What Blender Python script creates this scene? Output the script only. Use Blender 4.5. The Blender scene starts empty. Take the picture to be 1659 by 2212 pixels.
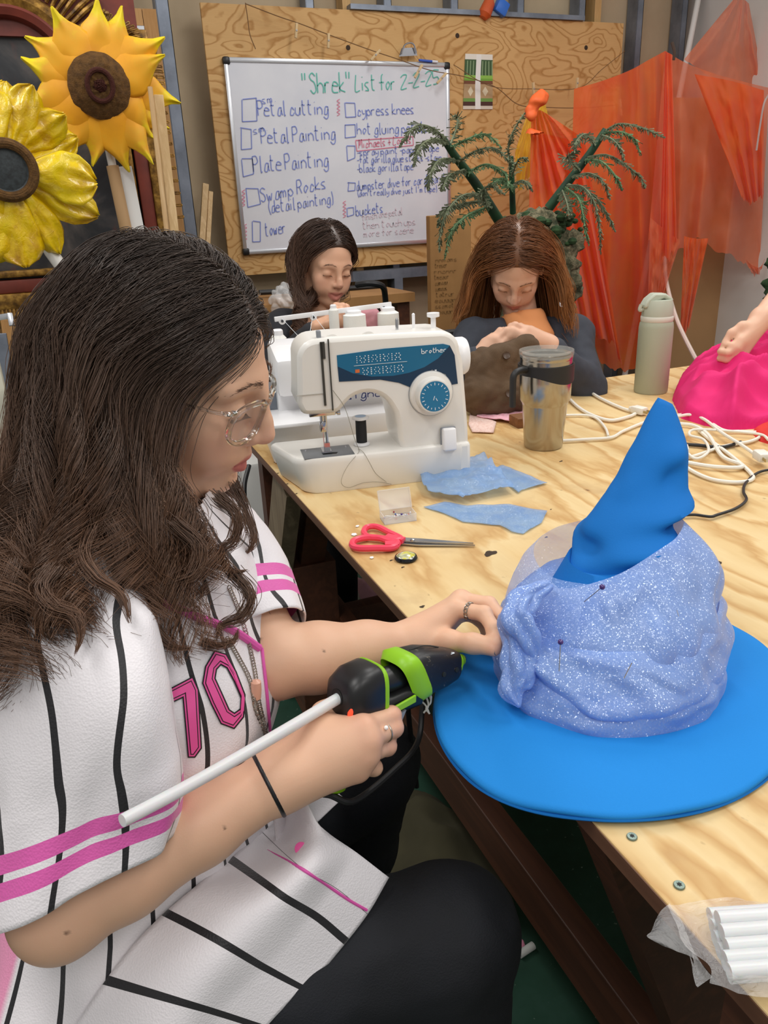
import bpy, bmesh, math, random
import numpy as np
from mathutils import Vector, Matrix, noise
from mathutils.bvhtree import BVHTree
random.seed(7)
RNG = np.random.default_rng(7)
R = math.radians
SC = bpy.context.scene
COL = SC.collection

# ------------------------------------------------------------------ camera geometry
IW, IH, FPX = 1659, 2212, 1640.0
CAM_POS = np.array([0.0, 0.0, 1.25])
def _basis(yaw=21.4, pitch=21.8, roll=-2.6):
    cy, sy, cp, sp = math.cos(R(yaw)), math.sin(R(yaw)), math.cos(R(pitch)), math.sin(R(pitch))
    fw = np.array([sy*cp, cy*cp, -sp]); r0 = np.array([cy, -sy, 0.0]); u0 = np.cross(r0, fw)
    r = R(roll)
    return fw, math.cos(r)*r0+math.sin(r)*u0, -math.sin(r)*r0+math.cos(r)*u0
FW, RT, UP = _basis()
def _ray(px, py): return FW + RT*(px-IW/2)/FPX + UP*(IH/2-py)/FPX
def UD(px, py, d): return CAM_POS + _ray(px, py)*d                 # a measured place at distance d
def UZ(px, py, z): r = _ray(px, py); return CAM_POS + r*((z-CAM_POS[2])/r[2])
def UY(px, py, y): r = _ray(px, py); return CAM_POS + r*(y/r[1])
def UX(px, py, x): r = _ray(px, py); return CAM_POS + r*(x/r[0])
def V3(*a): return np.array(a, float)
def nrm(v):
    v = np.asarray(v, float); return v/(np.linalg.norm(v)+1e-12)
def frame_z(z, x=None):                                            # 3x3 columns with given z axis
    z = nrm(z); h = np.array([1.0, 0, 0]) if x is None else np.asarray(x, float)
    if abs(np.dot(nrm(h), z)) > .98: h = np.array([0, 1.0, 0])
    x = nrm(h - z*np.dot(h, z)); return np.stack([x, np.cross(z, x), z], 1)
def rotz(a): c, s = math.cos(a), math.sin(a); return np.array([[c, -s, 0], [s, c, 0], [0, 0, 1.0]])
def rotx(a): c, s = math.cos(a), math.sin(a); return np.array([[1.0, 0, 0], [0, c, -s], [0, s, c]])
def roty(a): c, s = math.cos(a), math.sin(a); return np.array([[c, 0, s], [0, 1.0, 0], [-s, 0, c]])
def spline(pts, n=40, closed=False):                               # Catmull-Rom through the points
    P = np.asarray(pts, float)
    if len(P) < 3 and not closed:
        t = np.linspace(0, 1, n)[:, None]; return P[0]*(1-t)+P[-1]*t
    if closed: Q = np.vstack([P[-1], P, P[0], P[1]]); m = len(P)
    else: Q = np.vstack([2*P[0]-P[1], P, 2*P[-1]-P[-2]]); m = len(P)-1
    t = np.linspace(0, m, n, endpoint=not closed); i = np.minimum(t.astype(int), m-1); u = (t-i)[:, None]
    a, b, c, d = Q[i], Q[i+1], Q[i+2], Q[i+3]
    return .5*((2*b)+(-a+c)*u+(2*a-5*b+4*c-d)*u**2+(-a+3*b-3*c+d)*u**3)
def lerp(a, b, t): return np.asarray(a, float)*(1-t)+np.asarray(b, float)*t
def vnoise(P, s, seed=0.0):                                         # smooth noise at points
    return np.array([noise.noise(Vector((p[0]*s+seed, p[1]*s-seed, p[2]*s+seed*.37))) for p in P])

# ------------------------------------------------------------------ mesh builder
class MB:
    def __init__(s): s.v = []; s.f = []; s.n = 0; s.a = []
    def add(s, v, f, attr=None):
        v = np.asarray(v, float).reshape(-1, 3); s.v.append(v)
        s.f += [tuple(int(i)+s.n for i in q) for q in f]; s.n += len(v)
        s.a.append(np.zeros((len(v), 2)) if attr is None else np.asarray(attr, float).reshape(-1, 2))
        return s
    def box(s, c, size, rot=None, bevel=0.0):
        bm = bmesh.new(); bmesh.ops.create_cube(bm, size=1)
        bmesh.ops.scale(bm, vec=size, verts=bm.verts)
        if bevel > 0: bmesh.ops.bevel(bm, geom=bm.edges[:], offset=bevel, segments=2, affect='EDGES', profile=.5)
        bm.verts.index_update()
        v = np.array([p.co[:] for p in bm.verts]); f = [[q.index for q in g.verts] for g in bm.faces]; bm.free()
        if rot is not None: v = v @ np.asarray(rot).T
        return s.add(v+np.asarray(c, float), f)
    def bar(s, a, b, w, t, up=(0, 0, 1), bevel=0.0):                # bar from a to b: width w, thickness t along 'up'
        a = np.asarray(a, float); b = np.asarray(b, float); x = nrm(b-a); z = nrm(np.asarray(up, float)-x*np.dot(up, x)); y = np.cross(z, x)
        return s.box((a+b)/2, (np.linalg.norm(b-a), w, t), np.stack([x, y, z], 1), bevel)
    def tube(s, path, r, n=8, closed=False, caps=True, flat=1.0, up=None):
        P = np.asarray(path, float); m = len(P); r = np.broadcast_to(np.asarray(r, float), (m,))
        T = np.gradient(P, axis=0) if not closed else np.roll(P, -1, 0)-np.roll(P, 1, 0)
        T /= np.linalg.norm(T, axis=1)[:, None]+1e-12
        x = frame_z(T[0], up)[:, 0]; V = []
        a = np.linspace(0, 2*np.pi, n, endpoint=False)
        for i in range(m):
            x = nrm(x-T[i]*np.dot(x, T[i])); y = np.cross(T[i], x)
            V.append(P[i]+r[i]*(np.cos(a)[:, None]*x+np.sin(a)[:, None]*y*flat))
        f = []
        for i in range(m if closed else m-1):
            j = (i+1) % m
            f += [(i*n+k, i*n+(k+1) % n, j*n+(k+1) % n, j*n+k) for k in range(n)]
        if caps and not closed: f += [tuple(range(n-1, -1, -1)), tuple((m-1)*n+k for k in range(n))]
        return s.add(np.vstack(V), f)
    def lathe(s, prof, n=32, c=(0, 0, 0), M=None, caps=True):
        a = np.linspace(0, 2*np.pi, n, endpoint=False); V = []; f = []
        for (r, z) in prof: V.append(np.stack([r*np.cos(a), r*np.sin(a), np.full(n, z)], 1))
        for i in range(len(prof)-1):
            f += [(i*n+k, i*n+(k+1) % n, (i+1)*n+(k+1) % n, (i+1)*n+k) for k in range(n)]
        if caps: f += [tuple(range(n-1, -1, -1)), tuple((len(prof)-1)*n+k for k in range(n))]
        V = np.vstack(V)
        if M is not None: V = V @ np.asarray(M).T
        return s.add(V+np.asarray(c, float), f)
    def prism(s, poly, o, ex, ey, depth):                           # extruded outline; depth along ex x ey
        p = np.asarray(poly, float); ex = np.asarray(ex, float); ey = np.asarray(ey, float); ez = np.cross(ex, ey)
        A = np.asarray(o, float)+p[:, :1]*ex+p[:, 1:2]*ey; B = A+ez*depth; n = len(p)
        ar = np.sum(p[:, 0]*np.roll(p[:, 1], -1)-np.roll(p[:, 0], -1)*p[:, 1])
        f = [tuple(range(n-1, -1, -1)), tuple(range(n, 2*n))]+[(k, (k+1) % n, n+(k+1) % n, n+k) for k in range(n)]
        if ar*depth < 0: f = [q[::-1] for q in f]
        return s.add(np.vstack([A, B]), f)
    def grid(s, X, closed_u=False, attr=None):                      # X: (nv, nu, 3)
        X = np.asarray(X, float); nv, nu = X.shape[:2]
        f = [(j*nu+i, j*nu+(i+1) % nu, (j+1)*nu+(i+1) % nu, (j+1)*nu+i) for j in range(nv-1) for i in range(nu if closed_u else nu-1)]
        return s.add(X.reshape(-1, 3), f, attr)
    def ball(s, c, r, n=12, M=None, sc=(1, 1, 1)):
        th = np.linspace(0, np.pi, n//2+1); pr = [(max(math.sin(t), 1e-3), -math.cos(t)) for t in th]
        m = MB().lathe(pr, n); v = m.v[0]*np.asarray(sc, float)*r
        if M is not None: v = v @ np.asarray(M).T
        return s.add(v+np.asarray(c, float), m.f)
    def verts(s): return np.vstack(s.v)
    def build(s, name, mat, parent=None, **k):
        k.setdefault('attr', np.vstack(s.a) if any(np.any(a) for a in s.a) else None)
        return make(name, s.verts(), s.f, mat, parent, **k)

ROOTM = {}
def make(name, v, f, mat, parent=None, smooth=True, angle=40, bevel=0.0, solid=0.0, subd=0, attr=None, local=False, off=1.0, recalc=False):
    v = np.asarray(v, float).reshape(-1, 3); loc = None
    if parent is not None and not local:
        M = ROOTM[parent.name]; v = (v-M[1]) @ M[0]
    if parent is None and not local:
        loc = np.array([(v[:, 0].min()+v[:, 0].max())/2, (v[:, 1].min()+v[:, 1].max())/2, v[:, 2].min()]); v = v-loc
    me = bpy.data.meshes.new(name); me.from_pydata(v.tolist(), [], [list(q) for q in f] if not isinstance(f, list) else f); me.update()
    if recalc:
        bm = bmesh.new(); bm.from_mesh(me); bmesh.ops.recalc_face_normals(bm, faces=bm.faces); bm.to_mesh(me); bm.free()
    if attr is not None:
        at = me.attributes.new('uvw', 'FLOAT_VECTOR', 'POINT')
        a3 = np.zeros((len(v), 3), np.float32); at_ = np.asarray(attr); a3[:, :at_.shape[1]] = at_; at.data.foreach_set('vector', a3.ravel())
    o = bpy.data.objects.new(name, me); COL.objects.link(o)
    for m_ in (mat if isinstance(mat, (list, tuple)) else [mat]): me.materials.append(m_)
    if smooth:
        me.polygons.foreach_set('use_smooth', [True]*len(me.polygons))
        if angle < 170: me.set_sharp_from_angle(angle=R(angle))
    if loc is not None: o.location = loc; ROOTM[o.name] = (np.eye(3), loc)
    if parent is not None:
        o.parent = parent; M = ROOTM[parent.name]; ROOTM[o.name] = M
    elif local: ROOTM[o.name] = (np.eye(3), np.zeros(3))
    if subd: m = o.modifiers.new('Subdivision', 'SUBSURF'); m.levels = m.render_levels = subd
    if solid: m = o.modifiers.new('Solidify', 'SOLIDIFY'); m.thickness = solid; m.offset = off
    if bevel: m = o.modifiers.new('Bevel', 'BEVEL'); m.width = bevel; m.segments = 2; m.limit_method = 'ANGLE'; m.angle_limit = R(35)
    return o
def thing(name, label, cat, loc=(0, 0, 0), rot=None, group=None):   # an Empty at the thing's base that parents its parts
    o = bpy.data.objects.new(name, None); COL.objects.link(o); o.empty_display_size = .05
    rot = np.eye(3) if rot is None else np.asarray(rot)
    M = Matrix(rot.tolist()).to_4x4(); M.translation = Vector([float(q) for q in loc]); o.matrix_world = M
    ROOTM[o.name] = (rot, np.asarray(loc, float)); return tag(o, label, cat, group)
def tag(o, label=None, cat=None, group=None, kind=None):
    if label: o['label'] = label
    if cat: o['category'] = cat
    if group: o['group'] = group
    if kind: o['kind'] = kind
    return o
def dup(root, loc, rot=None, label=None):                           # copy of a thing with its parts and sub-parts
    r = root.copy(); COL.objects.link(r)
    M = Matrix((np.eye(3) if rot is None else rot).tolist()).to_4x4(); M.translation = Vector([float(q) for q in loc]); r.matrix_world = M
    ROOTM[r.name] = (np.eye(3) if rot is None else np.asarray(rot), np.asarray(loc, float))
    if label: r['label'] = label
    for ch in list(root.children):
        c = ch.copy(); COL.objects.link(c); c.parent = r
        for g in ch.children: d = g.copy(); COL.objects.link(d); d.parent = c
    return r

# ------------------------------------------------------------------ signed-distance modelling -> one continuous skin
class Sdf:
    def __init__(s, lo, hi, h):
        s.lo = np.asarray(lo, float); s.h = h; s.dim = np.ceil((np.asarray(hi)-s.lo)/h).astype(int)+1
        s.g = np.full(s.dim, .08, np.float32)
    def _loc(s, lo, hi):
        a = np.clip(np.floor((lo-s.lo)/s.h).astype(int), 0, s.dim); b = np.clip(np.ceil((hi-s.lo)/s.h).astype(int)+1, 0, s.dim)
        ax = [(s.lo[i]+s.h*np.arange(a[i], b[i])).astype(np.float32) for i in range(3)]
        return tuple(slice(a[i], b[i]) for i in range(3)), ax
    def put(s, d, sl, k, op):
        g = s.g[sl]
        if op == 'u':
            if k > 0: h = np.maximum(k-np.abs(g-d), 0)/k; s.g[sl] = np.minimum(g, d)-h*h*k*.25
            else: s.g[sl] = np.minimum(g, d)
        else:
            d = -d
            if k > 0: h = np.maximum(k-np.abs(g-d), 0)/k; s.g[sl] = np.maximum(g, d)+h*h*k*.25
            else: s.g[sl] = np.maximum(g, d)
    def cap(s, a, b, ra, rb=None, k=.01, op='u'):                   # tapering capsule
        a = np.asarray(a, float); b = np.asarray(b, float); rb = ra if rb is None else rb; m = max(ra, rb)+k+3*s.h
        sl, (X, Y, Z) = s._loc(np.minimum(a, b)-m, np.maximum(a, b)+m)
        if 0 in [len(X), len(Y), len(Z)]: return s
        X = X[:, None, None]-a[0]; Y = Y[None, :, None]-a[1]; Z = Z[None, None, :]-a[2]; ba = b-a; L = float(ba @ ba)+1e-12
        t = np.clip((X*ba[0]+Y*ba[1]+Z*ba[2])/L, 0, 1)
        d = np.sqrt((X-t*ba[0])**2+(Y-t*ba[1])**2+(Z-t*ba[2])**2)-(ra+(rb-ra)*t)
        s.put(d.astype(np.float32), sl, k, op); return s
    def chain(s, pts, rs, k=.01, op='u'):
        for i in range(len(pts)-1): s.cap(pts[i], pts[i+1], rs[i], rs[i+1], k, op)
        return s
    def ell(s, c, r, M=None, k=.01, op='u'):                        # rotated ellipsoid (M columns = axes)
        c = np.asarray(c, float); r = np.asarray(r, float); M = np.eye(3) if M is None else np.asarray(M, float)
        e = np.sqrt(((M*r)**2).sum(1))+k+3*s.h
        sl, (X, Y, Z) = s._loc(c-e, c+e)
        if 0 in [len(X), len(Y), len(Z)]: return s
        X = X[:, None, None]-c[0]; Y = Y[None, :, None]-c[1]; Z = Z[None, None, :]-c[2]
        q = [(X*M[0, i]+Y*M[1, i]+Z*M[2, i])/r[i] for i in range(3)]
        k0 = np.sqrt(q[0]**2+q[1]**2+q[2]**2); k1 = np.sqrt((q[0]/r[0])**2+(q[1]/r[1])**2+(q[2]/r[2])**2)+1e-9
        s.put((k0*(k0-1)/k1).astype(np.float32), sl, k, op); return s
    def half(s, p, n, k=.004):                                      # cut away the side n points to
        n = nrm(n); ax = [s.lo[i]+s.h*np.arange(s.dim[i]) for i in range(3)]
        d = (ax[0]-p[0])[:, None, None]*n[0]+(ax[1]-p[1])[None, :, None]*n[1]+(ax[2]-p[2])[None, None, :]*n[2]
        s.put(-d.astype(np.float32), (slice(None),)*3, k, 's'); return s
    def mesh(s, it=2):
        g = s.g; sg = g < 0
        def cmb(fn): return [fn(g[i:g.shape[0]-1+i or None, j:g.shape[1]-1+j or None, k:g.shape[2]-1+k or None]) for i in (0, 1) for j in (0, 1) for k in (0, 1)]
        cs = [sg[i:sg.shape[0]-1+i, j:sg.shape[1]-1+j, k:sg.shape[2]-1+k] for i in (0, 1) for j in (0, 1) for k in (0, 1)]
        anyv = cs[0].copy(); allv = cs[0].copy()
        for c in cs[1:]: anyv |= c; allv &= c
        act = anyv & ~allv; I = np.argwhere(act); idx = np.full(act.shape, -1, np.int32); idx[act] = np.arange(len(I))
        off = np.array([(i, j, k) for i in (0, 1) for j in (0, 1) for k in (0, 1)])
        C = np.stack([g[I[:, 0]+o[0], I[:, 1]+o[1], I[:, 2]+o[2]] for o in off], 1).astype(float)
        acc = np.zeros((len(I), 3)); cnt = np.zeros(len(I))
        for a in range(8):
            for b in range(a+1, 8):
                if np.abs(off[a]-off[b]).sum() != 1: continue
                m = (C[:, a] < 0) != (C[:, b] < 0); t = C[m, a]/(C[m, a]-C[m, b])
                acc[m] += off[a]+t[:, None]*(off[b]-off[a]); cnt[m] += 1
        V = s.lo+s.h*(I+acc/cnt[:, None]); F = []
        for ax in range(3):
            a1, a2 = (ax+1) % 3, (ax+2) % 3
            A = [slice(0, -1)]*3; B = list(A); 
            lo = [slice(1, -1)]*3; lo[ax] = slice(0, -1); hi = list(lo); hi[ax] = slice(1, None)
            s0 = sg[tuple(lo)]; s1 = sg[tuple(hi)]; E = np.argwhere(s0 != s1)
            if not len(E): continue
            flip = s0[tuple(E.T)]; base = E.copy(); base[:, a1] += 1; base[:, a2] += 1
            def at(d1, d2):
                q = base.copy(); q[:, a1] += d1; q[:, a2] += d2; return idx[tuple(q.T)]
            q = np.stack([at(-1, -1), at(0, -1), at(0, 0), at(-1, 0)], 1)
            q[~flip] = q[~flip][:, ::-1]; F.append(q)
        F = np.vstack(F); F = F[(F >= 0).all(1)]
        c = V-V.mean(0); vol = np.einsum('ij,ij->i', c[F[:, 0]], np.cross(c[F[:, 1]], c[F[:, 2]])).sum()
        if vol < 0: F = F[:, ::-1].copy()
        V = smooth_mesh(V, F, it)
        return V, F
def smooth_mesh(V, F, it, lam=.5):
    if it <= 0: return V
    F = np.asarray(F); e = np.vstack([F[:, [0, 1]], F[:, [1, 2]], F[:, [2, 3]], F[:, [3, 0]]]); n = len(V)
    deg = np.bincount(e[:, 0], minlength=n)+np.bincount(e[:, 1], minlength=n)
    for q in range(it*2):
        S = np.zeros_like(V)
        for c in range(3):
            S[:, c] = np.bincount(e[:, 0], V[e[:, 1], c], n)+np.bincount(e[:, 1], V[e[:, 0], c], n)
        L = S/np.maximum(deg, 1)[:, None]-V; V = V+L*(lam if q % 2 == 0 else -lam*1.03)
    return V
def vert_normals(V, F):
    F = np.asarray(F); n = np.cross(V[F[:, 2]]-V[F[:, 0]], V[F[:, 3]]-V[F[:, 1]]); N = np.zeros_like(V)
    for i in range(4):
        for c in range(3): N[:, c] += np.bincount(F[:, i], n[:, c], len(V))
    return N/(np.linalg.norm(N, axis=1)[:, None]+1e-12)
def tolist(F): return np.asarray(F).tolist()

# ------------------------------------------------------------------ materials
class NT:
    def __init__(s, name):
        s.m = bpy.data.materials.new(name); s.m.use_nodes = True; s.t = s.m.node_tree; s.t.nodes.clear()
        s.out = s.t.nodes.new('ShaderNodeOutputMaterial')
    def n(s, ty, **k):
        nd = s.t.nodes.new('ShaderNode'+ty)
        for a, b in k.items():
            if a.startswith('i_'):
                key = a[2:]; key = int(key) if key.isdigit() else key.replace('_', ' ')
                s.set(nd.inputs[key], b)
            else: setattr(nd, a, b)
        return nd
    def set(s, inp, b):
        if isinstance(b, bpy.types.NodeSocket): s.t.links.new(b, inp)
        else:
            if hasattr(inp, 'default_value') and hasattr(inp.default_value, '__len__') and not hasattr(b, '__len__'): b = (b,)*len(inp.default_value)
            if hasattr(inp, 'default_value') and hasattr(inp.default_value, '__len__') and len(b) == 3 and len(inp.default_value) == 4: b = (*b, 1)
            inp.default_value = b
    def co(s, scale=(1, 1, 1), kind='Object', rot=(0, 0, 0), loc=(0, 0, 0)):
        tc = s.n('TexCoord'); mp = s.n('Mapping'); mp.inputs['Scale'].default_value = scale; mp.inputs['Rotation'].default_value = rot; mp.inputs['Location'].default_value = loc
        s.t.links.new(tc.outputs[kind], mp.inputs['Vector']); return mp.outputs[0]
    def uvw(s): return s.n('Attribute', attribute_name='uvw').outputs['Vector']
    def noise(s, vec, scale=5, detail=3, rough=.5, dist=0): return s.n('TexNoise', i_Vector=vec, i_Scale=scale, i_Detail=detail, i_Roughness=rough, i_Distortion=dist).outputs['Fac']
    def math(s, op, a, b=0.0, c=0.0, clamp=False):
        nd = s.n('Math', operation=op, use_clamp=clamp); s.set(nd.inputs[0], a); s.set(nd.inputs[1], b); s.set(nd.inputs[2], c); return nd.outputs[0]
    def ramp(s, fac, stops, interp='LINEAR'):
        nd = s.n('ValToRGB', i_Fac=fac); cr = nd.color_ramp; cr.interpolation = interp
        while len(cr.elements) < len(stops): cr.elements.new(.5)
        for e, (p, c) in zip(cr.elements, stops): e.position = p; e.color = (*lin(c), 1)
        return nd.outputs['Color']
    def mix(s, f, a, b, mode='MIX'):
        nd = s.n('Mix', data_type='RGBA', blend_type=mode); s.set(nd.inputs[0], f); s.set(nd.inputs[6], a); s.set(nd.inputs[7], b); return nd.outputs[2]
    def bsdf(s, **k):
        b = s.n('BsdfPrincipled')
        for a, v in k.items(): s.set(b.inputs[a.replace('_', ' ')], v)
        return b
    def bump(s, h, strength=.3, dist=.01): return s.n('Bump', i_Height=h, i_Strength=strength, i_Distance=dist).outputs['Normal']
    def end(s, sh): s.t.links.new(sh if isinstance(sh, bpy.types.NodeSocket) else sh.outputs[0], s.out.inputs['Surface']); return s.m
def lin(c):                                                         # sRGB 0-255 or hex -> linear
    if isinstance(c, str): c = tuple(int(c[i:i+2], 16) for i in (0, 2, 4))
    return tuple(((q/255)/12.92 if q/255 <= .04045 else ((q/255+.055)/1.055)**2.4) for q in c)
def mat(name, c, rough=.5, metal=0.0, var=.0, vs=12.0, c2=None, bump=0.0, bs=60.0, **k):
    t = NT(name); col = (*lin(c), 1)
    if var > 0:
        n = t.noise(t.co(), vs, 4, .6); b = lin(c2) if c2 else tuple(q*(1-var) for q in lin(c))
        col = t.mix(t.math('MULTIPLY', t.math('SUBTRACT', n, .35), 2.8, clamp=True), (*lin(c), 1), (*b, 1))
    kw = dict(Base_Color=col, Roughness=rough, Metallic=metal); kw.update(k)
    if bump > 0: kw['Normal'] = t.bump(t.noise(t.co(), bs, 3, .6), bump, .004)
    return t.end(t.bsdf(**kw))
def sheer(name, c, alpha=.6, rough=.6, trans=.5, sparkle=False, c2=None, vs=9.0, avar=.0):
    t = NT(name); co = t.co(); n = t.noise(co, vs, 3, .55)
    col = t.mix(t.math('MULTIPLY', t.math('SUBTRACT', n, .33), 3.0, clamp=True), (*lin(c), 1), (*lin(c2 or c), 1))
    b = t.bsdf(Base_Color=col, Roughness=rough)
    if 'Sheen Weight' in b.inputs: b.inputs['Sheen Weight'].default_value = .3
    if sparkle:
        vo = t.n('TexVoronoi', i_Vector=co, i_Scale=950.0); ge = t.n('NewGeometry'); va = t.n('VectorMath', operation='MULTIPLY_ADD'); t.set(va.inputs[0], vo.outputs['Color']); va.inputs[1].default_value = (1.5, 1.5, 1.5); va.inputs[2].default_value = (-.75, -.75, -.75)
        vb = t.n('VectorMath', operation='ADD'); t.set(vb.inputs[0], va.outputs[0]); t.set(vb.inputs[1], ge.outputs['Normal']); vn = t.n('VectorMath', operation='NORMALIZE'); t.set(vn.inputs[0], vb.outputs[0])
        gl_ = t.n('BsdfGlossy', i_Roughness=.22, i_Normal=vn.outputs[0]); gl_.inputs['Color'].default_value = (.9, .95, 1, 1); mg = t.n('MixShader'); mg.inputs[0].default_value = .15; t.t.links.new(b.outputs[0], mg.inputs[1]); t.t.links.new(gl_.outputs[0], mg.inputs[2]); b = mg
    tr = t.n('BsdfTranslucent', i_Color=col); m1 = t.n('MixShader'); t.set(m1.inputs[0], trans); t.t.links.new(b.outputs[0], m1.inputs[1]); t.t.links.new(tr.outputs[0], m1.inputs[2])
    tp = t.n('BsdfTransparent'); m2 = t.n('MixShader'); a = alpha if avar == 0 else t.math('ADD', alpha-avar/2, t.math('MULTIPLY', n, avar))
    t.set(m2.inputs[0], a); t.t.links.new(tp.outputs[0], m2.inputs[1]); t.t.links.new(m1.outputs[0], m2.inputs[2]); return t.end(m2.outputs[0])
def plywood(name, cl='e0b574', cd='b98546', scale=(1.0, 1.0, 1.0), freq=9.0, warp=1.6, rough=.6, stain=False, spec=.35):
    t = NT(name); co = t.co(scale)
    a = t.noise(co, 1.6, 2, .45, .6); b = t.noise(t.co(tuple(q*1 for q in scale)), 5.0, 3, .5)
    h = t.math('ADD', t.math('MULTIPLY', a, freq), t.math('MULTIPLY', b, warp))
    w = t.math('FRACT', h)
    fine = t.noise(t.co((scale[0]*4, scale[1]*60, scale[2]*60)), 3.0, 2, .6)
    col = t.ramp(w, [(0.0, cl), (.45, cl), (.72, cd), (.86, cl), (1.0, cl)])
    col = t.mix(t.math('MULTIPLY', fine, .35), col, (*lin(cd), 1))
    big = t.noise(co, 1.1, 3, .6); col = t.mix(t.math('MULTIPLY', t.math('SUBTRACT', big, .45), 1.2, clamp=True), col, (*lin(cd), 1))
    if stain:
        st = t.noise(t.co((1.0, 1.0, 1.0)), 7.0, 5, .65); col = t.mix(t.math('MULTIPLY', t.math('SUBTRACT', st, .6), 3.0, clamp=True), col, (*lin('8a6a48'), 1))
    bs = t.bsdf(Base_Color=col, Roughness=rough, Normal=t.bump(w, .08, .002)); bs.inputs['Specular IOR Level'].default_value = spec
    return t.end(bs)
def wood(name, c, c2, axis=0, sc=1.0, rough=.6, bump=.1):
    t = NT(name); s = [14.0*sc]*3; s[axis] = .8*sc
    n = t.noise(t.co(tuple(s)), 3.0, 4, .6, .4); col = t.ramp(n, [(.3, c), (.5, c2), (.62, c), (.8, c2)])
    return t.end(t.bsdf(Base_Color=col, Roughness=rough, Normal=t.bump(n, bump, .002)))
def glass(name, c='ffffff', rough=.05, ior=1.45, alpha=None):
    t = NT(name)
    if alpha is None: return t.end(t.bsdf(Base_Color=(*lin(c), 1), Roughness=rough, Transmission_Weight=1.0, IOR=ior))
    g = t.bsdf(Base_Color=(*lin(c), 1), Roughness=rough); tp = t.n('BsdfTransparent'); m = t.n('MixShader'); m.inputs[0].default_value = alpha
    t.t.links.new(tp.outputs[0], m.inputs[1]); t.t.links.new(g.outputs[0], m.inputs[2]); return t.end(m.outputs[0])
# ================================================================== the room
m_floor = None
def _floor_mat():
    t = NT('green_concrete'); n = t.noise(t.co(), 6, 5, .65); sp = t.noise(t.co(), 90, 2, .5)
    c = t.ramp(n, [(.3, '1d3a2c'), (.55, '25493a'), (.75, '35564a')])
    c = t.mix(t.math('MULTIPLY', t.math('SUBTRACT', sp, .70), 12, clamp=True), c, (*lin('9aa59a'), 1))
    return t.end(t.bsdf(Base_Color=c, Roughness=.45, Normal=t.bump(n, .1, .003)))
XR = 3.74                                                            # the white wall on the right
fl = MB().box((1.4, 1.6, -.05), (6.4, 6.8, .1)).build('floor', _floor_mat(), smooth=False); tag(fl, kind='structure')
m_wall = mat('beige_paint', 'c6b294', .75, var=.12, vs=2.5, c2='b7a284', bump=.15, bs=140)
wl = MB(); wl.box((1.4, 4.27, 1.5), (6.4, .1, 3.0)); tag(wl.build('wall_back', m_wall, smooth=False), kind='structure')
m_white = mat('white_wall_paint', 'dcd8d3', .6, var=.06, vs=2)
wr = MB(); wr.box((XR+.05, 1.6, 1.5), (.1, 5.3, 3.0)); tag(wr.build('wall_right', m_white, smooth=False), kind='structure')
# ---- steel and wooden studs standing in front of the back wall
m_steel = mat('galvanised_steel', '8b93a1', .42, .55, var=.25, vs=8, c2='6d7480')
m_stud = wood('stud_pine', 'd8b27c', 'c29a62', axis=2)
def cstud(x, y0, z0=0.0, z1=2.75, w=.041, d=.09):
    b = MB(); t = .003
    b.box((x, y0+t/2, (z0+z1)/2), (w, t, z1-z0)); b.box((x-w/2, y0+d/2, (z0+z1)/2), (t, d, z1-z0)); b.box((x, y0+d, (z0+z1)/2), (w, t, z1-z0))
    b.box((x+w/2-t/2, y0+.006, (z0+z1)/2), (t, .012, z1-z0)); return b
stud_px = [(670, 'grey steel stud above the plywood, left of the narrow pine stud'), (838, 'grey steel stud above the plywood, just right of the narrow pine stud'), (982, 'grey steel stud left of the small orange and blue toy'), (1125, 'grey steel stud right of the small orange and blue toy'), (1258, 'grey steel stud touching the pine stud at its right'), (1384, 'grey steel stud beside the right end of the plywood'), (1480, 'grey steel stud beside the white pole')]
for px, lab in stud_px:
    x = UY(px, 20, 4.12)[0]
    tag(cstud(x, 4.12).build('steel_stud', m_steel, smooth=False), lab, 'stud', 'steel studs of the back wall')
xs = UY(352, 60, 4.0)[0]
tag(cstud(xs+.01, 4.0, w=.055).build('steel_stud', m_steel, smooth=False), 'grey steel post between the sunflowers and the plywood board', 'stud', 'steel studs of the back wall')
for px, lab in ((749, 'pine stud above the top edge of the plywood, left part'), (1292, 'pine stud above the plywood, touching a steel stud')):
    x = UY(px, 20, 4.12)[0]
    tag(MB().box((x, 4.165, 1.375), (.042, .09, 2.75)).build('pine_stud', m_stud, smooth=False), lab, 'stud', 'pine studs of the back wall')
# ---- plywood sheet with its steel tracks
YP = 4.10
a, b_, c_ = UY(432, 5, YP-.018), UY(490, 598, YP-.018), UY(1347, 60, YP-.018)
px0, px1, pz0, pz1 = a[0], c_[0], b_[2], a[2]
m_ply = plywood('plywood_board_face', 'ddb379', 'b07f44', scale=(1.7, 1, 3.0), freq=15, warp=1.0)
ply = thing('plywood_sheet', 'large sheet of swirly grained plywood fixed to the back wall behind the whiteboard', 'plywood', ((px0+px1)/2, YP, pz0))
MB().box(((px0+px1)/2, YP-.009, (pz0+pz1)/2), (px1-px0, .018, pz1-pz0), bevel=.001).build('sheet', m_ply, ply, smooth=False)
m_dark = mat('dark_knot', '3a2a1c', .8)
kb = MB()
for px, py in ((988, 77), (1266, 103), (985, 435), (752, 103)):
    p = UY(px, py, YP-.018); kb.lathe([(.012, 0), (.011, .0012), (.003, .0016)], 12, p, frame_z((0, -1, 0)))
kb.build('knot', m_dark, ply)
tr = MB(); q0, q1 = UY(757, 20, 4.07), UY(1262, 52, 4.07)
tr.box(((q0[0]+q1[0])/2, 4.10, pz1+.012), (q1[0]-q0[0], .07, .022)); tag(tr.build('steel_track', m_steel, smooth=False), 'grey steel channel lying along the top edge of the plywood', 'track')
tr = MB(); q0, q1 = UY(745, 612, 4.1), UY(1000, 590, 4.1)
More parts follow.
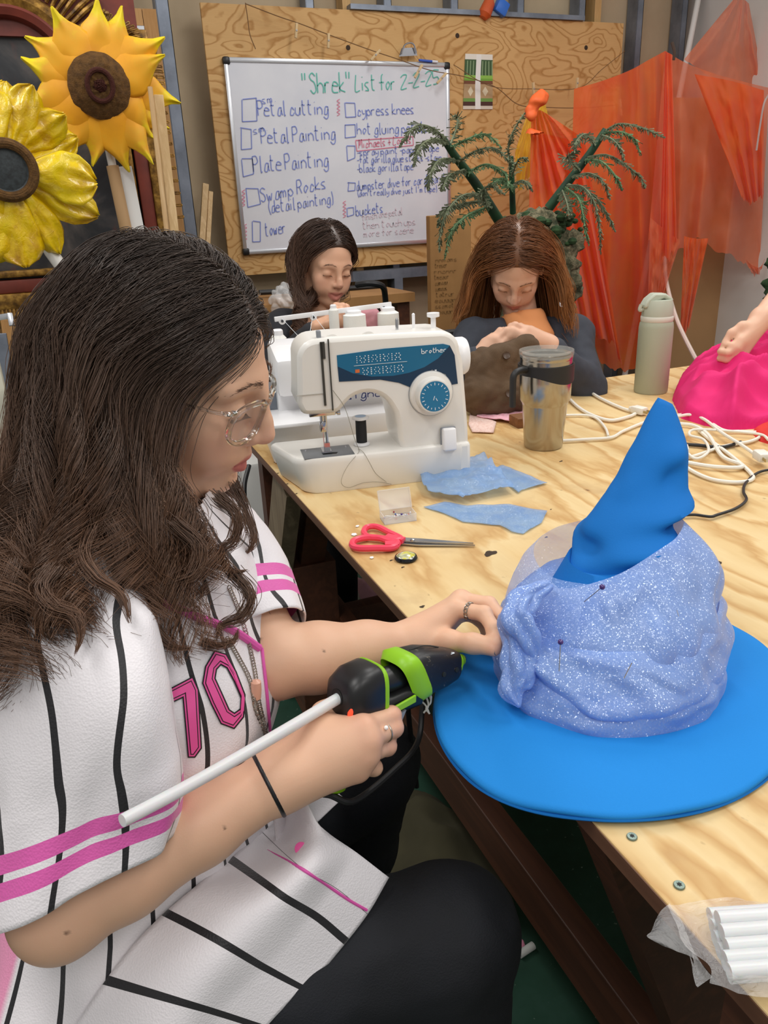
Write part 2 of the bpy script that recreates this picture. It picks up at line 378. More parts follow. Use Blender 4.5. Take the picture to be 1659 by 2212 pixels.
tr.box(((q0[0]+q1[0])/2, 4.08, pz0-.045), (q1[0]-q0[0], .09, .05)); tag(tr.build('steel_track', m_steel, smooth=False), 'grey steel channel under the plywood behind the two seated people', 'track')
x = UY(858, 625, 4.06)[0]
tag(MB().box((x, 4.06, (pz0-.07)/2), (.05, .05, pz0-.07)).build('steel_post', m_steel, smooth=False), 'short grey steel post under the channel, between the two seated people', 'post')

# ---- whiteboard
YB = YP-.018
w0, w1, wz0, wz1 = UY(480, 125, YB)[0], UY(967, 135, YB)[0], UY(527, 550, YB)[2], UY(480, 125, YB)[2]
m_alu = mat('aluminium_rail', 'c9cbd0', .3, .7); m_blk = mat('black_plastic', '17171a', .4)
m_wb = mat('whiteboard_enamel', 'e6e8ef', .22, var=.05, vs=3, c2='d9dce6')
wb = thing('whiteboard', 'whiteboard covered in blue handwriting, mounted on the plywood', 'whiteboard', ((w0+w1)/2, YB, wz0))
YW = YB-.022
MB().box(((w0+w1)/2, YB-.010, (wz0+wz1)/2), (w1-w0-.02, .018, wz1-wz0-.02)).build('writing_surface', m_wb, wb, smooth=False)
for (c, s_) in ((((w0+w1)/2, YB-.012, wz1-.01), (w1-w0, .024, .022)), (((w0+w1)/2, YB-.012, wz0+.01), (w1-w0, .024, .022)), ((w0+.01, YB-.012, (wz0+wz1)/2), (.02, .024, wz1-wz0)), ((w1-.01, YB-.012, (wz0+wz1)/2), (.02, .024, wz1-wz0))):
    MB().box(c, s_, bevel=.004).build('frame_rail', m_alu, wb)
for cx, cz in ((w0+.014, wz0+.014), (w0+.014, wz1-.014), (w1-.014, wz1-.014), (w1-.014, wz0+.014)):
    MB().box((cx, YB-.013, cz), (.036, .03, .036), bevel=.01).build('corner_cap', m_blk, wb)
# stroke alphabet: pairs x y on a small grid (baseline 2, x-height 5, ascender 8, descender 0)
GL = {'D': '08 02 22 44 46 28 08', 'a': '45 25 13 12 32 44;45 43 52', 'b': '08 02;04 25 43 32 12 03', 'c': '44 25 13 12 32 43', 'd': '45 25 13 12 32 44;48 42', 'e': '04 44 35 15 03 12 42', 'f': '38 27 22;05 45', 'g': '45 25 13 12 32 44;45 41 20 01',
 'h': '08 02;04 25 44 42', 'i': '15 12;17 17.2', 'j': '25 21 00;27 27.2', 'k': '08 02;35 03 42', 'l': '18 12 22', 'm': '05 02;04 15 24 22;24 35 44 42', 'n': '05 02;04 25 44 42', 'o': '25 14 13 22 33 44 35 25', 'p': '05 00;04 25 43 22 03',
 'q': '45 25 13 22 44;45 40', 'r': '05 02;04 15 35', 's': '35 15 04 23 32 22 02', 't': '18 13 22 32;06 36', 'u': '05 03 12 32 45;45 42', 'v': '05 22 45', 'w': '05 12 24 32 45', 'x': '05 42;45 02', 'y': '05 13 33;45 42 20 00', 'z': '05 45 02 42',
 'P': '08 02;08 38 46 25 05', 'S': '47 28 07 16 35 43 22 03', 'L': '18 02 42', 'R': '08 02;08 38 46 25 05;25 42', 'M': '02 18 24 48 52', 'T': '08 58;28 22', 'I': '28 22', '2': '07 28 47 02 42', '5': '48 08 05 35 43 22 02', '-': '04 34', '+': '04 44;26 22', '(': '28 15 22 31', ')': '18 25 22 11', '.': '12 12.2', '"': '08 06;28 26', "'": '18 16', '/': '01 58', '*': '24 26;13 37;17 33', '1': '18 12'}
def _pts(s):
    out = []
    for st in s.split(';'):
        out.append([(float(q[0]), float(q[1:])) for q in st.split(' ')])
    return out
class Ink:                                                          # flat marker strokes on a wall plane
    def __init__(s): s.m = MB()
    def stroke(s, P, w):
        P = np.asarray(P); d = np.gradient(P, axis=0); d /= np.linalg.norm(d, axis=1)[:, None]+1e-9
        n = np.stack([-d[:, 2], np.zeros(len(P)), d[:, 0]], 1)*w/2; e = V3(0, -.0006, 0); n0 = len(P)
        v = np.vstack([P-n+e, P+n+e]); s.m.add(v, [(i, i+1, n0+i+1, n0+i) for i in range(n0-1)])
    def write(s, text, p0, p1, hpx, w=.004, y=YW, jit=.1):
        A = UY(*p0, y); B = UY(*p1, y); ex = (B-A); L = np.linalg.norm(ex); ex /= L; ez = V3(0, 0, 1)
        hh = np.linalg.norm(UY(p0[0], p0[1]-hpx, y)-A)/3.0
        adv = [2.2 if c == ' ' else (3.2 if c in "i.l'-()1" else (6.2 if c in 'mwMT' else 5.2)) for c in text]
        sx = L/sum(adv); x = 0.0
        for c, ad in zip(text, adv):
            for st in _pts(GL[c]) if c in GL else []:
                q = [(px+random.uniform(-jit, jit)*1.5, py+random.uniform(-jit, jit)) for px, py in st]
                q = [np.asarray(A+ex*(x+px)*sx+ez*(py-2)*hh) for px, py in q]
                s.stroke(spline(q, 5*len(q)) if len(q) > 2 else np.array(q), w)
            x += ad
    def rect(s, a, b, c, d, w=.004, y=YW):
        q = [UY(*p, y)+V3(random.uniform(-.004, .004), 0, random.uniform(-.004, .004)) for p in (a, b, c, d, a)]
        for i in range(4): s.stroke(np.array([q[i], q[i+1]]), w)
m_ib = mat('blue_marker', '7f8fd6', .5); m_ig = mat('green_marker', '5cc0ae', .5); m_ir = mat('red_marker', 'e0809a', .5); m_if = mat('faded_red_marker', 'e2d2dc', .5)
I = Ink(); I.write('"Shrek"', (655, 202), (765, 198), 22, .005); I.write('List for', (768, 196), (858, 193), 17, .0045); I.write('2-2-25', (866, 192), (952, 180), 15, .0045); I.m.build('green_title', m_ig, wb, smooth=False)
I = Ink()
for t_, p0, p1, h, w in (('sm.', (566, 224), (600, 219), 9, .003), ('Petal cutting', (558, 250), (712, 246), 16, .0042), ('sm.', (548, 290), (582, 280), 9, .003), ('Petal Painting', (565, 310), (727, 300), 16, .0042), ('Plate Painting', (548, 372), (712, 358), 17, .0042),
    ('Swamp Rocks', (564, 437), (708, 405), 15, .0042), ('(detail painting)', (580, 460), (722, 438), 13, .0038), ('tower', (574, 510), (620, 502), 14, .004), ('cypress knees', (772, 250), (897, 245), 12, .0038), ('hot gluing petals', (772, 290), (925, 285), 12, .0038),
    ('-spray paint -paper -tape', (772, 336), (950, 326), 8, .0034), ('-fat gorilla glue sticks -stain', (772, 352), (955, 346), 8, .0034), ('-black gorilla tape', (772, 372), (895, 366), 9, .0034), ('dumpster dive for cardboard', (770, 411), (960, 393), 10, .0036), ("(don't really dive just I'm tape)", (772, 424), (945, 413), 7, .0032), ('buckets', (769, 466), (830, 458), 11, .0038)):
    I.write(t_, p0, p1, h, w)
for r_ in (((523, 213), (553, 211), (555, 260), (524, 262)), ((520, 276), (544, 278), (543, 320), (522, 322)), ((522, 344), (546, 342), (547, 376), (526, 380)), ((530, 406), (558, 408), (562, 440), (536, 448)), ((545, 478), (563, 480), (563, 520), (545, 522)),
    ((745, 223), (768, 223), (769, 252), (746, 253)), ((745, 270), (767, 270), (768, 296), (746, 296)), ((748, 316), (768, 314), (768, 342), (752, 346)), ((752, 395), (767, 395), (768, 412), (752, 413)), ((750, 448), (764, 448), (766, 465), (751, 467))): I.rect(*r_)
I.m.build('blue_writing', m_ib, wb, smooth=False)
I = Ink(); I.write('Michaels + Lowes', (775, 320), (890, 308), 9, .0036); I.rect((769, 303), (893, 295), (893, 313), (772, 326)); I.write('*moving', (648, 518), (700, 508), 9, .0036); I.write('tower', (702, 520), (742, 514), 8, .0032)
for x, y in ((526, 446), (530, 520), (731, 250), (744, 470)):
    q = [UY(x+3*((k % 2)*2-1), y-4*k, YW) for k in range(10)]; I.stroke(spline(q, 50), .003)
I.m.build('red_writing', m_ir, wb, smooth=False)
I = Ink(); I.write('finish one petal', (782, 476), (870, 462), 8, .004); I.write('then touch ups', (784, 494), (900, 484), 8, .004); I.write('more for scene', (786, 512), (895, 502), 8, .004); I.m.build('faded_writing', m_if, wb, smooth=False)

# ---- twine with clothes pegs, clip and marker
m_twine = mat('brown_twine', '7a5a3a', .9); m_peg = mat('peg_wood', 'd9bd90', .7); m_clip = mat('chrome_clip', 'a9aab0', .25, .9); m_bm = mat('blue_marker_pen', '3d62c4', .4)
YT = YB-.06
tw = MB(); T1 = [(530, 8), (600, 35), (650, 52), (710, 75), (800, 108), (860, 128), (930, 152), (1000, 165), (1070, 188), (1120, 226), (1180, 232), (1260, 233), (1340, 226)]
P1 = spline([UY(x, y, YT) for x, y in T1], 90); tw.tube(P1, .0022, 5)
tw.tube(spline([UY(x, y, YT) for x, y in ((530, 6), (535, 40), (540, 75), (552, 106))], 20), .0022, 5)
tw.tube(spline([UY(x, y, YT) for x, y in ((980, 140), (1060, 186), (1150, 192), (1250, 190), (1300, 150), (1350, 110))], 40), .0018, 5)
tag(tw.build('twine', m_twine), 'thin brown twine strung across the plywood and the top of the whiteboard', 'string')
pegs = [((641, 50), (639, 82), 'upright wooden clothes peg on the twine, highest on the left'), ((710, 72), (709, 104), 'upright wooden clothes peg on the twine above the green title'), ((821, 108), (801, 130), 'slanted wooden peg on the top rail of the whiteboard'), ((912, 140), (896, 168), 'wooden peg hanging at the top right of the whiteboard, left of another'), ((964, 158), (944, 180), 'wooden peg overlapping the right edge of the whiteboard'), ((1248, 168), (1245, 192), 'pale wooden peg at the left top corner of the orange cloth'), ((1339, 214), (1342, 250), 'pinkish peg low on the twine in front of the orange cloth'), ((1152, 178), (1153, 206), 'thin wooden peg above the yellow cloth')]
for a, b, lab in pegs:
    r_ = thing('clothes_peg', lab, 'clothes peg', UY(*b, YT-.012), None, 'wooden clothes pegs on the twine')
    A, B = UY(*a, YT-.012), UY(*b, YT-.012)
    for s_ in (-1, 1): MB().bar(A+V3(0, s_*.005+.001, 0), B+V3(0, s_*.003, 0), .011, .005, (0, 1, 0), .001).build('prong', m_peg, r_)
    d = nrm(B-A); MB().tube([(A+B)/2+V3(0, -.009, 0), (A+B)/2+V3(0, .009, 0)], .004, 8).build('spring', m_clip, r_)
cl = thing('bulldog_clip', 'metal clip lying on the top rail of the whiteboard', 'clip', UY(880, 126, YB-.03))
p0, p1 = UY(862, 122, YB-.035), UY(902, 120, YB-.035)
MB().prism([(0, 0), (1, 0), (.85, .35), (.15, .35)], p0, (p1-p0), V3(0, 0, np.linalg.norm(p1-p0)), .02).build('jaw', m_clip, cl)
MB().tube(spline([p0+V3(.01, -.01, .01), p0+V3(.03, -.012, .05), p1+V3(-.03, -.012, .05), p1+V3(-.01, -.01, .01)], 16), .004, 6).build('wire_handle', m_clip, cl)
mk = thing('marker_pen', 'blue and white marker pen lying on the top rail of the whiteboard', 'marker', UY(925, 132, YB-.03))
p0, p1 = UY(905, 130, YB-.03), UY(945, 134, YB-.03); MB().tube([p0, lerp(p0, p1, .7)], .006, 10).build('barrel', m_bm, mk); MB().tube([lerp(p0, p1, .7), p1], .0065, 10).build('cap', m_wb, mk)
# ---- printed paper on the plywood
def _print_mat():
    t = NT('printed_panel'); u = t.n('SeparateXYZ'); t.set(u.inputs[0], t.uvw()); x, y = u.outputs[0], u.outputs[1]
    c = t.ramp(y, [(0, 'd9cfc0'), (.06, '4b2a22'), (.14, '6f9a4a'), (.2, 'b89a72'), (.46, '7a4a30'), (.52, '74a83a'), (.56, '8fbf4e'), (.62, '3c5a34'), (.9, 'e9e4da')], 'CONSTANT')
    st = t.math('FRACT', t.math('MULTIPLY', x, 9.0)); top = t.math('GREATER_THAN', y, .62); top = t.math('MULTIPLY', top, t.math('LESS_THAN', y, .88))
    c = t.mix(t.math('MULTIPLY', top, t.math('GREATER_THAN', st, .7)), c, (*lin('8aa27a'), 1))
    dx = t.math('ABSOLUTE', t.math('SUBTRACT', t.math('FRACT', t.math('MULTIPLY', x, 2.0)), .5)); dy = t.math('ABSOLUTE', t.math('SUBTRACT', y, .33))
    ring = t.math('LESS_THAN', t.math('ADD', t.math('MULTIPLY', dx, 1.0), t.math('MULTIPLY', dy, 2.2)), .2); c = t.mix(ring, c, (*lin('e2d6b8'), 1))
    mid = t.math('LESS_THAN', t.math('ABSOLUTE', t.math('SUBTRACT', x, .5)), .09); c = t.mix(mid, c, (*lin('eeece8'), 1))
    return t.end(t.bsdf(Base_Color=c, Roughness=.6))
g = np.array([[UY(1000, 236, YB-.004), UY(1064, 236, YB-.004)], [UY(1005, 116, YB-.004), UY(1064, 118, YB-.004)]])
pr = MB().grid(g, attr=[(0, 0), (1, 0), (0, 1), (1, 1)]); tag(pr.build('paper_print', _print_mat(), smooth=False, solid=.001), 'small green and white printed paper panel pinned to the plywood right of the whiteboard', 'print')
# ---- small orange and blue toy on top of the track
ty = thing('toy', 'small orange and blue plastic toy on the channel above the plywood', 'toy', UY(1068, 30, 4.08))
q = UY(1052, 18, 4.07); MB().lathe([(.02, -.05), (.035, -.03), (.03, .03), (.015, .05)], 14, q, roty(.5)).build('orange_cup', mat('orange_plastic', 'cf5a2a', .4), ty)
q = UY(1082, 17, 4.07); MB().box(q, (.07, .05, .07), roty(.5), .01).build('blue_block', mat('blue_plastic', '2f6fd0', .4), ty)
# ---- wooden sticks leaning on the wall left of the plywood
m_lath = wood('lath_wood', 'd8b98a', 'c5a371', axis=2)
for (a, b, w, lab) in (((444, 398), (434, 560), .03, 'thick pale lath leaning on the wall left of the plywood'), ((455, 415), (447, 560), .022, 'thin pale lath right beside the thicker one left of the plywood')):
    A, B = UY(*a, 4.1), UY(*b, 3.95); B = A+(B-A)*(A[2]/(A[2]-B[2]))
    tag(MB().bar(A, B, w, .02, (0, 1, 0), .002).build('lath', m_lath, smooth=False), lab, 'lath', 'laths left of the plywood')
A, B = UY(1508, 0, 4.05), UY(1482, 133, 3.98); B = A+(B-A)*((A[2]-.02)/(A[2]-B[2])); A = A-(B-A)*.25
tag(MB().tube([A, B], .016, 12).build('white_pole', mat('white_pipe', 'e4e2df', .35)), 'thin white pole leaning in the corner behind the orange cloth', 'pole')
# ---- tan panel standing behind the cloth, cardboard box by the whiteboard
m_tan = mat('tan_board', 'b48a5e', .75, var=.1, vs=3)
yT = 3.72
q = [UY(1425, 560, yT), UY(1592, 560, yT)]; tag(MB().box(((q[0][0]+q[1][0])/2, yT, .87), (q[1][0]-q[0][0], .04, 1.74), bevel=.003).build('tan_panel', m_tan, smooth=False), 'plain tan upright panel behind the hanging orange cloth', 'panel')
m_card = mat('cardboard', 'a87b48', .8, var=.15, vs=5, c2='946a3c')
yC = 3.2
q0, q1 = UY(928, 466, yC), UY(1018, 466, yC); bt = UY(965, 700, yC)
cb = thing('cardboard_box', 'tall brown cardboard sheet with faint writing below the right corner of the whiteboard', 'cardboard', ((q0[0]+q1[0])/2, yC, 0))
MB().box(((q0[0]+q1[0])/2, yC+.02, q0[2]/2), (q1[0]-q0[0], .04, q0[2]), bevel=.004).build('panel', m_card, cb, smooth=False)
I = Ink()
for k in range(10):
    y0 = 566+k*12.5; n_ = random.choice((14, 16, 18)); I.write(''.join(random.choice('aeonmusrtc') for _ in range(6)), (940+random.uniform(-3, 3), y0), (955+random.uniform(8, 34), y0-3), 5, .003, yC-.001)
I.m.build('faint_writing', mat('brown_ink', '8d6638', .8), cb, smooth=False)
# ================================================================== work table
TX0, TX1, TY0, TY1, TZ = .342, 2.17, .19, 1.85, .75
def _top_mat():
    t = NT('plywood_table_top'); co = t.co((1.0, .35, 1.0)); 
    a = t.noise(co, 3.2, 2, .45, .5); b = t.noise(t.co((1, .3, 1)), 22.0, 3, .6)
    h = t.math('ADD', t.math('MULTIPLY', a, 11.0), t.math('MULTIPLY', b, 1.3)); w = t.math('FRACT', h)
    col = t.ramp(w, [(0, 'e2c997'), (.45, 'dbbd87'), (.75, 'c2985f'), (.88, 'd6b37b'), (1, 'e2c997')])
    fine = t.noise(t.co((60, 3, 3)), 3.0, 3, .6); col = t.mix(t.math('MULTIPLY', fine, .3), col, (*lin('c8a572'), 1))
    st = t.noise(t.co((1, 1, 1)), 9.0, 5, .65, .3); col = t.mix(t.math('MULTIPLY', t.math('SUBTRACT', st, .55), 2.8, clamp=True), col, (*lin('b8966a'), 1))
    sp = t.noise(t.co((1, .6, 1)), 42.0, 3, .6); col = t.mix(t.math('MULTIPLY', t.math('SUBTRACT', sp, .70), 9, clamp=True), col, (*lin('6b4526'), 1))
    bs = t.bsdf(Base_Color=col, Roughness=.55, Normal=t.bump(w, .06, .002)); bs.inputs['Specular IOR Level'].default_value = .35
    return t.end(bs)
m_top = _top_mat(); m_brown = wood('brown_painted_wood', '5c3522', '4a2a1b', axis=1, sc=.6, rough=.55); m_brown2 = wood('bare_board', '8a7a62', '6f5f4a', axis=2, sc=.6); m_edge = wood('ply_edge', '6d4a35', '5a3a28', axis=1, sc=.5)
tb = thing('work_table', 'large plywood work table with brown painted legs', 'table', ((TX0+TX1)/2, (TY0+TY1)/2, 0))
MB().box(((TX0+TX1)/2, (TY0+TY1)/2, TZ-.009), (TX1-TX0, TY1-TY0, .018), bevel=.0015).build('tabletop', m_top, tb, smooth=False)
ed = MB(); ed.box((TX0-.0006, (TY0+TY1)/2, TZ-.0095), (.001, TY1-TY0-.002, .016)); ed.box(((TX0+TX1)/2, TY0-.0006, TZ-.0095), (TX1-TX0-.002, .001, .016)); ed.build('painted_edge', m_edge, tb, smooth=False)
for (a, b) in (((TX0+.03, TY0+.02, TZ-.063), (TX0+.03, TY1-.02, TZ-.063)), ((TX1-.03, TY0+.02, TZ-.063), (TX1-.03, TY1-.02, TZ-.063)), ((TX0+.05, TY0+.03, TZ-.063), (TX1-.05, TY0+.03, TZ-.063)), ((TX0+.05, TY1-.03, TZ-.063), (TX1-.05, TY1-.03, TZ-.063))):
    if a[1] == TY0+.03 or a[1] == TY1-.03 or a[0] > 1: MB().bar(a, b, .036, .088).build('apron', m_brown, tb, smooth=False)
# legs: far left (upright and diagonal), near left diagonal, the right pair
q = MB(); q.box((TX0+.075, 1.77, .36), (.09, .045, .72)); q.build('leg', m_brown, tb, smooth=False)
MB().bar((TX0+.03, 1.50, .725), (TX0+.03, 1.93, .03), .035, .10, (0, 1, 1)).build('diagonal_brace', m_brown2, tb, smooth=False)
MB().bar((TX0+.10, 1.52, .72), (TX0+.10, 1.90, .05), .06, .09, (0, 1, 1)).build('diagonal_brace', m_brown, tb, smooth=False)
MB().box((TX0+.10, 1.66, .24), (.11, .11, .44), bevel=.002).build('leg', m_brown, tb, smooth=False)
near_a, near_b = UY(1300, 1828, .40), UY(1451, 2212, .40); d = nrm(near_b-near_a); near_a = near_a-d*((.732-near_a[2])/-d[2]) if near_a[2] < .732 else near_a+d*((near_a[2]-.732)/-d[2])
foot = near_a+d*(.732/-d[2])
MB().prism([(near_a[0], .732), (foot[0], .0), (foot[0]+.2, 0), (near_a[0]+.2, .732)], (0, .44, 0), V3(1, 0, 0), V3(0, 0, 1), .04).build('diagonal_brace', m_brown, tb, smooth=False)
MB().box((TX0+.06, TY0+.05, .366), (.09, .06, .732)).build('leg', m_brown, tb, smooth=False)
for y in (TY0+.08, TY1-.08): MB().box((TX1-.08, y, .366), (.09, .09, .732)).build('leg', m_brown, tb, smooth=False)
st = MB(); xs_ = .515
st.box((xs_, (.08+1.85)/2, .255), (.038, 1.77, .09), bevel=.002); st.build('stretcher', m_brown, tb, smooth=False)
MB().box((1.26, 1.66, .25), (1.6, .04, .09)).build('stretcher', m_brown, tb, smooth=False)
# knots and burn marks in the plywood
mk = MB()
def knot(px, py, r, ring=False, sq=.6, rot=.3):
    p = UZ(px, py, TZ+.0006); a = np.linspace(0, 2*np.pi, 22, endpoint=False); j = 1+.18*np.sin(a*3+px)+.1*np.sin(a*5+py)
    o = np.stack([np.cos(a)*r*j, np.sin(a)*r*j*sq, a*0], 1) @ rotz(rot).T+p
    if ring:
        i_ = np.stack([np.cos(a)*r*j*(.82-.12*np.cos(a)), np.sin(a)*r*j*sq*(.8-.15*np.cos(a)), a*0], 1) @ rotz(rot).T+p; n = len(a)
        mk.add(np.vstack([o, i_]), [(k, (k+1) % n, n+(k+1) % n, n+k) for k in range(n)])
    else: mk.add(o, [tuple(range(len(a)))])
knot(1059, 1195, .012); knot(1536, 1218, .016, True, .7); knot(1300, 1372, .008); knot(912, 1310, .004); knot(1212, 996, .005, False, .4); knot(900, 830, .01)
for px, py, r in ((820, 1142, .004), (845, 1210, .003), (870, 1225, .003), (620, 1045, .003), (640, 1066, .003), (600, 1022, .003), (1395, 960, .004), (1180, 1160, .003), (1190, 1100, .002)): knot(px, py, r, False, .5)
mk.build('knot', m_dark, tb, smooth=False)
# screws
m_screw = mat('zinc_screw', '7f8f86', .35, .7); m_hole = mat('screw_recess', '20231f', .7)
for px, py, lab in ((1365, 1809, 'grey screw in the table near the brim of the blue hat'), (1467, 1914, 'grey screw in the table just above the plastic bag')):
    p = UZ(px, py, TZ); s_ = thing('screw', lab, 'screw', p, None, 'screws in the plywood table top')
    MB().lathe([(.0045, .0002), (.0045, .0012), (.004, .0018), (.0005, .0019)], 18, p).build('head', m_screw, s_)
    a = np.linspace(0, 2*np.pi, 12, endpoint=False); rr = np.where(np.arange(12) % 2, .0013, .0022)
    MB().prism(np.stack([rr*np.cos(a), rr*np.sin(a)], 1), p+V3(0, 0, .0018), V3(1, 0, 0), V3(0, 1, 0), .0003).build('star_socket', m_hole, s_, smooth=False)
# white paper flecks (tiny scraps)
m_fleck = mat('white_scrap', 'eef0f2', .6)
for px, py, r, lab in ((765, 1155, .006, 'white paper fleck left of the scissors, the larger one'), (772, 1137, .004, 'white paper fleck above the scissors handles'), (803, 1205, .004, 'white paper fleck between the scissors and the round badge'), (1100, 930, .0, '')):
    if r: 
        p = UZ(px, py, TZ+.001); a = np.linspace(0, 2*np.pi, 7, endpoint=False); rr = r*(1+.3*np.sin(a*2+px))
        tag(MB().prism(np.stack([rr*np.cos(a), rr*.7*np.sin(a)], 1), p, V3(1, 0, 0), V3(0, 1, 0), .001).build('paper_fleck', m_fleck, smooth=False), lab, 'paper scrap', 'white paper flecks on the table')

# ---- scissors
m_coral = mat('coral_plastic', 'f0435f', .35); m_steelb = mat('scissor_steel', 'b9bcc2', .22, .95)
sp_, st_ = UZ(858, 1168, TZ+.006), UZ(1026, 1176, TZ+.005); hx = nrm(st_-sp_); hy = V3(-hx[1], hx[0], 0); L = np.linalg.norm(st_-sp_)
sc = thing('scissors', 'pair of scissors with coral pink handles lying on the table', 'scissors', lerp(sp_, st_, .2)*V3(1, 1, 0)+V3(0, 0, TZ))
z_ = V3(0, 0, 1)
MB().prism([(0, -.007), (L*.3, -.0095), (L, -.001), (L, .001), (L*.28, .004), (0, .005)], sp_-z_*.003, hx, hy, .002).build('blade', m_steelb, sc, smooth=False)
MB().prism([(-.004, -.002), (L*.25, -.004), (L*.98, 0), (L*.98, .002), (L*.3, .009), (0, .010)], sp_+z_*.0, hx, hy, .002).build('blade', m_steelb, sc, smooth=False)
MB().lathe([(.004, 0), (.004, .002), (.001, .003)], 14, lerp(sp_, st_, .2)+z_*.002).build('pivot_screw', m_steelb, sc)
def loop_handle(pp, w, lab):
    P = spline([UZ(x, y, TZ+.008) for x, y in pp], 60, True); m = MB(); m.tube(P, w, 8, closed=True)
    return m
h1 = loop_handle([(866, 1164), (840, 1150), (815, 1138), (793, 1139), (786, 1150), (796, 1160), (822, 1163), (845, 1170)], .0052, '')
h1.bar(UZ(835, 1160, TZ+.008), UZ(872, 1168, TZ+.008), .012, .008); h1.build('handle', m_coral, sc)
h2 = loop_handle([(858, 1172), (830, 1164), (795, 1161), (767, 1167), (761, 1178), (775, 1184), (815, 1184), (848, 1183)], .0056, '')
h2.bar(UZ(832, 1177, TZ+.008), UZ(862, 1176, TZ+.008), .014, .008); h2.build('handle', m_coral, sc)
# ---- round badge
bp = UZ(877, 1208, TZ); bd = thing('button_badge', 'round black rimmed badge with a shiny domed picture, on the table by the scissors', 'badge', bp)
MB().lathe([(.0165, 0), (.018, .003), (.0165, .006), (.014, .007)], 32, bp).build('rim', mat('black_gloss', '151518', .15), bd)
def _badge():
    t = NT('badge_picture'); n = t.noise(t.co(), 55, 1, .4, .2); return t.end(t.bsdf(Base_Color=t.ramp(n, [(.3, '6d6b3f'), (.45, 'cfd0a8'), (.52, 'd8cf30'), (.62, '8a8c84'), (.8, 'e9eadf')]), Roughness=.08, Coat_Weight=1.0))
MB().lathe([(.0145, .0068), (.012, .0085), (.007, .0098), (.0005, .0102)], 32, bp).build('picture_dome', _badge(), bd)
# ---- pin box
m_clear = glass('clear_plastic', 'f4f6f8', .08, 1.45, .32); bc = UZ(860, 1122, TZ); br = rotz(R(-8))
pb = thing('pin_box', 'small clear plastic box of pins with its lid open, on the table', 'box', bc, br)
def tray(w, d, h, t=.0012):
    m = MB(); m.box((0, 0, t/2), (w, d, t)); m.box((0, d/2, h/2), (w, t, h)); m.box((0, -d/2, h/2), (w, t, h)); m.box((w/2, 0, h/2), (t, d, h)); m.box((-w/2, 0, h/2), (t, d, h)); return m
tray(.056, .034, .014).build('tray', m_clear, pb, local=True, smooth=False)
ld = MB(); m = tray(.056, .034, .008); M_ = rotx(R(-62)); v = m.verts()+V3(0, .017, 0); ld.add(v @ rotx(R(68)).T+V3(0, .017, .014), m.f); ld.build('lid', m_clear, pb, local=True, smooth=False)
m_pin = mat('pin_steel', 'c9cbd0', .2, .9); cols = [mat('pin_head_'+n, c, .25) for n, c in (('red', 'a3283f'), ('white', 'e8e8ee'), ('purple', '4b2a8a'), ('blue', '3a66b8'))]
for k in range(14):
    x, y, a = random.uniform(-.012, .012), random.uniform(-.009, .009), random.uniform(0, 6.28); e = V3(math.cos(a), math.sin(a)*.5, 0)*.013; c = V3(x, y, .003+k*.0005)
    r_ = thing('dressmaking_pin', 'dressmaking pin with a small coloured head inside the clear pin box', 'pin', bc+br @ c, None, 'pins in the clear box')
    MB().tube([c-e, c+e], .0004, 4).build('shaft', m_pin, r_, local=False) if False else MB().tube([bc+br @ (c-e), bc+br @ (c+e)], .0004, 4).build('shaft', m_pin, r_)
    MB().ball(bc+br @ (c+e), .0017, 8).build('head', cols[k % 4], r_)
# ---- travel tumbler with handle
m_ss = NT('brushed_steel'); _n = m_ss.noise(m_ss.co((2, 2, 160)), 6, 3, .6); m_ss = m_ss.end(m_ss.bsdf(Base_Color=(*lin('aeaaa2'), 1), Metallic=1.0, Roughness=.2, Normal=m_ss.bump(_n, .05, .001)))
tc = UZ(1173, 964, TZ); S = 1.08
tm = thing('tumbler', 'stainless steel travel tumbler with a black handle and clear lid', 'tumbler', tc)
MB().lathe([(.004, .0), (.036*S, 0), (.0385*S, .004), (.040*S, .03), (.0445*S, .095), (.0455*S, .100), (.050*S, .108), (.051*S, .150), (.0505*S, .192)], 48, tc).build('body', m_ss, tm)
MB().lathe([(.048*S, .190), (.0505*S, .192), (.0515*S, .198), (.0505*S, .203), (.046*S, .203), (.045*S, .199)], 48, tc, caps=False).build('lip', m_ss, tm)
MB().lathe([(.0475*S, .186), (.052*S, .2), (.053*S, .206), (.0525*S, .211), (.048*S, .211), (.0465*S, .205), (.004, .203)], 48, tc).build('clear_lid', glass('smoky_lid', 'dcdcd6', .05, 1.45, .22), tm)
m_hand = mat('black_handle_plastic', '1d1d1f', .5)
hd = MB(); a = np.linspace(0, 2*np.pi, 48, endpoint=False); an = math.pi+R(12)
low = .163-.018*np.maximum(0, np.cos(a-R(-70)))**2
ro, ri = .0545*S, .0512*S
ring = np.stack([np.stack([rr*np.cos(a), rr*np.sin(a), z0], 1) for rr, z0 in ((ri, low), (ro, low), (ro, np.full(48, .183)), (ri, np.full(48, .183)), (ri, low))])+tc
hd.grid(ring, closed_u=True)
e = V3(math.cos(an), math.sin(an), 0); pth = spline([tc+e*.050*S+V3(0, 0, .176), tc+e*.075+V3(0, 0, .178), tc+e*.092+V3(0, 0, .170), tc+e*.094+V3(0, 0, .14), tc+e*.094+V3(0, 0, .105)], 30)
hd.tube(pth, .0085, 12, flat=.8); hd.build('handle', m_hand, tm)
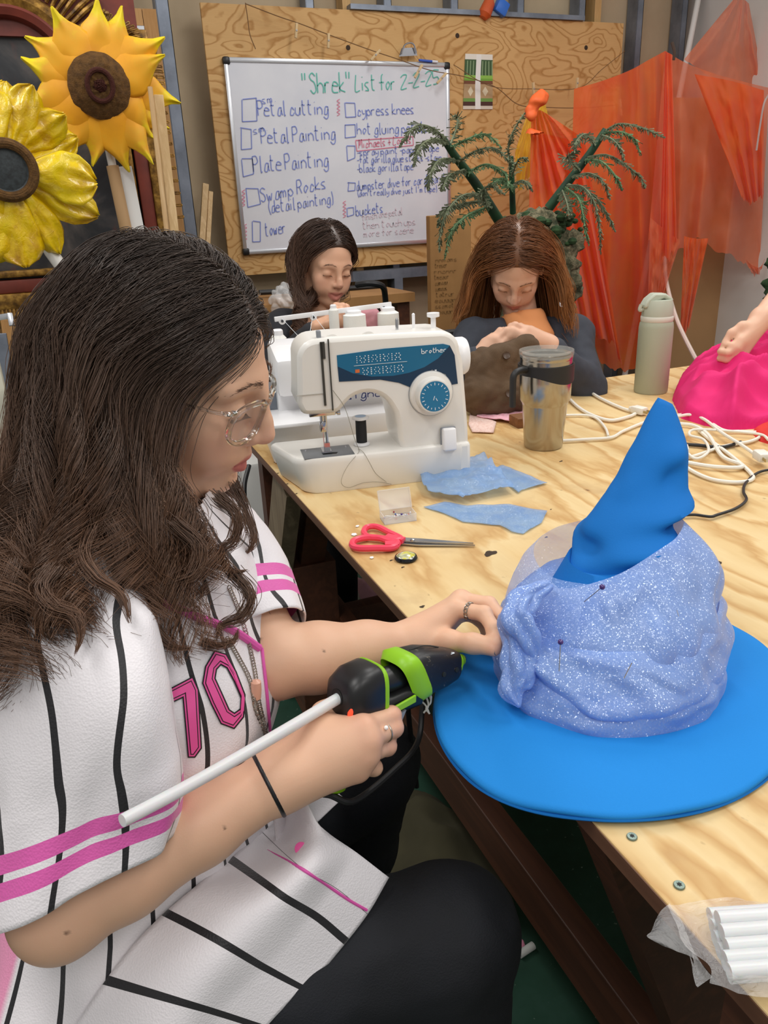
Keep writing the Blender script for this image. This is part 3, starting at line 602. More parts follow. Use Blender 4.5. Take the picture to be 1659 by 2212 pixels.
# ---- sage bottle
m_sage = mat('sage_powder_coat', 'a9ad97', .55, bump=.1, bs=400); m_sage2 = mat('sage_lid', 'b7bcab', .4); m_cream = mat('cream_band', 'd6d3c6', .5)
oc = UZ(1405, 846, TZ)
ob = thing('water_bottle', 'pale sage green water bottle with a flip lid standing on the table', 'bottle', oc)
MB().lathe([(.004, 0), (.042, 0), (.0445, .004), (.0445, .175), (.043, .186), (.040, .192)], 40, oc).build('body', m_sage, ob)
MB().lathe([(.0405, .191), (.042, .193), (.042, .203), (.0405, .205)], 40, oc).build('band', m_cream, ob)
MB().lathe([(.040, .204), (.0405, .208), (.039, .232), (.034, .246), (.004, .247)], 40, oc).build('lid', m_sage2, ob)
lo = MB(); X_ = np.array([np.cos(R(165)), np.sin(R(165)), 0]); Yv = np.array([-X_[1], X_[0], 0])
lo.prism([(-.036, .246), (-.03, .238), (-.008, .25), (.02, .238), (.04, .225), (.046, .232), (.036, .25), (.018, .264), (-.012, .262)], oc-Yv*.017, X_, V3(0, 0, 1), -.034 if np.dot(np.cross(X_, V3(0, 0, 1)), Yv) < 0 else .034)
lo.build('flip_cap', m_sage2, ob, bevel=.005)
lp = MB(); lp.tube(spline([oc+X_*.038+Yv*.0+V3(0, 0, .225), oc+X_*.05+V3(0, 0, .222), oc+X_*.047+V3(0, 0, .236)], 14), .005, 8); lp.build('latch', m_sage2, ob)
# ---- wooden block behind the tumbler, black strap, scraps of pink fleece
m_blk2 = wood('oiled_block', '8a5a30', '6f4524', axis=0)
p0, p1 = UZ(1118, 925, TZ), UZ(1218, 912, TZ); d = nrm(p1-p0)
tag(MB().bar(p0+V3(0, .02, .012), p1+V3(0, .02, .012), .05, .024, bevel=.002).build('wood_block', m_blk2, smooth=False), 'small brown wooden block lying behind the steel tumbler', 'block')
p0, p1 = UZ(1232, 832, TZ+.002), UZ(1272, 846, TZ+.002)
tag(MB().bar(p0, p1, .03, .004, bevel=.001).build('black_strap', m_hand, smooth=False), 'short flat black strap on the table behind the tumbler', 'strap')
m_fleece = mat('pink_fleece', 'e9a3b4', .95, var=.35, vs=160, c2='f3c6cf', bump=.6, bs=250); m_pale = mat('pale_pink_weave', 'ecd2c8', .9, var=.25, vs=220, c2='d9aea0', bump=.4, bs=300)
def flat_cloth(name, pxs, m, lab, cat, z0=.002, amp=.004, grp=None, th=.0015, n=26, fr=9, seed=0.0):
    """a cloth lying on the table with the given outline: subdivided and gently rumpled"""
    P = np.array([UZ(x, y, TZ) for x, y in pxs]); bm = bmesh.new(); vs = [bm.verts.new(p) for p in P]; f = bm.faces.new(vs)
    bmesh.ops.triangulate(bm, faces=bm.faces[:]); 
    for _ in range(5):
        long_ = [e for e in bm.edges if e.calc_length() > .012]
        if not long_: break
        bmesh.ops.subdivide_edges(bm, edges=long_, cuts=1); bmesh.ops.triangulate(bm, faces=bm.faces[:])
    for v in bm.verts: v.co.z += z0+amp*(1+noise.noise(Vector((v.co.x*fr*3+seed, v.co.y*fr*3, seed))))*(.55+.45*noise.noise(Vector((v.co.x*fr*8, v.co.y*fr*5, seed+3))))
    bm.verts.index_update(); V = np.array([v.co[:] for v in bm.verts]); F = [[v.index for v in q.verts] for q in bm.faces]; bm.free()
    o = make(name, V, F, m, solid=th, angle=180, recalc=True); tag(o, lab, cat, grp); return o
flat_cloth('fabric_scrap', [(1046, 880), (1060, 866), (1100, 862), (1122, 868), (1132, 880), (1128, 905), (1112, 918), (1070, 912), (1030, 905)], m_fleece, 'fluffy pink fleece scrap lying left of the steel tumbler', 'fabric', .006, .006, 'pink scraps beside the tumbler')
flat_cloth('fabric_scrap', [(1016, 892), (1034, 896), (1072, 915), (1066, 938), (1020, 936), (1012, 920)], m_pale, 'pale pink striped scrap lying between the sewing machine and the fleece', 'fabric', .002, .002, 'pink scraps beside the tumbler')
# ---- sheer blue scraps in front of the machine
m_org = sheer('blue_organza', 'a8d0fb', .58, .5, .3, True, '8fbef5', 30, .3)
flat_cloth('organza_scrap', [(908, 1038), (960, 1020), (1045, 994), (1062, 1012), (1098, 1050), (1112, 1068), (1060, 1078), (1020, 1086), (1000, 1096), (960, 1084), (925, 1076), (912, 1056)], m_org, 'folded sheer blue scrap touching the sewing machine base', 'fabric', .008, .014, 'sheer blue scraps', .0006)
flat_cloth('organza_scrap', [(1062, 1018), (1086, 1008), (1182, 1047), (1128, 1062), (1120, 1068), (1098, 1050)], m_org, 'small sheer blue triangle lying right of the folded scrap', 'fabric', .002, .003, 'sheer blue scraps', .0006, seed=4.0)
flat_cloth('organza_scrap', [(915, 1098), (960, 1088), (1010, 1096), (1100, 1092), (1182, 1108), (1170, 1132), (1130, 1156), (1105, 1152), (1080, 1138), (1000, 1130), (960, 1112)], m_org, 'long sheer blue scrap lying below the folded one by the pin box', 'fabric', .002, .003, 'sheer blue scraps', .0006, seed=8.0)
# ---- white extension cords and the black cable
m_cord = mat('white_cord', 'e9e4d8', .45); m_prong = mat('brass_prong', 'b9a878', .3, .8); m_bcord = mat('black_cord', '1a1a1c', .45)
def cord(name, pts, r, m, lab, plug=(), z=.006, seg=120):
    P = spline([UZ(q[0], q[1], TZ+z+(q[2] if len(q) > 2 else 0)) for q in pts], seg)
    t = thing(name, lab, 'cord', P[len(P)//2]*V3(1, 1, 0)+V3(0, 0, TZ), None, 'cables lying on the work table'); MB().tube(P, r, 8).build('cable', m, t)
    for k in plug:
        e = P[0] if k == 0 else P[-1]; d = nrm(P[0]-P[3]) if k == 0 else nrm(P[-1]-P[-4]); M = frame_z(d)
        e = e+V3(0, 0, .006)
        MB().lathe([(.004, -.012), (.007, -.004), (.008, .0)], 10, e, M).box(e+d*.018, (.024, .018, .036), M, .004).build('plug', m, t)
        b = MB()
        for s_ in (-1, 1): b.box(e+d*.042+M[:, 0]*.006*s_, (.0015, .006, .014), M)
        b.build('prongs', m_prong, t, smooth=False)
    return t
cord('extension_cord', [(1228, 824), (1260, 838), (1300, 862), (1345, 882), (1368, 888)], .0042, m_cord, 'upper white cord running right from behind the steel tumbler to a plug', (1,))
cord('extension_cord', [(1226, 858), (1250, 880), (1280, 897), (1320, 908), (1358, 900), (1372, 894)], .0042, m_cord, 'lower white cord curving from the tumbler to the plug behind the hat tip', ())
cord('extension_cord', [(1216, 897), (1265, 897), (1290, 905), (1308, 925), (1314, 942)], .003, m_cord, 'thin white cord bending down behind the steel tumbler', ())
cord('extension_cord', [(1214, 952), (1270, 949), (1320, 945), (1345, 932), (1385, 915), (1420, 905), (1500, 895), (1560, 928), (1600, 932), (1645, 936), (1625, 952), (1560, 965), (1500, 985), (1465, 990)], .0036, m_cord, 'white cord lying from the tumbler foot to behind the blue hat', ())
cord('extension_cord', [(1462, 915), (1500, 920), (1530, 940), (1560, 985), (1600, 1003), (1595, 1010), (1540, 1008), (1480, 998), (1460, 990)], .0042, m_cord, 'white looped cord right of the hat tip', (), .008)
cord('extension_cord', [(1462, 900), (1490, 896), (1520, 905), (1560, 935), (1600, 960), (1636, 985)], .0036, m_cord, 'white cord ending in a plug at the right edge of the table', (1,), .014)
cord('extension_cord', [(1466, 975), (1466, 958), (1500, 990), (1530, 975), (1520, 950), (1490, 940), (1500, 928), (1560, 930), (1620, 935), (1648, 940), (1660, 950)], .003, m_cord, 'thin white cord making a small loop right of the hat tip', (), .012)
cord('extension_cord', [(1470, 1000), (1500, 1020), (1540, 1036), (1590, 1042), (1624, 1036), (1620, 1020), (1580, 985), (1540, 955), (1510, 930)], .0038, m_cord, 'lowest white cord loop on the table right of the hat', (), .005)
cord('plug_socket', [(1462, 925), (1466, 945), (1472, 972)], .004, m_cord, 'white plug socket standing against the right side of the hat tip', (1,), .01, 20)
cord('power_cable', [(1680, 1012), (1640, 1020), (1612, 1042), (1606, 1062), (1612, 1080), (1590, 1098), (1550, 1112), (1534, 1116), (1500, 1112), (1470, 1114), (1440, 1120)], .0026, m_bcord, 'thin black cable lying on the table right of the blue hat', ())
cord('power_cable', [(1482, 960), (1510, 962), (1560, 966), (1600, 955)], .004, m_bcord, 'thick black cable piece lying among the white cords', ())
# ================================================================== sewing machine (local frame: x along its front, y to its back, z up)
m_ivory = mat('ivory_plastic', 'e9e6e0', .32); m_wht = mat('white_plastic', 'f0f0f2', .3); m_teal = mat('teal_panel', '14688f', .35); m_navy = mat('navy_panel', '0d3350', .35); m_tdial = mat('teal_dial', '1a74a0', .4)
m_grey = mat('grey_plastic', '8b8f96', .45); m_chrome = mat('chrome', 'c5c6ca', .18, 1.0); m_black = mat('black_thread', '18181a', .7); m_printw = mat('white_print', 'e6edf2', .5); m_plate = mat('needle_plate', '8d9196', .35, .7)
A_ = UZ(668, 1070, TZ); MR = rotz(R(-9.5))
mc = thing('sewing_machine', 'white sewing machine with a teal stitch panel standing on the table', 'sewing machine', A_, MR)
def lo(name, mb, m, par=None, **k): return mb.build(name, m, par or mc, local=True, **k)
EX, EZ, EY = V3(1, 0, 0), V3(0, 0, 1), V3(0, 1, 0)
def arc(cx, cz, r, a0, a1, n, sx=1.0): return [(cx+sx*r*math.cos(R(a)), cz+r*math.sin(R(a))) for a in np.linspace(a0, a1, n)]
# bed with rounded plan, left end tapering
plan = [(-.016, .045)]+[(-.014+.04*(1-math.cos(R(t))), .04*(1-math.sin(R(t)))) for t in (12, 25, 40, 55, 70, 90)]+[(.30, 0), (.315, .01), (.318, .02), (.318, .13), (.31, .14), (-.035, .14), (-.042, .132)]
bz = [(0.0, .965, .004), (.003, .985, .001), (.058, 1.0, -.004), (.066, .99, -.002), (.070, .965, .003)]
V = []; n_ = len(plan); pc = np.array(plan)
for z, s_, dy in bz:
    q = (pc-np.array([.14, .07]))*s_+np.array([.14, .07]); taper = np.where(pc[:, 0] < .02, -(z-.0)*.22, 0); V.append(np.stack([q[:, 0]+taper, q[:, 1], np.full(n_, z)], 1))
bed = MB().grid(np.array(V), closed_u=True); bed.f += [tuple((len(bz)-1)*n_+k for k in range(n_)), tuple(range(n_-1, -1, -1))]
lo('bed', bed, m_ivory, angle=50)
# column and arm: one C-shaped casting with an arched throat
out = [(.325, .0), (.322, .10), (.312, .225), (.305, .25)]+arc(.268, .247, .038, 10, 88, 6)+[(.15, .288), (.06, .289)]+arc(.036, .252, .036, 95, 170, 6)+[(-.003, .20), (-.006, .175)]+arc(.012, .166, .014, 190, 265, 4)+[(.03, .151), (.066, .151)]+[(.074, .156)]+arc(.122, .131, .052, 135, 25, 10, 1.0)+[(.176, .14), (.181, .115), (.182, .09), (.188, .06), (.2, .0)]
hb = MB().prism(out, (0, .012, 0), EX, EZ, -.118)
lo('arm_casting', hb, m_ivory, bevel=.011, angle=60)
# front lip swelling of the column into the bed
lo('column_foot', MB().prism([(.19, 0), (.325, 0), (.3245, .07), (.215, .07), (.2, .05)], (0, .004, 0), EX, EZ, -.02), m_ivory, bevel=.008, angle=60)
# teal and navy stitch panel, following the arm's front
yf = .0108
up_ = [(.072, .257), (.16, .262), (.272, .262), (.285, .258)]
teal = up_+[(.28, .252), (.262, .236), (.235, .222), (.205, .214), (.175, .211), (.135, .213), (.10, .222), (.072, .237)]
navy = [(.072, .237), (.10, .222), (.135, .213), (.175, .211), (.205, .214), (.235, .222), (.262, .236), (.285, .258), (.294, .24), (.300, .185), (.287, .184), (.276, .205), (.25, .216), (.225, .206), (.208, .186), (.185, .197), (.15, .206), (.073, .209)]
lo('stitch_panel', MB().prism(teal, (0, yf, 0), EX, EZ, -.003), m_teal, smooth=False); lo('panel_border', MB().prism(navy, (0, yf, 0), EX, EZ, -.003), m_navy, smooth=False)
LI = MB()
def dash(x, z, w, h): LI.box((x, yf-.0006, z), (w, .0008, h))
for k in range(12):
    for row, z in ((0, .247), (1, .2245)):
        x = .112+k*.0073-(.004 if row == 0 else 0); 
        if k == 0 and row == 1: continue
        if row == 0 and k > 11: continue
        for i in range(4): dash(x+(.0011 if (i+k) % 2 else -.0011)*(k % 3 > 0), z-.006+i*.0036, .0012+(k % 4)*.0003, .0017)
dash(.152, .2355, .1, .0006)
lo('stitch_symbols', LI, m_printw, smooth=False)
lo('orange_key', MB().box((.108, yf-.0006, .2255), (.008, .0008, .006)), mat('orange_print', 'd9703a', .5), smooth=False)
B_ = MB()                                                           # the name on the panel, in strokes
def wm(text, x, z, h, w, y=yf-.0012, m=None):
    m = m or B_; u = h/3.0
    for c in text:
        for st in _pts(GL[c]):
            q = np.array([(x+px*u*.9, y, z+(pz-2)*u) for px, pz in st]); q = spline(q, 4*len(q)) if len(q) > 2 else q; d = np.gradient(q, axis=0); d /= np.linalg.norm(d, axis=1)[:, None]+1e-9
            n = np.stack([-d[:, 2], d[:, 1]*0, d[:, 0]], 1)*w/2; k = len(q); m.add(np.vstack([q-n, q+n]), [(i, i+1, k+i+1, k+i) for i in range(k-1)])
        x += u*(3.9 if c in 'rtil' else 5.0)
wm('brother', .2300, .2475, .0046, .0013); lo('lettering', B_, m_printw, smooth=False)
lo('pattern_selector', MB().lathe([(.0035, 0), (.0035, .003), (.002, .004)], 12, (.234, yf, .2075), frame_z((0, -1, 0))), mat('gold_button', 'c9c08a', .4))
lo('pointer_mark', MB().prism([(-.002, .004), (.002, .004), (0, -.003)], (.2565, yf-.0012, .2115), EX, EZ, -.001), m_printw, smooth=False)
# pattern dial
dm = frame_z((0, -1, 0)); dc = V3(.2465, .013, .1715)
dl = lo('pattern_dial', MB().lathe([(.042, 0), (.0425, .004), (.0405, .009), (.034, .011), (.0335, .012), (.0325, .026), (.031, .029), (.029, .0295)], 48, dc, dm), m_ivory)
MB().lathe([(.0432, .0), (.0432, .0035)], 48, dc, dm).build('dial_ring', m_grey, dl, local=True)
MB().lathe([(.0285, .0292), (.0285, .0300), (.0003, .0302)], 48, dc, dm).build('dial_face', m_tdial, dl, local=True)
tk = MB()
for k in range(20):
    a = R(18*k); q = dc+V3(math.sin(a)*.0235, -.0303, math.cos(a)*.0235); tk.box(q, (.0012, .0008, .005 if k % 2 == 0 else .003), roty(a))
tk.box(dc+V3(-.002, -.0306, -.003), (.0012, .0006, .008), roty(.3)).box(dc+V3(.003, -.0306, -.006), (.0012, .0006, .006), roty(-.5))
tk.build('dial_marks', m_printw, dl, local=True, smooth=False)
# handwheel, reverse lever, top fittings
lo('handwheel', MB().lathe([(.022, 0), (.034, .001), (.036, .006), (.036, .020), (.033, .025), (.02, .027), (.0005, .027)], 40, (.306, .06, .228), frame_z((1, 0, 0))), m_wht)
lo('lever_recess', MB().box((.278, .0065, .0795), (.031, .006, .05), bevel=.003), m_grey)
lo('reverse_lever', MB().box((.278, -.001, .0815), (.027, .016, .044), rotx(R(-8)), .004), m_wht, angle=60)
for x in (.068, .135): lo('tension_dial', MB().lathe([(.016, -.003), (.016, .003)], 24, (x, .03, .2765), frame_z((0, 1, 0))), m_ivory)
lo('spool_pin', MB().lathe([(.003, .285), (.003, .312), (.0005, .314)], 12, (.232, .07, 0)), m_wht)
lo('bobbin_winder', MB().lathe([(.005, .285), (.005, .304), (.012, .306), (.012, .313), (.0005, .314)], 16, (.268, .06, 0)), m_wht)
lo('bobbin_stop', MB().lathe([(.003, .285), (.003, .305), (.0008, .309)], 10, (.197, .06, 0)), m_chrome)
lo('thread_guide', MB().box((.044, .03, .292), (.008, .012, .018), bevel=.002), m_grey)
# thread slots on the head
sl = MB(); sl.box((.0445, .0106, .225), (.004, .004, .115)); sl.box((.058, .0106, .222), (.0022, .004, .13)); sl.box((.047, .0106, .268), (.008, .004, .03)); lo('thread_slot', sl, mat('slot_dark', '3a3833', .6), smooth=False)
# needle bar, foot, needle plate
nb = MB(); nb.box((.04, .035, .150), (.05, .022, .012), bevel=.002); nb.tube([(.04, .035, .15), (.04, .035, .112)], .0045, 10); nb.box((.04, .033, .122), (.012, .012, .02), bevel=.002); nb.tube([(.05, .035, .147), (.068, .03, .147)], .003, 8); nb.lathe([(.005, 0), (.005, .006)], 10, (.068, .03, .147), frame_z((1, 0, 0)))
lo('needle_bar', nb, m_chrome)
lo('needle', MB().tube([(.04, .035, .115), (.04, .035, .071)], .0008, 6), m_chrome)
pf = MB(); pf.tube([(.047, .04, .15), (.047, .04, .085)], .003, 8); pf.box((.043, .033, .076), (.018, .028, .003), rotx(.05)); pf.box((.046, .038, .083), (.01, .01, .012)); lo('presser_foot', pf, m_chrome)
npl = lo('needle_plate', MB().box((.045, .036, .0705), (.096, .064, .002), bevel=.0005), m_plate)
MB().prism([(.035, .018), (.06, .016), (.064, .024), (.05, .028), (.034, .026)], (0, 0, .0716), EX, EY, .0004).build('plate_opening', m_black, npl, local=True, smooth=False)
sw = MB()
for x, y in ((.006, .056), (.085, .056)): sw.lathe([(.0025, .0712), (.002, .0725)], 10, (x, y, 0))
sw.build('plate_screw', m_chrome, npl, local=True)
lo('face_plate_seam', MB().box((.018, .0110, .19), (.05, .001, .0012)), mat('seam_grey', 'b9b5ad', .5), smooth=False)
# spool of black thread standing on the bed
spc = A_+MR @ V3(.118, .06, .071)
sp = thing('thread_spool', 'spool of black thread with a white rim standing on the machine bed', 'thread spool', spc)
MB().lathe([(.0155, 0), (.0155, .003), (.011, .005)], 24, spc).build('flange', m_wht, sp); MB().lathe([(.011, .050), (.0165, .052), (.017, .055), (.013, .057), (.004, .057)], 24, spc).build('flange', m_wht, sp)
MB().lathe([(.0105, .005), (.0108, .02), (.0105, .050)], 24, spc).build('thread', m_black, sp)
MB().lathe([(.011, .0572), (.0005, .0575)], 20, spc).build('paper_label', mat('spool_label', 'a9c4e6', .5), sp)
# loose thread hanging in front of the bed
th = MB(); G = lambda x, y, z: A_+MR @ V3(x, y, z)
th.tube(spline([G(.06, .008, .195), G(.08, .006, .16), G(.095, .01, .10), G(.105, .03, .073), G(.10, .006, .0715), G(.075, -.006, .05), G(.062, -.006, .022), G(.075, -.004, .008), G(.105, -.004, .014), G(.135, -.004, .012), G(.16, -.003, .004)], 80), .0005, 4)
th.tube(spline([G(.105, .03, .073), G(.11, .004, .0715), G(.118, -.005, .055), G(.13, -.004, .03), G(.15, -.004, .01)], 40), .0005, 4)
tag(th.build('loose_thread', mat('grey_thread', '8b8577', .8)), 'loose grey thread looping down the front of the sewing machine bed', 'thread')

# ================================================================== serger behind it
SO = UZ(603, 1003, TZ); SR = rotz(R(-8)); sx, sy = .34, .25
sg = thing('serger', 'white four spool serger standing behind the sewing machine', 'serger', SO, SR)
def ls(name, mb, m, par=None, **k): return mb.build(name, m, par or sg, local=True, **k)
ls('base', MB().box((.15, .10, .045), (.32, .2, .09), bevel=.008), m_wht)
ls('rear_body', MB().box((.17, .17, .115), (.30, .12, .23), bevel=.012), m_wht)
ls('arm_head', MB().box((.17, .11, .185), (.31, .16, .085), rotx(R(8)), .014), m_wht)
ls('front_cover', MB().prism([(.02, .082), (.30, .082), (.30, .15), (.02, .15)], (0, .085, 0), EX, EZ, -.05), m_wht, bevel=.006)
ls('cloth_plate', MB().box((.02, .01, .095), (.14, .12, .008), bevel=.003), m_wht)
ls('grey_wing', MB().prism([(-.05, .15), (.03, .135), (.03, .085), (-.05, .10)], (0, .12, 0), EX, EZ, -.08), mat('grey_wing_plastic', '6f7680', .35), bevel=.004)
td = mat('navy_dial', '1f2f6a', .4)
for k in range(4): ls('tension_dial', MB().box((.165+k*.034, .055, .222), (.02, .03, .022), rotx(R(-20)), .005), td)
swl = MB()
for k in range(5): swl.tube(spline([(.135+.014*k, .0330, .155), (.14+.014*k, .0330, .17), (.15+.014*k, .0330, .172), (.147+.014*k, .0330, .16), (.156+.014*k, .0330, .152)], 20), .0011, 5)
ls('floral_print', swl, td)
nm = MB(); wm('Designer', .13, .118, .010, .0022, .0335, nm); ls('lettering', nm, td, smooth=False)
tr_ = MB(); bl, br2 = SR.T @ (UD(593, 690, 1.93)-SO), SR.T @ (UD(845, 657, 2.02)-SO); tr_.bar(bl, br2, .008, .012, bevel=.001)
for t in (.06, .32, .62, .93): tr_.lathe([(.009, -.004), (.009, .004)], 14, lerp(bl, br2, t)+V3(0, 0, -.006), frame_z((0, 1, 0)))
ls('thread_tree', tr_, m_wht)
ps = lerp(bl, br2, .52); ls('tree_post', MB().tube([ps, (ps[0], ps[1], .2)], .004, 8), m_chrome)
gd = MB()
for t in (.06, .32, .62, .93): gd.lathe([(.0035, -.006), (.0035, .006)], 10, lerp(bl, br2, t)+V3(0, -.001, -.006), frame_z((0, 1, 0)))
ls('thread_eyelet', gd, mat('dark_eyelet', '3b3c42', .5))
wg = MB()
for k, (x0, x1) in enumerate(((.0, .09), (.07, .09), (.07, .15))): wg.tube([lerp(bl, br2, .06+.26*min(k, 1)), (x1, .06, .235)], .0006, 4)
ls('thread_strand', wg, m_printw)
ls('knob', MB().lathe([(.006, .23), (.006, .245), (.003, .247)], 12, (.1, .06, 0)), m_chrome)
m_cone = mat('white_thread', 'ebebe6', .8, bump=.3, bs=500)
for px, py, d_, r_, h_, lab in ((723, 712, 1.93, .013, .062, 'slim white plastic spool on the serger under the thread bar'), (767, 714, 2.00, .031, .052, 'squat cone of white thread on the serger, the middle one'), (840, 722, 2.04, .03, .072, 'taller cone of white thread on the serger at the right'), (607, 798, 1.92, .022, .10, 'cone of white thread at the left end of the serger')):
    c = UD(px, py, d_); s_ = thing('thread_cone', lab, 'thread cone', c, None, 'white thread cones on the serger')
    MB().lathe([(r_*.9, .0), (r_, .004), (r_*.95, h_*.78), (r_*.7, h_*.84), (r_*.62, h_*.86)], 28, c).build('thread', m_cone, s_)
    MB().lathe([(r_*1.15, -.008), (r_*1.2, 0), (r_*.9, .002)], 28, c).build('cone_base', m_wht, s_); MB().lathe([(r_*.62, h_*.86), (r_*.6, h_*.97), (r_*.45, h_), (.0005, h_)], 28, c).build('cone_core', m_wht, s_)
# ================================================================== the blue pointed hat
def _felt(name, c, c2):
    t = NT(name); n = t.noise(t.co(), 700, 2, .6); col = t.mix(t.math('MULTIPLY', n, .5), (*lin(c), 1), (*lin(c2), 1))
    b = t.bsdf(Base_Color=col, Roughness=.8, Normal=t.bump(n, .15, .001)); b.inputs['Specular IOR Level'].default_value = .25; return t.end(b)
m_felt = _felt('blue_felt', '1f86d6', '1a7ccb'); m_cone = _felt('blue_twill', '0f6fc0', '0d66b4')
m_wrap = sheer('hat_organza', '98baf7', .86, .36, .2, True, '82a9f0', 14, .16); m_film = sheer('organza_film', '9dbcf0', .45, .4, .25, True, '8fb3ef', 14, .1)
RH = nrm(V3(math.cos(R(21.4)), -math.sin(R(21.4)), 0)); TC = nrm(V3(-math.sin(R(21.4)), -math.cos(R(21.4)), 0)); ZU = V3(0, 0, 1)
BC = V3(.476, .556, TZ); BA, BB = nrm(V3(.946, .323, 0)), nrm(V3(-.323, .946, 0))
hat = thing('pointed_hat', 'bright blue pointed hat with a wide brim, wrapped in sheer blue organza, on the table', 'hat', V3(.482, .583, TZ))
bm_ = MB(); prof = [(.02, .004), (.97, .0035), (.993, .0045), (1.0, .0075), (.995, .0105), (.97, .0115), (.8, .0115), (.55, .0125), (.3, .013)]
a = np.linspace(0, 2*np.pi, 140, endpoint=False); G_ = []
for s_, z in prof:
    p = BC+np.cos(a)[:, None]*BA*.2126*s_+np.sin(a)[:, None]*BB*.1749*s_+ZU*z
    ov = np.clip((TX0-p[:, 0])/.07, 0, 1); p[:, 2] -= .006*ov**2                                          # the brim sags a little past the table edge
    p[:, 2] += .0018*np.sin(a*5+1)*s_**3+.0012*np.sin(a*11)*s_**4
    G_.append(p)
bm_.grid(np.array(G_), closed_u=True); n_ = 140; bm_.f += [tuple((len(prof)-1)*n_+k for k in range(n_)), tuple(range(n_-1, -1, -1))]
brim = bm_.build('brim', m_felt, hat, angle=180)
eb = MB(); p = BC+np.cos(a)[:, None]*BA*.2118+np.sin(a)[:, None]*BB*.1741+ZU*.0045; p[:, 2] -= .006*np.clip((TX0-p[:, 0])/.07, 0, 1)**2-.0018*np.sin(a*5+1); eb.tube(p, .0018, 6, closed=True); eb.build('brim_piping', m_cone, brim)
CB = V3(.482, .583, TZ+.012); C1 = UD(1338, 1196, .850)
def ringpt(h, th, r, tilt=0.0):
    c = lerp(CB, C1, h); return c+r*(math.cos(th)*RH+math.sin(th)*TC)+ZU*tilt
# felt crown and cone, dented
TIP = UD(1437, 866, .885); cm = MB(); NU, NV = 96, 60; G_ = []
lv = [(0, .112), (.5, .098), (1.0, .078)]
for j in range(NV):
    t = j/(NV-1); row = []
    if t < .3: h = t/.3; c = lerp(CB, C1, h); r = .108*(1-h)+.054*h
    else:
        u = (t-.3)/.7; c = lerp(C1, TIP, u)+RH*.010*math.sin(math.pi*u); r = (.054+.012*math.sin(math.pi*min(1, u*2.5)))*(1-u)**.85+.0085*u+.006*math.sin(math.pi*u)
    for i in range(NU):
        th = 2*math.pi*i/NU; d = 0.0
        if t > .3:
            u = (t-.3)/.7
            d += .010*math.exp(-((u-.12)/.07)**2)*math.sin(th*2-1.2)*1.0
            d -= .016*math.exp(-((u-.20)/.06)**2-((((th-.75+math.pi) % (2*math.pi))-math.pi)/.5)**2)
            d += .006*math.exp(-((u-.30)/.06)**2-((((th-1.1+math.pi) % (2*math.pi))-math.pi)/.6)**2)
            d -= .008*math.exp(-((u-.50)/.10)**2-((((th-1.25+math.pi) % (2*math.pi))-math.pi)/.5)**2)
            d += .004*math.exp(-((u-.68)/.09)**2-((((th-1.2+math.pi) % (2*math.pi))-math.pi)/.6)**2)
            d *= 1.7
            d += .003*noise.noise(Vector((math.cos(th)*1.3, math.sin(th)*1.3, u*6)))*(1-u)*2
        ax = .85 if t > .3 else 1.0
        row.append(c+(r+d)*(math.cos(th)*RH+math.sin(th)*TC*ax)+ZU*(0 if t < .3 else (.012*(1-(t-.3)/.7)*math.cos(th)-.004*math.cos(th)*((t-.3)/.7))))
    G_.append(row)
cm.grid(np.array(G_), closed_u=True); cm.f.append(tuple((NV-1)*NU+k for k in range(NU))); cm.build('cone', m_cone, hat, angle=60)
# organza wrap: bands laid over one another, each with a rolled edge and diagonal folds
def band(h0, h1, r0, r1, bulge, seed, tilt0=(0, 0), tilt1=(0, 0), folds=(), th0=0.0, th1=2*math.pi, nu=150, nv=26, m=None, name='organza_fold', par=None, wob=.004):
    G = []; cl = abs(th1-th0-2*math.pi) < 1e-6
    ths = np.linspace(th0, th1, nu, endpoint=not cl)
    for j in range(nv):
        v = j/(nv-1); row = []
        for th in ths:
            hh0 = h0+tilt0[0]*math.cos(th)+tilt0[1]*math.sin(th)+.035*noise.noise(Vector((math.cos(th)*1.4+seed, math.sin(th)*1.4, seed)))
            hh1 = h1+tilt1[0]*math.cos(th)+tilt1[1]*math.sin(th)+.035*noise.noise(Vector((math.cos(th)*1.4, math.sin(th)*1.4+seed, seed+5)))
            h = hh0*(1-v)+hh1*v; r = r0*(1-v)+r1*v+bulge*math.sin(math.pi*min(1, v*1.0))**.7
            edge = min(v, 1-v)
            if v < .05: r -= .004*(1-v/.05)
            f = 0.0
            for (tc, w, sl, am, ph) in folds:
                x = (((th-tc-sl*(v-.5)+math.pi) % (2*math.pi))-math.pi)/w
                f += am*math.exp(-x*x)*(math.sin(math.pi*v)**.6 if ph == 0 else (v if ph == 1 else 1-v))
            n1 = noise.noise(Vector((math.cos(th)*2.2+seed, math.sin(th)*2.2, v*2.5+seed)))
            n2 = abs(noise.noise(Vector((math.cos(th)*3.0+seed*2+v*1.2, math.sin(th)*3.0, v*1.6-seed))))
            r += (f+wob*n1-wob*1.5*(.35-n2)*(.4+.6*math.sin(math.pi*v)))*(1-.9*max(0, (v-.75)/.25)**2); row.append(ringpt(h, th, r))
        G.append(row)
    return MB().grid(np.array(G), closed_u=cl).build(name, m or m_wrap, par or hat, angle=180)
L_ = math.pi
wr_ = band(-.045, .30, .119, .117, .004, 1.0, folds=((.9, .5, .5, .003, 0), (2.6, .3, 0, .006, 0), (2.1, .25, .4, .004, 0)))
wr_.name = 'organza_wrap'
band(.13, .62, .118, .108, .009, 2.0, (-.02, -.02), (.06, -.02), ((1.3, .35, 1.2, .006, 0), (.35, .3, -.8, .006, 0), (2.2, .22, .8, .010, 0), (2.75, .2, -.3, .010, 0), (3.2, .2, 0, .008, 0)), wob=.010)
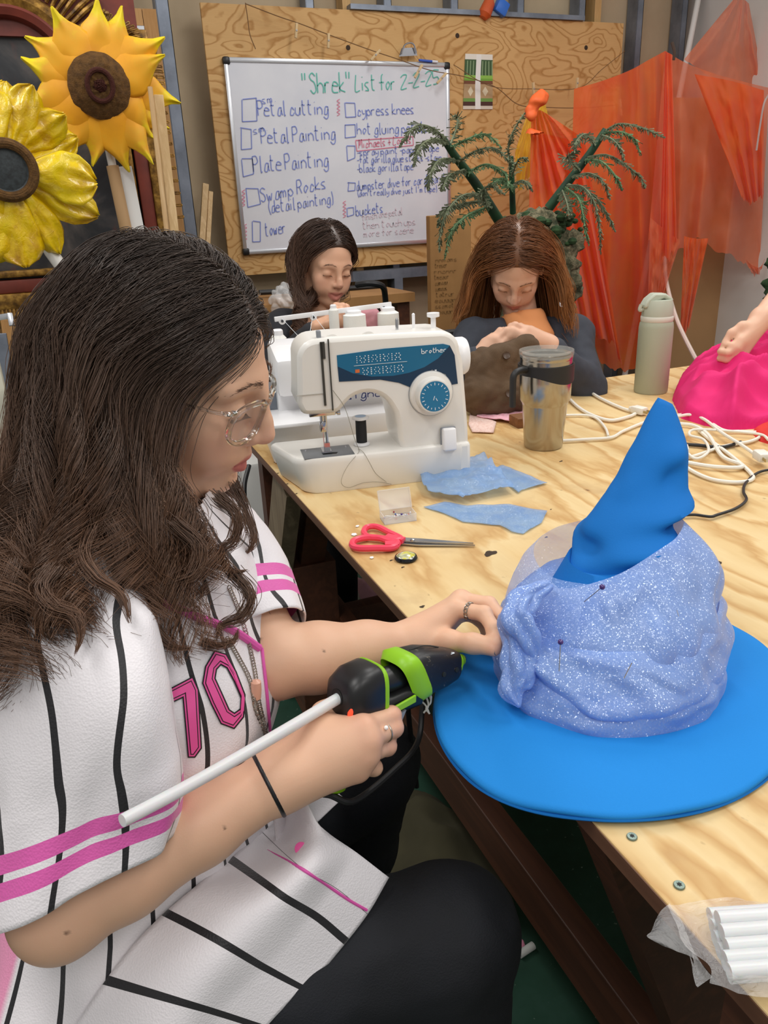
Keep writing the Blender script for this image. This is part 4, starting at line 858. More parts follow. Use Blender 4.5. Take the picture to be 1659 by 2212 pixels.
band(.50, 1.02, .110, .0615, .010, 3.0, (.03, -.06), (.26, .10), ((.25, .25, .4, .012, 0), (1.6, .6, 1.3, .005, 0), (2.5, .3, .5, .008, 0), (2.9, .22, -.5, .012, 0)), wob=.009)
band(.42, 1.05, .112, .094, .012, 4.0, (0, 0), (.06, -.0), ((3.0, .4, 0, .006, 0),), th0=R(125), th1=R(285), nu=60, m=m_film, name='organza_film')
# bunched lump of cloth at the side where the hand holds it, with its pointed end
for (pts, rr, nm) in (([(1125, 1275, .80), (1112, 1330, .79), (1118, 1390, .785), (1118, 1450, .778), (1108, 1490, .772), (1122, 1528, .763)], [.004, .014, .0145, .014, .012, .001], 'organza_gather'),
                      ([(1190, 1262, .79), (1140, 1290, .785), (1118, 1330, .78), (1135, 1380, .775), (1150, 1420, .775)], [.004, .012, .016, .013, .005], 'organza_gather')):
    P = spline([UD(*q) for q in pts], 40); rs = np.interp(np.linspace(0, 1, 40), np.linspace(0, 1, len(rr)), rr); b = MB().tube(P, rs, 60)
    v = b.verts(); n3 = vnoise(v, 40, 2.0); c_ = np.repeat(P, 60, 0)[:len(v)]; ii = np.arange(len(v)); th_ = (ii % 60)/60*2*np.pi; tt_ = (ii//60)/40; fo = np.abs(np.sin(2.5*th_+5*tt_))*.42+np.abs(np.sin(4*th_-7*tt_+1))*.16-.22; b.v = [c_+(v-c_)*(1+fo+.40*n3)[:, None]]; b.build(nm, m_wrap, hat, angle=180)
# bead headed pins
m_ph = mat('purple_pin_head', '3c1c6e', .15, Coat_Weight=.8)
for (px, py, d_, e, lab) in ((1301, 1268, .722, (1262, 1300, .735), 'purple headed pin in the upper fold of the hat organza'), (1211, 1387, .712, (1208, 1450, .715), 'purple headed pin in the middle of the hat organza, on the left'), (1365, 1432, .70, (1348, 1465, .70), 'pin shaft showing through the lower front organza of the hat'), (1462, 1318, .755, (1466, 1332, .752), 'short steel pin at the right side of the hat organza')):
    P0, P1 = UD(px, py, d_), UD(*e); s_ = thing('dressmaking_pin', lab, 'pin', P0, None, 'pins holding the hat organza')
    MB().tube([P0, P1], .0005, 5).build('shaft', m_pin, s_)
    if py < 1400 and px < 1400: MB().ball(P0, .0028, 14).build('head', m_ph, s_)
# ================================================================== people helpers
def skin_mat(name, c, c2, lip):
    t = NT(name); at = t.n('SeparateXYZ'); t.set(at.inputs[0], t.uvw()); n = t.noise(t.co(), 30, 4, .6)
    col = t.mix(t.math('MULTIPLY', n, .5), (*lin(c), 1), (*lin(c2), 1)); col = t.mix(at.outputs[1], col, (*lin('d58f7c'), 1)); col = t.mix(at.outputs[0], col, (*lin(lip), 1))
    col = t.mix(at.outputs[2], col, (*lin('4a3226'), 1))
    b = t.bsdf(Base_Color=col, Roughness=.48, Normal=t.bump(t.noise(t.co(), 700, 2, .6), .12, .0006))
    b.inputs['Subsurface Weight'].default_value = .12; b.inputs['Subsurface Radius'].default_value = (1.0, .35, .2); b.inputs['Subsurface Scale'].default_value = .006; b.inputs['Specular IOR Level'].default_value = .4
    return t.end(b)
def hair_mat(name, root, tip, rough=.34):
    t = NT(name); at = t.n('SeparateXYZ'); t.set(at.inputs[0], t.uvw())
    col = t.mix(at.outputs[0], (*lin(root), 1), (*lin(tip), 1)); v = t.math('ADD', .55, t.math('MULTIPLY', at.outputs[1], .9)); c2 = t.n('Vector' 'Math', operation='SCALE') if False else None
    col = t.mix(1.0, col, t.n('CombineColor', i_0=v, i_1=v, i_2=v).outputs[0], 'MULTIPLY')
    b = t.bsdf(Base_Color=col, Roughness=rough); b.inputs['Specular IOR Level'].default_value = .45; return t.end(b)
def quad_obj(name, V, F, mat, parent, attr=None, smooth=True):      # large quad meshes, filled directly
    M = ROOTM[parent.name]; V = ((V-M[1]) @ M[0]).astype(np.float32); F = np.asarray(F, np.int32)
    me = bpy.data.meshes.new(name); me.vertices.add(len(V)); me.vertices.foreach_set('co', V.ravel()); me.loops.add(F.size); me.loops.foreach_set('vertex_index', F.ravel())
    me.polygons.add(len(F)); me.polygons.foreach_set('loop_start', np.arange(0, F.size, 4, dtype=np.int32)); me.polygons.foreach_set('loop_total', np.full(len(F), 4, np.int32)); me.polygons.foreach_set('use_smooth', np.full(len(F), smooth)); me.update(calc_edges=True); me.validate()
    if attr is not None:
        a3 = np.zeros((len(V), 3), np.float32); a3[:, :attr.shape[1]] = attr; me.attributes.new('uvw', 'FLOAT_VECTOR', 'POINT').data.foreach_set('vector', a3.ravel())
    me.materials.append(mat); o = bpy.data.objects.new(name, me); COL.objects.link(o); o.parent = parent; ROOTM[o.name] = M; return o
def strands(P, r0, r1, n=3):                                        # P: (N, m, 3) -> tubes as one mesh
    N, m, _ = P.shape; T = np.gradient(P, axis=1); T /= np.linalg.norm(T, axis=2, keepdims=True)+1e-12
    ref = np.array([.31, .77, .56]); X = ref-T*(T @ ref)[..., None]; X /= np.linalg.norm(X, axis=2, keepdims=True)+1e-9; Y = np.cross(T, X)
    t = np.linspace(0, 1, m)[None, :, None]; rr = np.asarray(r0).reshape(-1, 1, 1)*(1-t)+np.asarray(r1).reshape(-1, 1, 1)*t
    a = np.arange(n)*2*np.pi/n
    V = P[:, :, None, :]+rr[..., None]*(np.cos(a)[None, None, :, None]*X[:, :, None, :]+np.sin(a)[None, None, :, None]*Y[:, :, None, :])
    i = np.arange(N)[:, None, None]*m*n; j = np.arange(m-1)[None, :, None]*n; k = np.arange(n)[None, None, :]; k2 = (k+1) % n
    F = np.stack([i+j+k, i+j+k2, i+j+n+k2, i+j+n+k], -1).reshape(-1, 4); return V.reshape(-1, 3), F
def grow_hair(root_l, HM, HC, sc_c, sc_r, comb, length, off, grav, colliders, m=44, clumps=160, curl=.010, wave=.075, clump=.75, seed=1, spread=.12, fall=-.02, rnd=.25, curl0=.25, drift=None, guides=None):
    """comb strands over the scalp ellipsoid, let them fall, keep them outside the body, clump and curl them"""
    rg = np.random.default_rng(seed); N = len(root_l); P = np.zeros((N, m, 3)); p = root_l.copy(); ds = (length/(m-1))[:, None]; g = HM.T @ grav
    cur = comb.copy(); prog = np.zeros((N, m)); stop = rg.uniform(.70, .93, N); R_ = sc_r[None, :]+off[:, None]
    for s in range(m):
        P[:, s] = p; gd = 0
        if guides is not None:
            D2 = ((p[:, None, :]-guides[0][None])**2).sum(2); W = np.exp(-D2/(2*.026**2))+1e-12; W /= W.sum(1, keepdims=True); prog[:, s] = W @ guides[2]; gd = W @ guides[1]*1.6+np.clip((W @ guides[0]-p)/.10, -.35, .35)
        q = (p-sc_c)/R_; k = np.linalg.norm(q, axis=1, keepdims=True); nrm_ = q/R_; nrm_ /= np.linalg.norm(nrm_, axis=1, keepdims=True)+1e-9
        w = np.clip((p[:, 2:3]-fall)/.05, 0, 1)*np.clip((1.25-k)/.15, 0, 1)                                                    # 1 on the scalp, 0 below it
        des = w*(comb+.12*g)+(1-w)*((g if guides is None else gd)*1.0+nrm_*spread*(guides is None)+nrm_*0*spread*np.array([1, 1, 0])+(0 if drift is None else drift*np.clip((-.07-p[:, 2:3])/.06, 0, 1)*(1-s/m))); cur = cur*.72+.28*des; cur /= np.linalg.norm(cur, axis=1, keepdims=True)+1e-9
        t_ = cur-nrm_*np.minimum(0, (cur*nrm_).sum(1, keepdims=True))*(k < 1.08); t_ /= np.linalg.norm(t_, axis=1, keepdims=True)+1e-9
        p = p+t_*ds; q = (p-sc_c)/R_; k = np.linalg.norm(q, axis=1, keepdims=True); p = np.where(k < 1, sc_c+(p-sc_c)/np.maximum(k, 1e-3), p)
        for c, r in colliders:
            q = (p-c)/r[None, :]; k = np.linalg.norm(q, axis=1, keepdims=True); kk = 1+off[:, None]/r.mean()*.8; p = np.where(k < kk, c+(p-c)/np.maximum(k, 1e-3)*kk, p)
    t = np.linspace(0, 1, m)
    if guides is not None:                                          # end each lock where its guide ends
        hit = prog > stop[:, None]; e_ = np.where(hit.any(1), hit.argmax(1), m-1).astype(float); x = e_[:, None]*t[None]; i0 = np.minimum(x.astype(int), m-2); f_ = (x-i0)[..., None]; ar = np.arange(N)[:, None]
        P = P[ar, i0]*(1-f_)+P[ar, i0+1]*f_; length = length*e_/(m-1)
    ci = rg.choice(N, min(clumps, N), replace=False); mid = P[:, m//2]*1.0+P[:, m-1]*.4+P[:, 0]*.5; D = ((mid[:, None, :]-mid[ci][None])**2).sum(2) if N*len(ci) < 3e6 else None
    own = D.argmin(1); cp = P[ci][own]; f = (clump*np.clip((t-.12)/.6, 0, 1)**.8)[None, :, None]*rg.uniform(.55, 1.1, (N, 1, 1)); f = np.clip(f, 0, .975)
    P = P*(1-f)+cp*f
    ph = rg.uniform(0, 6.28, len(ci))[own]; hand = rg.choice([-1, 1], len(ci))[own]; wl = wave*rg.uniform(.75, 1.35, len(ci))[own]; am = curl*rg.uniform(.5, 1.35, len(ci))[own]
    s_ = length[:, None]*t[None, :]; A = am[:, None]*np.clip((s_-.06)/.30, 0, 1)**1.2*(curl0+(1-curl0)*t[None, :]); th = ph[:, None]+hand[:, None]*2*np.pi*s_/wl[:, None]
    T = np.gradient(P, axis=1); T /= np.linalg.norm(T, axis=2, keepdims=True)+1e-9; X = np.cross(T, np.array([0, .3, 1.0])); X /= np.linalg.norm(X, axis=2, keepdims=True)+1e-9; Y = np.cross(T, X)
    P = P+A[..., None]*(np.cos(th)[..., None]*X+np.sin(th)[..., None]*Y)
    jit = rg.normal(0, 1, (N, 1, 3))*.0016*np.clip(t*3, 0, 1)[None, :, None]; fz = rg.normal(0, 1, (N, 4, 3)); kk = np.linspace(0, 1, 4); 
    P = P+jit+rnd*.006*np.stack([np.stack([np.interp(t, kk, fz[i, :, c]) for c in range(3)], 1) for i in range(N)])*t[None, :, None]
    sh = rg.uniform(0, 1, N)*.5+rg.uniform(0, 1, len(ci))[own]*.5
    return P @ HM.T+HC, sh
def scalp_roots(N, c, r, seed, zmin, xmax_fn):
    rg = np.random.default_rng(seed); out = []
    while len(out) < N:
        v = rg.normal(0, 1, (N*3, 3)); v /= np.linalg.norm(v, axis=1, keepdims=True); p = c+v*r
        ok = (p[:, 2] > zmin(p)) & (p[:, 0] < xmax_fn(p)); out += list(p[ok])
    return np.array(out[:N])
def face_sdf(S, HM, HC, sc=1.0, smile=0.0, open_=0.0, k_nose=1.0):
    """head with brow, sockets, nose, lips, chin in head coordinates x forward, y left, z up"""
    W = lambda *p: HC+HM @ (np.array(p, float)*sc)
    def E(c, r, k=.012, op='u', M=None): S.ell(W(*c), np.array(r)*sc, HM if M is None else HM @ M, k*sc, op)
    def Cp(a, b, ra, rb=None, k=.008, op='u'): S.cap(W(*a), W(*b), ra*sc, None if rb is None else rb*sc, k*sc, op)
    q_ = max(1.0, sc); E((-.006/q_, 0, .036/q_), (.094/q_, .074/q_, .086/q_), .0); E((.036, 0, .034), (.054, .059, .051), .02); E((.040, 0, -.028), (.056, .056, .070), .025)
    for s in (-1, 1):
        Cp((.0, .056*s, -.040), (.010, .048*s, -.066), .014, .015, .02); Cp((.010, .048*s, -.066), (.076, .012*s, -.087), .015, .013, .022)
        Cp((.089, .010*s, .025), (.074, .046*s, .024), .0095, .010, .016); E((.064, .044*s, -.020), (.022, .017, .018), .022)
        E((.071, .034*s, -.045), (.022, .018, .02), .02); E((.106, .031*s, .004), (.019, .017, .0135), .014, 's'); E((.0815, .032*s, .003), (.0135, .0150, .0125), .004)
        Cp((.0935, .020*s, -.0005), (.0835, .047*s, -.001), .0014, .0012, .0025)
        E((.002, .075*s, -.004), (.017, .008, .030), .006)
    E((.083, 0, -.082), (.0165, .017, .0165), .018); E((.080, 0, -.050), (.0235, .028, .020), .018)
    Cp((.0985, 0, .014), (.109, 0, -.012), .0068, .0085, .012); Cp((.109, 0, -.012), (.1135, 0, -.0235), .0085, .0098*k_nose, .006); Cp((.1135, 0, -.0235), (.103, 0, -.033), .0075, .006, .008)
    for s in (-1, 1):
        E((.1015, .0115*s, -.028), (.0105, .0075, .0085), .006); Cp((.107, .0062*s, -.0375), (.100, .0068*s, -.0372), .0030, .0028, .003, 's')
    for s in (-1, 1):
        cz = .0035*smile; ly = .0225+.003*smile
        Cp((.1020, .003*s, -.0520), (.0895, ly*s, -.0585+cz), .0052, .0026, .005); Cp((.0985, 0, -.0655-open_), (.0885, (ly-.002)*s, -.0600+cz-open_*.4), .0066, .0030, .006)
    for s in (-1, 1): Cp((.1085, 0, -.0588-open_*.5), (.0925, (ly-.001)*s, -.0592+cz), .0012+open_*.5, .0009, .0018, 's')
    E((.1005, 0, -.0745-open_), (.0045, .016, .0035), .006, 's')
    return W
def face_attr(V, HM, HC, sc=1.0, smile=0.0, open_=0.0):
    L = ((V-HC) @ HM)/sc; x, y, z = L.T; a = np.zeros((len(V), 3)); ly = .0235+.003*smile
    yy = np.abs(y)/ly; up = -.0475-.0012*np.cos(y/.006)*(np.abs(y) < .012)-.0105*yy**1.6+.0035*smile*yy**2; dn = -.0718-open_+.012*yy**2+.0035*smile*yy**2
    m = (x > .070) & (yy < 1.0) & (z < up) & (z > dn); a[:, 0] = np.where(m, np.clip(np.minimum(np.minimum(up-z, z-dn)/.0018, (1-yy)/.12), 0, 1)*.9, 0)
    bl = np.exp(-(((x-.072)/.03)**2+((np.abs(y)-.042)/.022)**2+((z+.026)/.022)**2))*.35+np.exp(-(((x-.114)/.014)**2+(y/.014)**2+((z+.026)/.014)**2))*.45; a[:, 1] = np.where(x > .03, bl, 0)
    return a
def brow_lash(par, HM, HC, sc, m_h, n=130, seed=3, droop=0.0, both=True):
    rg = np.random.default_rng(seed); S_ = []
    for s in (-1, 1):
        for i in range(n):
            t = rg.uniform(0, 1); y = .012+.040*t; x = .0995-.004*t-.017*t*t; z = .0275+.006*math.sin(math.pi*min(1, t*1.1))-.004*t*t+rg.normal(0, .0013)*(1-.5*t)
            p = np.array([x+.0012, y*s, z]); d = nrm(np.array([-.25-.3*t, .9*s, .45-.75*t])+rg.normal(0, .15, 3)); l = rg.uniform(.004, .008); S_.append(spline([p, p+d*l*.5, p+d*l+np.array([-.0008, 0, -.0005])], 5))
        for i in range(36):
            t = i/35; y = (.021+.026*t); p = np.array([.0935-.010*t+.0008, y*s, -.0012+.001*math.sin(math.pi*t)]); d = np.array([.0062, .002*s*(t-.3), -.0022-droop]); S_.append(spline([p, p+d*.5+np.array([0, 0, -.001]), p+d], 5))
    P = np.array(S_)*sc; P = P @ HM.T+HC; V, F = strands(P, np.full(len(P), .00028), np.full(len(P), .0001)); return quad_obj('eyebrow', V, F, m_h, par, np.tile([.1, .3, 0], (len(V), 1)))
def hand_sdf(S, wrist, mcps, chains, thumb, r=.0085, k=.006, pk=.014, rw=.021):
    """palm from the wrist to each knuckle, four unequal fingers and the thumb as bent tapering chains"""
    for q in mcps: S.cap(wrist, q, rw, r*1.25, pk)
    for a, b in zip(mcps[:-1], mcps[1:]): S.cap(a, b, r*1.22, r*1.22, .006)
    mid = (wrist+mcps[1])/2
    for i, ch in enumerate(chains):
        rr = r*[1.0, 1.03, .98, .86][i]; pts = [mcps[i]]+list(ch); rs = [rr*1.1, rr, rr*.9, rr*.78][:len(pts)]
        S.chain(pts, rs, k*.55)
        for p_, r_ in zip(pts[1:-1], rs[1:-1]): S.ell(p_, (r_*1.06,)*3, None, .003)
    S.chain(thumb, [r*1.75, r*1.35, r*1.12, r*.92][:len(thumb)], .010)
# ================================================================== the person in the foreground
m_skin = skin_mat('fair_skin', 'e2b799', 'd8a486', 'bd5f60')
def DW(r, u, a): return r*RT+u*UP+a*FW                              # direction given as right, up, away
HSC = 1.06; HC = UD(344, 797, .77); hx_ = nrm(DW(.94, -.36, .075)); hy_ = DW(.10, .45, .885); hy_ = nrm(hy_-hx_*np.dot(hx_, hy_)); HM = np.stack([hx_, hy_, np.cross(hx_, hy_)], 1)
rSh, lSh = UD(150, 1330, .655), UD(440, 1135, .88); rEl, rWr = UD(128, 1965, .64), UD(606, 1680, .70); lEl, lWr = UD(590, 1432, .795), UD(893, 1388, .858)
PEL = V3(-.045, .675, .50); NECK = lerp(rSh, lSh, .5)+V3(-.03, .02, .045); FB = nrm(np.cross(lSh-rSh, V3(0, 0, 1))*V3(1, 1, 0)); LB = V3(-FB[1], FB[0], 0)
rKn, lKn = UD(975, 2015, .80), UD(790, 1650, .975); rHip, lHip = PEL-LB*.09+V3(0, 0, .0), PEL+LB*.09
woman = thing('person', 'person with long wavy dark hair and clear glasses in a white pinstriped jersey', 'person', PEL*V3(1, 1, 0))
lo_ = np.array([-.30, .38, .46]); hi_ = np.array([.48, 1.0, 1.29]); S = Sdf(lo_, hi_, .0025)
# torso under the jersey, neck and head
CH = lerp(rSh, lSh, .5); SP = np.stack([FB, LB, V3(0, 0, 1)], 1)
S.ell(lerp(PEL, CH, .12), (.09, .13, .10), SP, 0); S.ell(lerp(PEL, CH, .5), (.085, .12, .13), SP, .04); S.ell(lerp(PEL, CH, .84), (.085, .135, .12), SP, .04); S.cap(rSh, lSh, .036, .036, .03)
nb_ = HC+HM @ V3(-.022, 0, -.06); S.cap(NECK+V3(0, 0, -.03), nb_, .056, .05, .02)
S.cap(CH+FB*.005+V3(0, 0, .0), HC+HM @ V3(.018, 0, -.075), .045, .036, .02); face_sdf(S, HM, HC, HSC, open_=.001)
# arms
S.cap(rSh, rEl, .046, .040, .012); S.chain([rEl, lerp(rEl, rWr, .28), lerp(rEl, rWr, .62), rWr], [.0385, .0385, .0335, .0262], .012)
S.cap(lSh, lEl, .044, .037, .012); S.chain([lEl, lerp(lEl, lWr, .3)+V3(0, 0, -.001), lerp(lEl, lWr, .65), lWr], [.0365, .0365, .030, .0225], .012)
# right hand closed round the grip of the glue gun
mR = [UD(783, 1570, .706), UD(795, 1598, .703), UD(791, 1630, .704), UD(772, 1662, .708)]
cR = [[UD(846, 1546, .735), UD(838, 1542, .768), UD(810, 1545, .778)], [UD(850, 1572, .733), UD(838, 1568, .766), UD(805, 1572, .775)], [UD(836, 1612, .732), UD(822, 1615, .762), UD(790, 1612, .770)], [UD(808, 1658, .732), UD(795, 1660, .756), UD(768, 1655, .763)]]
tR = [UD(668, 1625, .715), UD(700, 1545, .738), UD(735, 1515, .763), UD(775, 1500, .778)]
hand_sdf(S, rWr, mR, cR, tR, .0088, rw=.0235, pk=.016)
S.ell(UD(705, 1612, .712), (.034, .030, .020), np.stack([RT, UP, FW], 1), .016)
# left hand pinching the hat's organza
mL = [UD(985, 1315, .858), UD(996, 1296, .878), UD(1000, 1303, .895), UD(995, 1322, .91)]
cL = [[UD(1046, 1326, .838), UD(1066, 1358, .818), UD(1074, 1384, .806)], [UD(1056, 1306, .862), UD(1085, 1335, .845), UD(1096, 1365, .835)], [UD(1052, 1318, .885), UD(1075, 1350, .87), UD(1080, 1380, .86)], [UD(1035, 1338, .90), UD(1052, 1364, .89), UD(1055, 1385, .88)]]
tL = [UD(930, 1392, .852), UD(972, 1386, .836), UD(1022, 1390, .814), UD(1066, 1402, .797)]
hand_sdf(S, lWr, mL, cL, tL, .0086, rw=.0195, pk=.014)
V, F = S.mesh(2); del S
AT = face_attr(V, HM, HC, HSC, 0.0, .001)
for tip, d in ((tL[-1], .008), (cL[0][-1], .007)):
    w = np.exp(-(np.linalg.norm(V-tip, axis=1)/d)**4); AT[:, 1] = np.maximum(AT[:, 1], w*.7)
for p in [mR[0], mR[1], mR[2], mR[3], cR[0][0], cR[1][0], cR[2][0]]: AT[:, 1] = np.maximum(AT[:, 1], np.exp(-(np.linalg.norm(V-p, axis=1)/.014)**2)*.55)
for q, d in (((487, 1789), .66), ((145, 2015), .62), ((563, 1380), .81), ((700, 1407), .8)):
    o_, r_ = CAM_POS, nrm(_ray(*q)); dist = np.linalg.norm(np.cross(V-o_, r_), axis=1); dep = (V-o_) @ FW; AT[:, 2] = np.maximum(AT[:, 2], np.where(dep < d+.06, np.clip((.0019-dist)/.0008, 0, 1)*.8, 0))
body = quad_obj('body', V, F, m_skin, woman, AT)
BODY_BVH = BVHTree.FromPolygons(V.tolist(), F.tolist())
# nails
m_nail = mat('fingernail', 'c9917f', .25); m_nail2 = mat('chipped_grey_polish', '6d7377', .3)
def nail(tip, prev, up, m, w=.0062, l=.009):
    d = nrm(tip-prev); u = nrm(up-d*np.dot(up, d)); s_ = np.cross(d, u); G = np.array([[tip+d*(a*l-.002)+s_*b*w+u*(.0062-.004*b*b*1.6-.0012*a*a) for b in np.linspace(-.8, .8, 7)] for a in np.linspace(-.5, .8, 7)])
    MB().grid(G).build('fingernail', m, woman, solid=.0006, angle=180)
nail(tL[-1], tL[-2], DW(.1, -.55, -.8), m_nail2); nail(cL[0][-1], cL[0][-2], DW(1, .3, -.3), m_nail)

# ------------------------------------------------------------------ jersey
def stripe_mat(name, bands=False):
    t = NT(name); u = t.n('SeparateXYZ'); t.set(u.inputs[0], t.uvw()); x, y = u.outputs[0], u.outputs[1]
    d = t.math('ABSOLUTE', t.math('SUBTRACT', t.math('FRACT', x), .5)); st = t.math('LESS_THAN', d, .056)
    mesh_ = t.n('TexVoronoi', i_Vector=t.co(), i_Scale=520.0).outputs['Distance']; n = t.noise(t.co(), 14, 2, .5)
    col = t.mix(t.math('MULTIPLY', n, .3), (*lin('eeeaee'), 1), (*lin('e4dfe4'), 1)); col = t.mix(st, col, (*lin('17151a'), 1))
    if bands:
        for a, b in ((.022, .036), (.042, .057)):
            m = t.math('MULTIPLY', t.math('GREATER_THAN', y, a), t.math('LESS_THAN', y, b)); col = t.mix(m, col, (*lin('e05fb0'), 1))
    side = u.outputs[2]; col = t.mix(side, col, (*lin('f09ac0'), 1))
    b = t.bsdf(Base_Color=col, Roughness=.55, Normal=t.bump(mesh_, .25, .0012)); b.inputs['Sheen Weight'].default_value = .25; return t.end(b)
m_jer, m_slv = stripe_mat('pinstripe_jersey'), stripe_mat('pinstripe_sleeve', True)
m_pinkp = mat('pink_piping', 'df5cae', .55); m_pinkn = mat('pink_number', 'e8579f', .55); m_blkn = mat('black_number_edge', '1a171c', .55)
# torso shell: rings from the lap up to the neck, in the frame front / left / up
TOR = [  # centre along the spine t, front depth, back depth, half width right, half width left
    (-.16, .165, .15, .212, .205, .012), (-.02, .160, .14, .200, .19, .014), (.14, .146, .125, .172, .165, .014), (.32, .128, .105, .142, .142, .010), (.50, .125, .10, .140, .14, .006), (.66, .128, .10, .145, .145, .0), (.80, .122, .10, .152, .152, 0), (.92, .108, .095, .155, .155, 0), (1.0, .092, .085, .148, .148, 0), (1.06, .075, .07, .115, .115, 0), (1.11, .064, .06, .082, .082, 0), (1.14, .058, .055, .068, .068, 0)]
tt = np.array([r[0] for r in TOR]); NU, NV = 140, 110; tv = np.linspace(tt[0], tt[-1], NV); G = np.zeros((NV, NU, 3)); at = np.zeros((NV, NU, 3))
th_ = np.linspace(-math.pi, math.pi, NU, endpoint=False)              # 0 = front, +pi/2 = left
CHN = CH+V3(0, 0, .0)
for j, t in enumerate(tv):
    fr, bk, wr2, wl2, wob = [np.interp(t, tt, [r[k] for r in TOR]) for k in range(1, 6)]
    c = lerp(PEL, CHN, t)+FB*(-.012*math.sin(math.pi*np.clip(t, 0, 1)))
    tilt_ = (rSh-lSh)[2]
    for i, th in enumerate(th_):
        cf, sf = math.cos(th), math.sin(th); ex = 2.3
        sgn = lambda v: math.copysign(abs(v)**(2/ex), v)
        x = sgn(cf)*(fr if cf > 0 else bk); y = sgn(sf)*(wl2 if sf > 0 else wr2)
        bust = .022*math.exp(-((t-.70)/.14)**2)*max(0, cf)*(.6+.4*math.cos(2*(abs(th)-.5)))
        fold = .0065*math.sin(th*7+t*9+1.2)*(1-np.clip((t-.25)/.4, 0, 1))*.9+.006*noise.noise(Vector((cf*2.2, sf*2.2, t*4)))+.004*noise.noise(Vector((cf*4, sf*4+7, t*7)))
        z = -.35*y*0+(-y/.15)*.5*tilt_*np.clip(t, 0, 1)
        G[j, i] = c+FB*(x+(bust+fold)*cf)+LB*(y+fold*sf)+V3(0, 0, z-.006*0)
        at[j, i] = (th*.150/.047+.28, t, 1.0 if (abs(abs(th)-2.05) < .20 and t < .45 and th < 0) else 0)
tm_ = MB().grid(G, closed_u=True); jer = make('jersey', tm_.verts(), tm_.f, m_jer, woman, angle=180, attr=at.reshape(-1, 3), solid=.0018, off=-1)
TV, TF = tm_.verts(), tm_.f; TOR_BVH = BVHTree.FromPolygons(TV.tolist(), TF)
# jersey tails over the lap: grids given row by row
def tail(rows, name, u0, u1, seed, amp=.004, nu=50, nv=40, lay=False):
    Rr = np.array([spline([UD(*p) for p in r], nu) for r in rows])
    if lay:
        q0 = spline([(p[0], p[1], 0) for p in rows[0]], nu)
        for k in range(nu):
            h = TOR_BVH.ray_cast(Vector(CAM_POS.tolist()), Vector(nrm(_ray(q0[k, 0], q0[k, 1])).tolist()))
            if h[0] is not None: Rr[0, k] = np.array(h[0])-nrm(_ray(q0[k, 0], q0[k, 1]))*.003
        Rr[0] = spline(Rr[0][::7], nu)
    Gg = np.stack([spline(Rr[:, k], nv) for k in range(nu)], 1); A = np.zeros((nv, nu, 3))
    for j in range(nv):
        for i in range(nu):
            u, v = i/(nu-1), j/(nv-1); n = .6*noise.noise(Vector((u*3+seed, v*1.5, seed)))+.5*math.sin(u*9+seed)*(1-v); Gg[j, i] += (V3(0, 0, 1)-FW*.3)*amp*n*(.5+v); A[j, i] = (u0+(u1-u0)*u, v, 0)
    return Gg, A
G1, A1 = tail([[(655, 1715, .74), (560, 1800, .70), (450, 1895, .675), (340, 1995, .66), (235, 2110, .65), (130, 2260, .645)], [(700, 1800, .735), (640, 1870, .705), (560, 1960, .685), (470, 2060, .67), (390, 2160, .66), (330, 2270, .65)], [(770, 1845, .75), (720, 1920, .725), (645, 2010, .705), (560, 2105, .69), (485, 2190, .68), (430, 2280, .67)], [(838, 1893, .765), (790, 1975, .745), (715, 2065, .722), (640, 2140, .705), (575, 2215, .695), (520, 2290, .69)]], 'front_tail', .0, 5.3, 2.0, .010, lay=True)
uu_ = A1[..., 0]/5.3; A1[..., 0] = np.where(uu_ < .19, 0, .19+4.1*uu_)
m1 = MB().grid(G1); make('jersey_tail', m1.verts(), m1.f, m_jer, jer, angle=180, attr=A1.reshape(-1, 3), solid=.002)
pp = MB().tube(lerp(G1[:, 2], G1[:, 3], .5)[2:]+lerp(V3(0, 0, .0012), -FW*.0012, .5), .0016, 6)
pl_ = [UD(*q) for q in ((573, 1835, .675), (640, 1868, .70), (700, 1905, .716), (745, 1938, .73), (795, 1968, .742))]
def drape(px, py, bvh, off=.001):
    o = Vector(CAM_POS.tolist()); d = Vector(nrm(_ray(px, py)).tolist()); h = bvh.ray_cast(o, d)
    return None if h[0] is None else np.array(h[0])-np.array(d)*off
T1B = BVHTree.FromPolygons(m1.verts().tolist(), m1.f)
def drape_line(px, bvh, r, m, name, par, n=40, off=.002, flat=1.0):
    P = spline([(x, y, 0) for x, y in px], n); q = [drape(p[0], p[1], bvh, off) for p in P]; q = [v for v in q if v is not None]
    return MB().tube(q, r, 8).build(name, m, par) if len(q) > 3 else None
drape_line([(578, 1838), (640, 1870), (700, 1908), (750, 1942), (792, 1966)], T1B, .0016, m_pinkp, 'pink_piping', jer)
q = drape(650, 1833, T1B, .002)
if q is not None: MB().lathe([(.0005, .002), (.0035, .0022), (.0058, .0016), (.006, 0), (.0005, 0)], 20, q, frame_z(-FW+V3(0, 0, .8))).build('pink_button', m_pinkn, jer)
G2, A2 = tail([[(590, 1660, .80), (640, 1655, .84), (690, 1660, .87)], [(590, 1740, .80), (660, 1730, .84), (730, 1712, .88)], [(600, 1830, .79), (660, 1800, .83), (742, 1722, .875)]], 'far_tail', 0, .8, 5.0, .003, 24, 24)
m2 = MB().grid(G2); A2[..., 0] = .2+A2[..., 0]*.3; make('jersey_tail', m2.verts(), m2.f, m_jer, jer, angle=180, attr=A2.reshape(-1, 3), solid=.002)
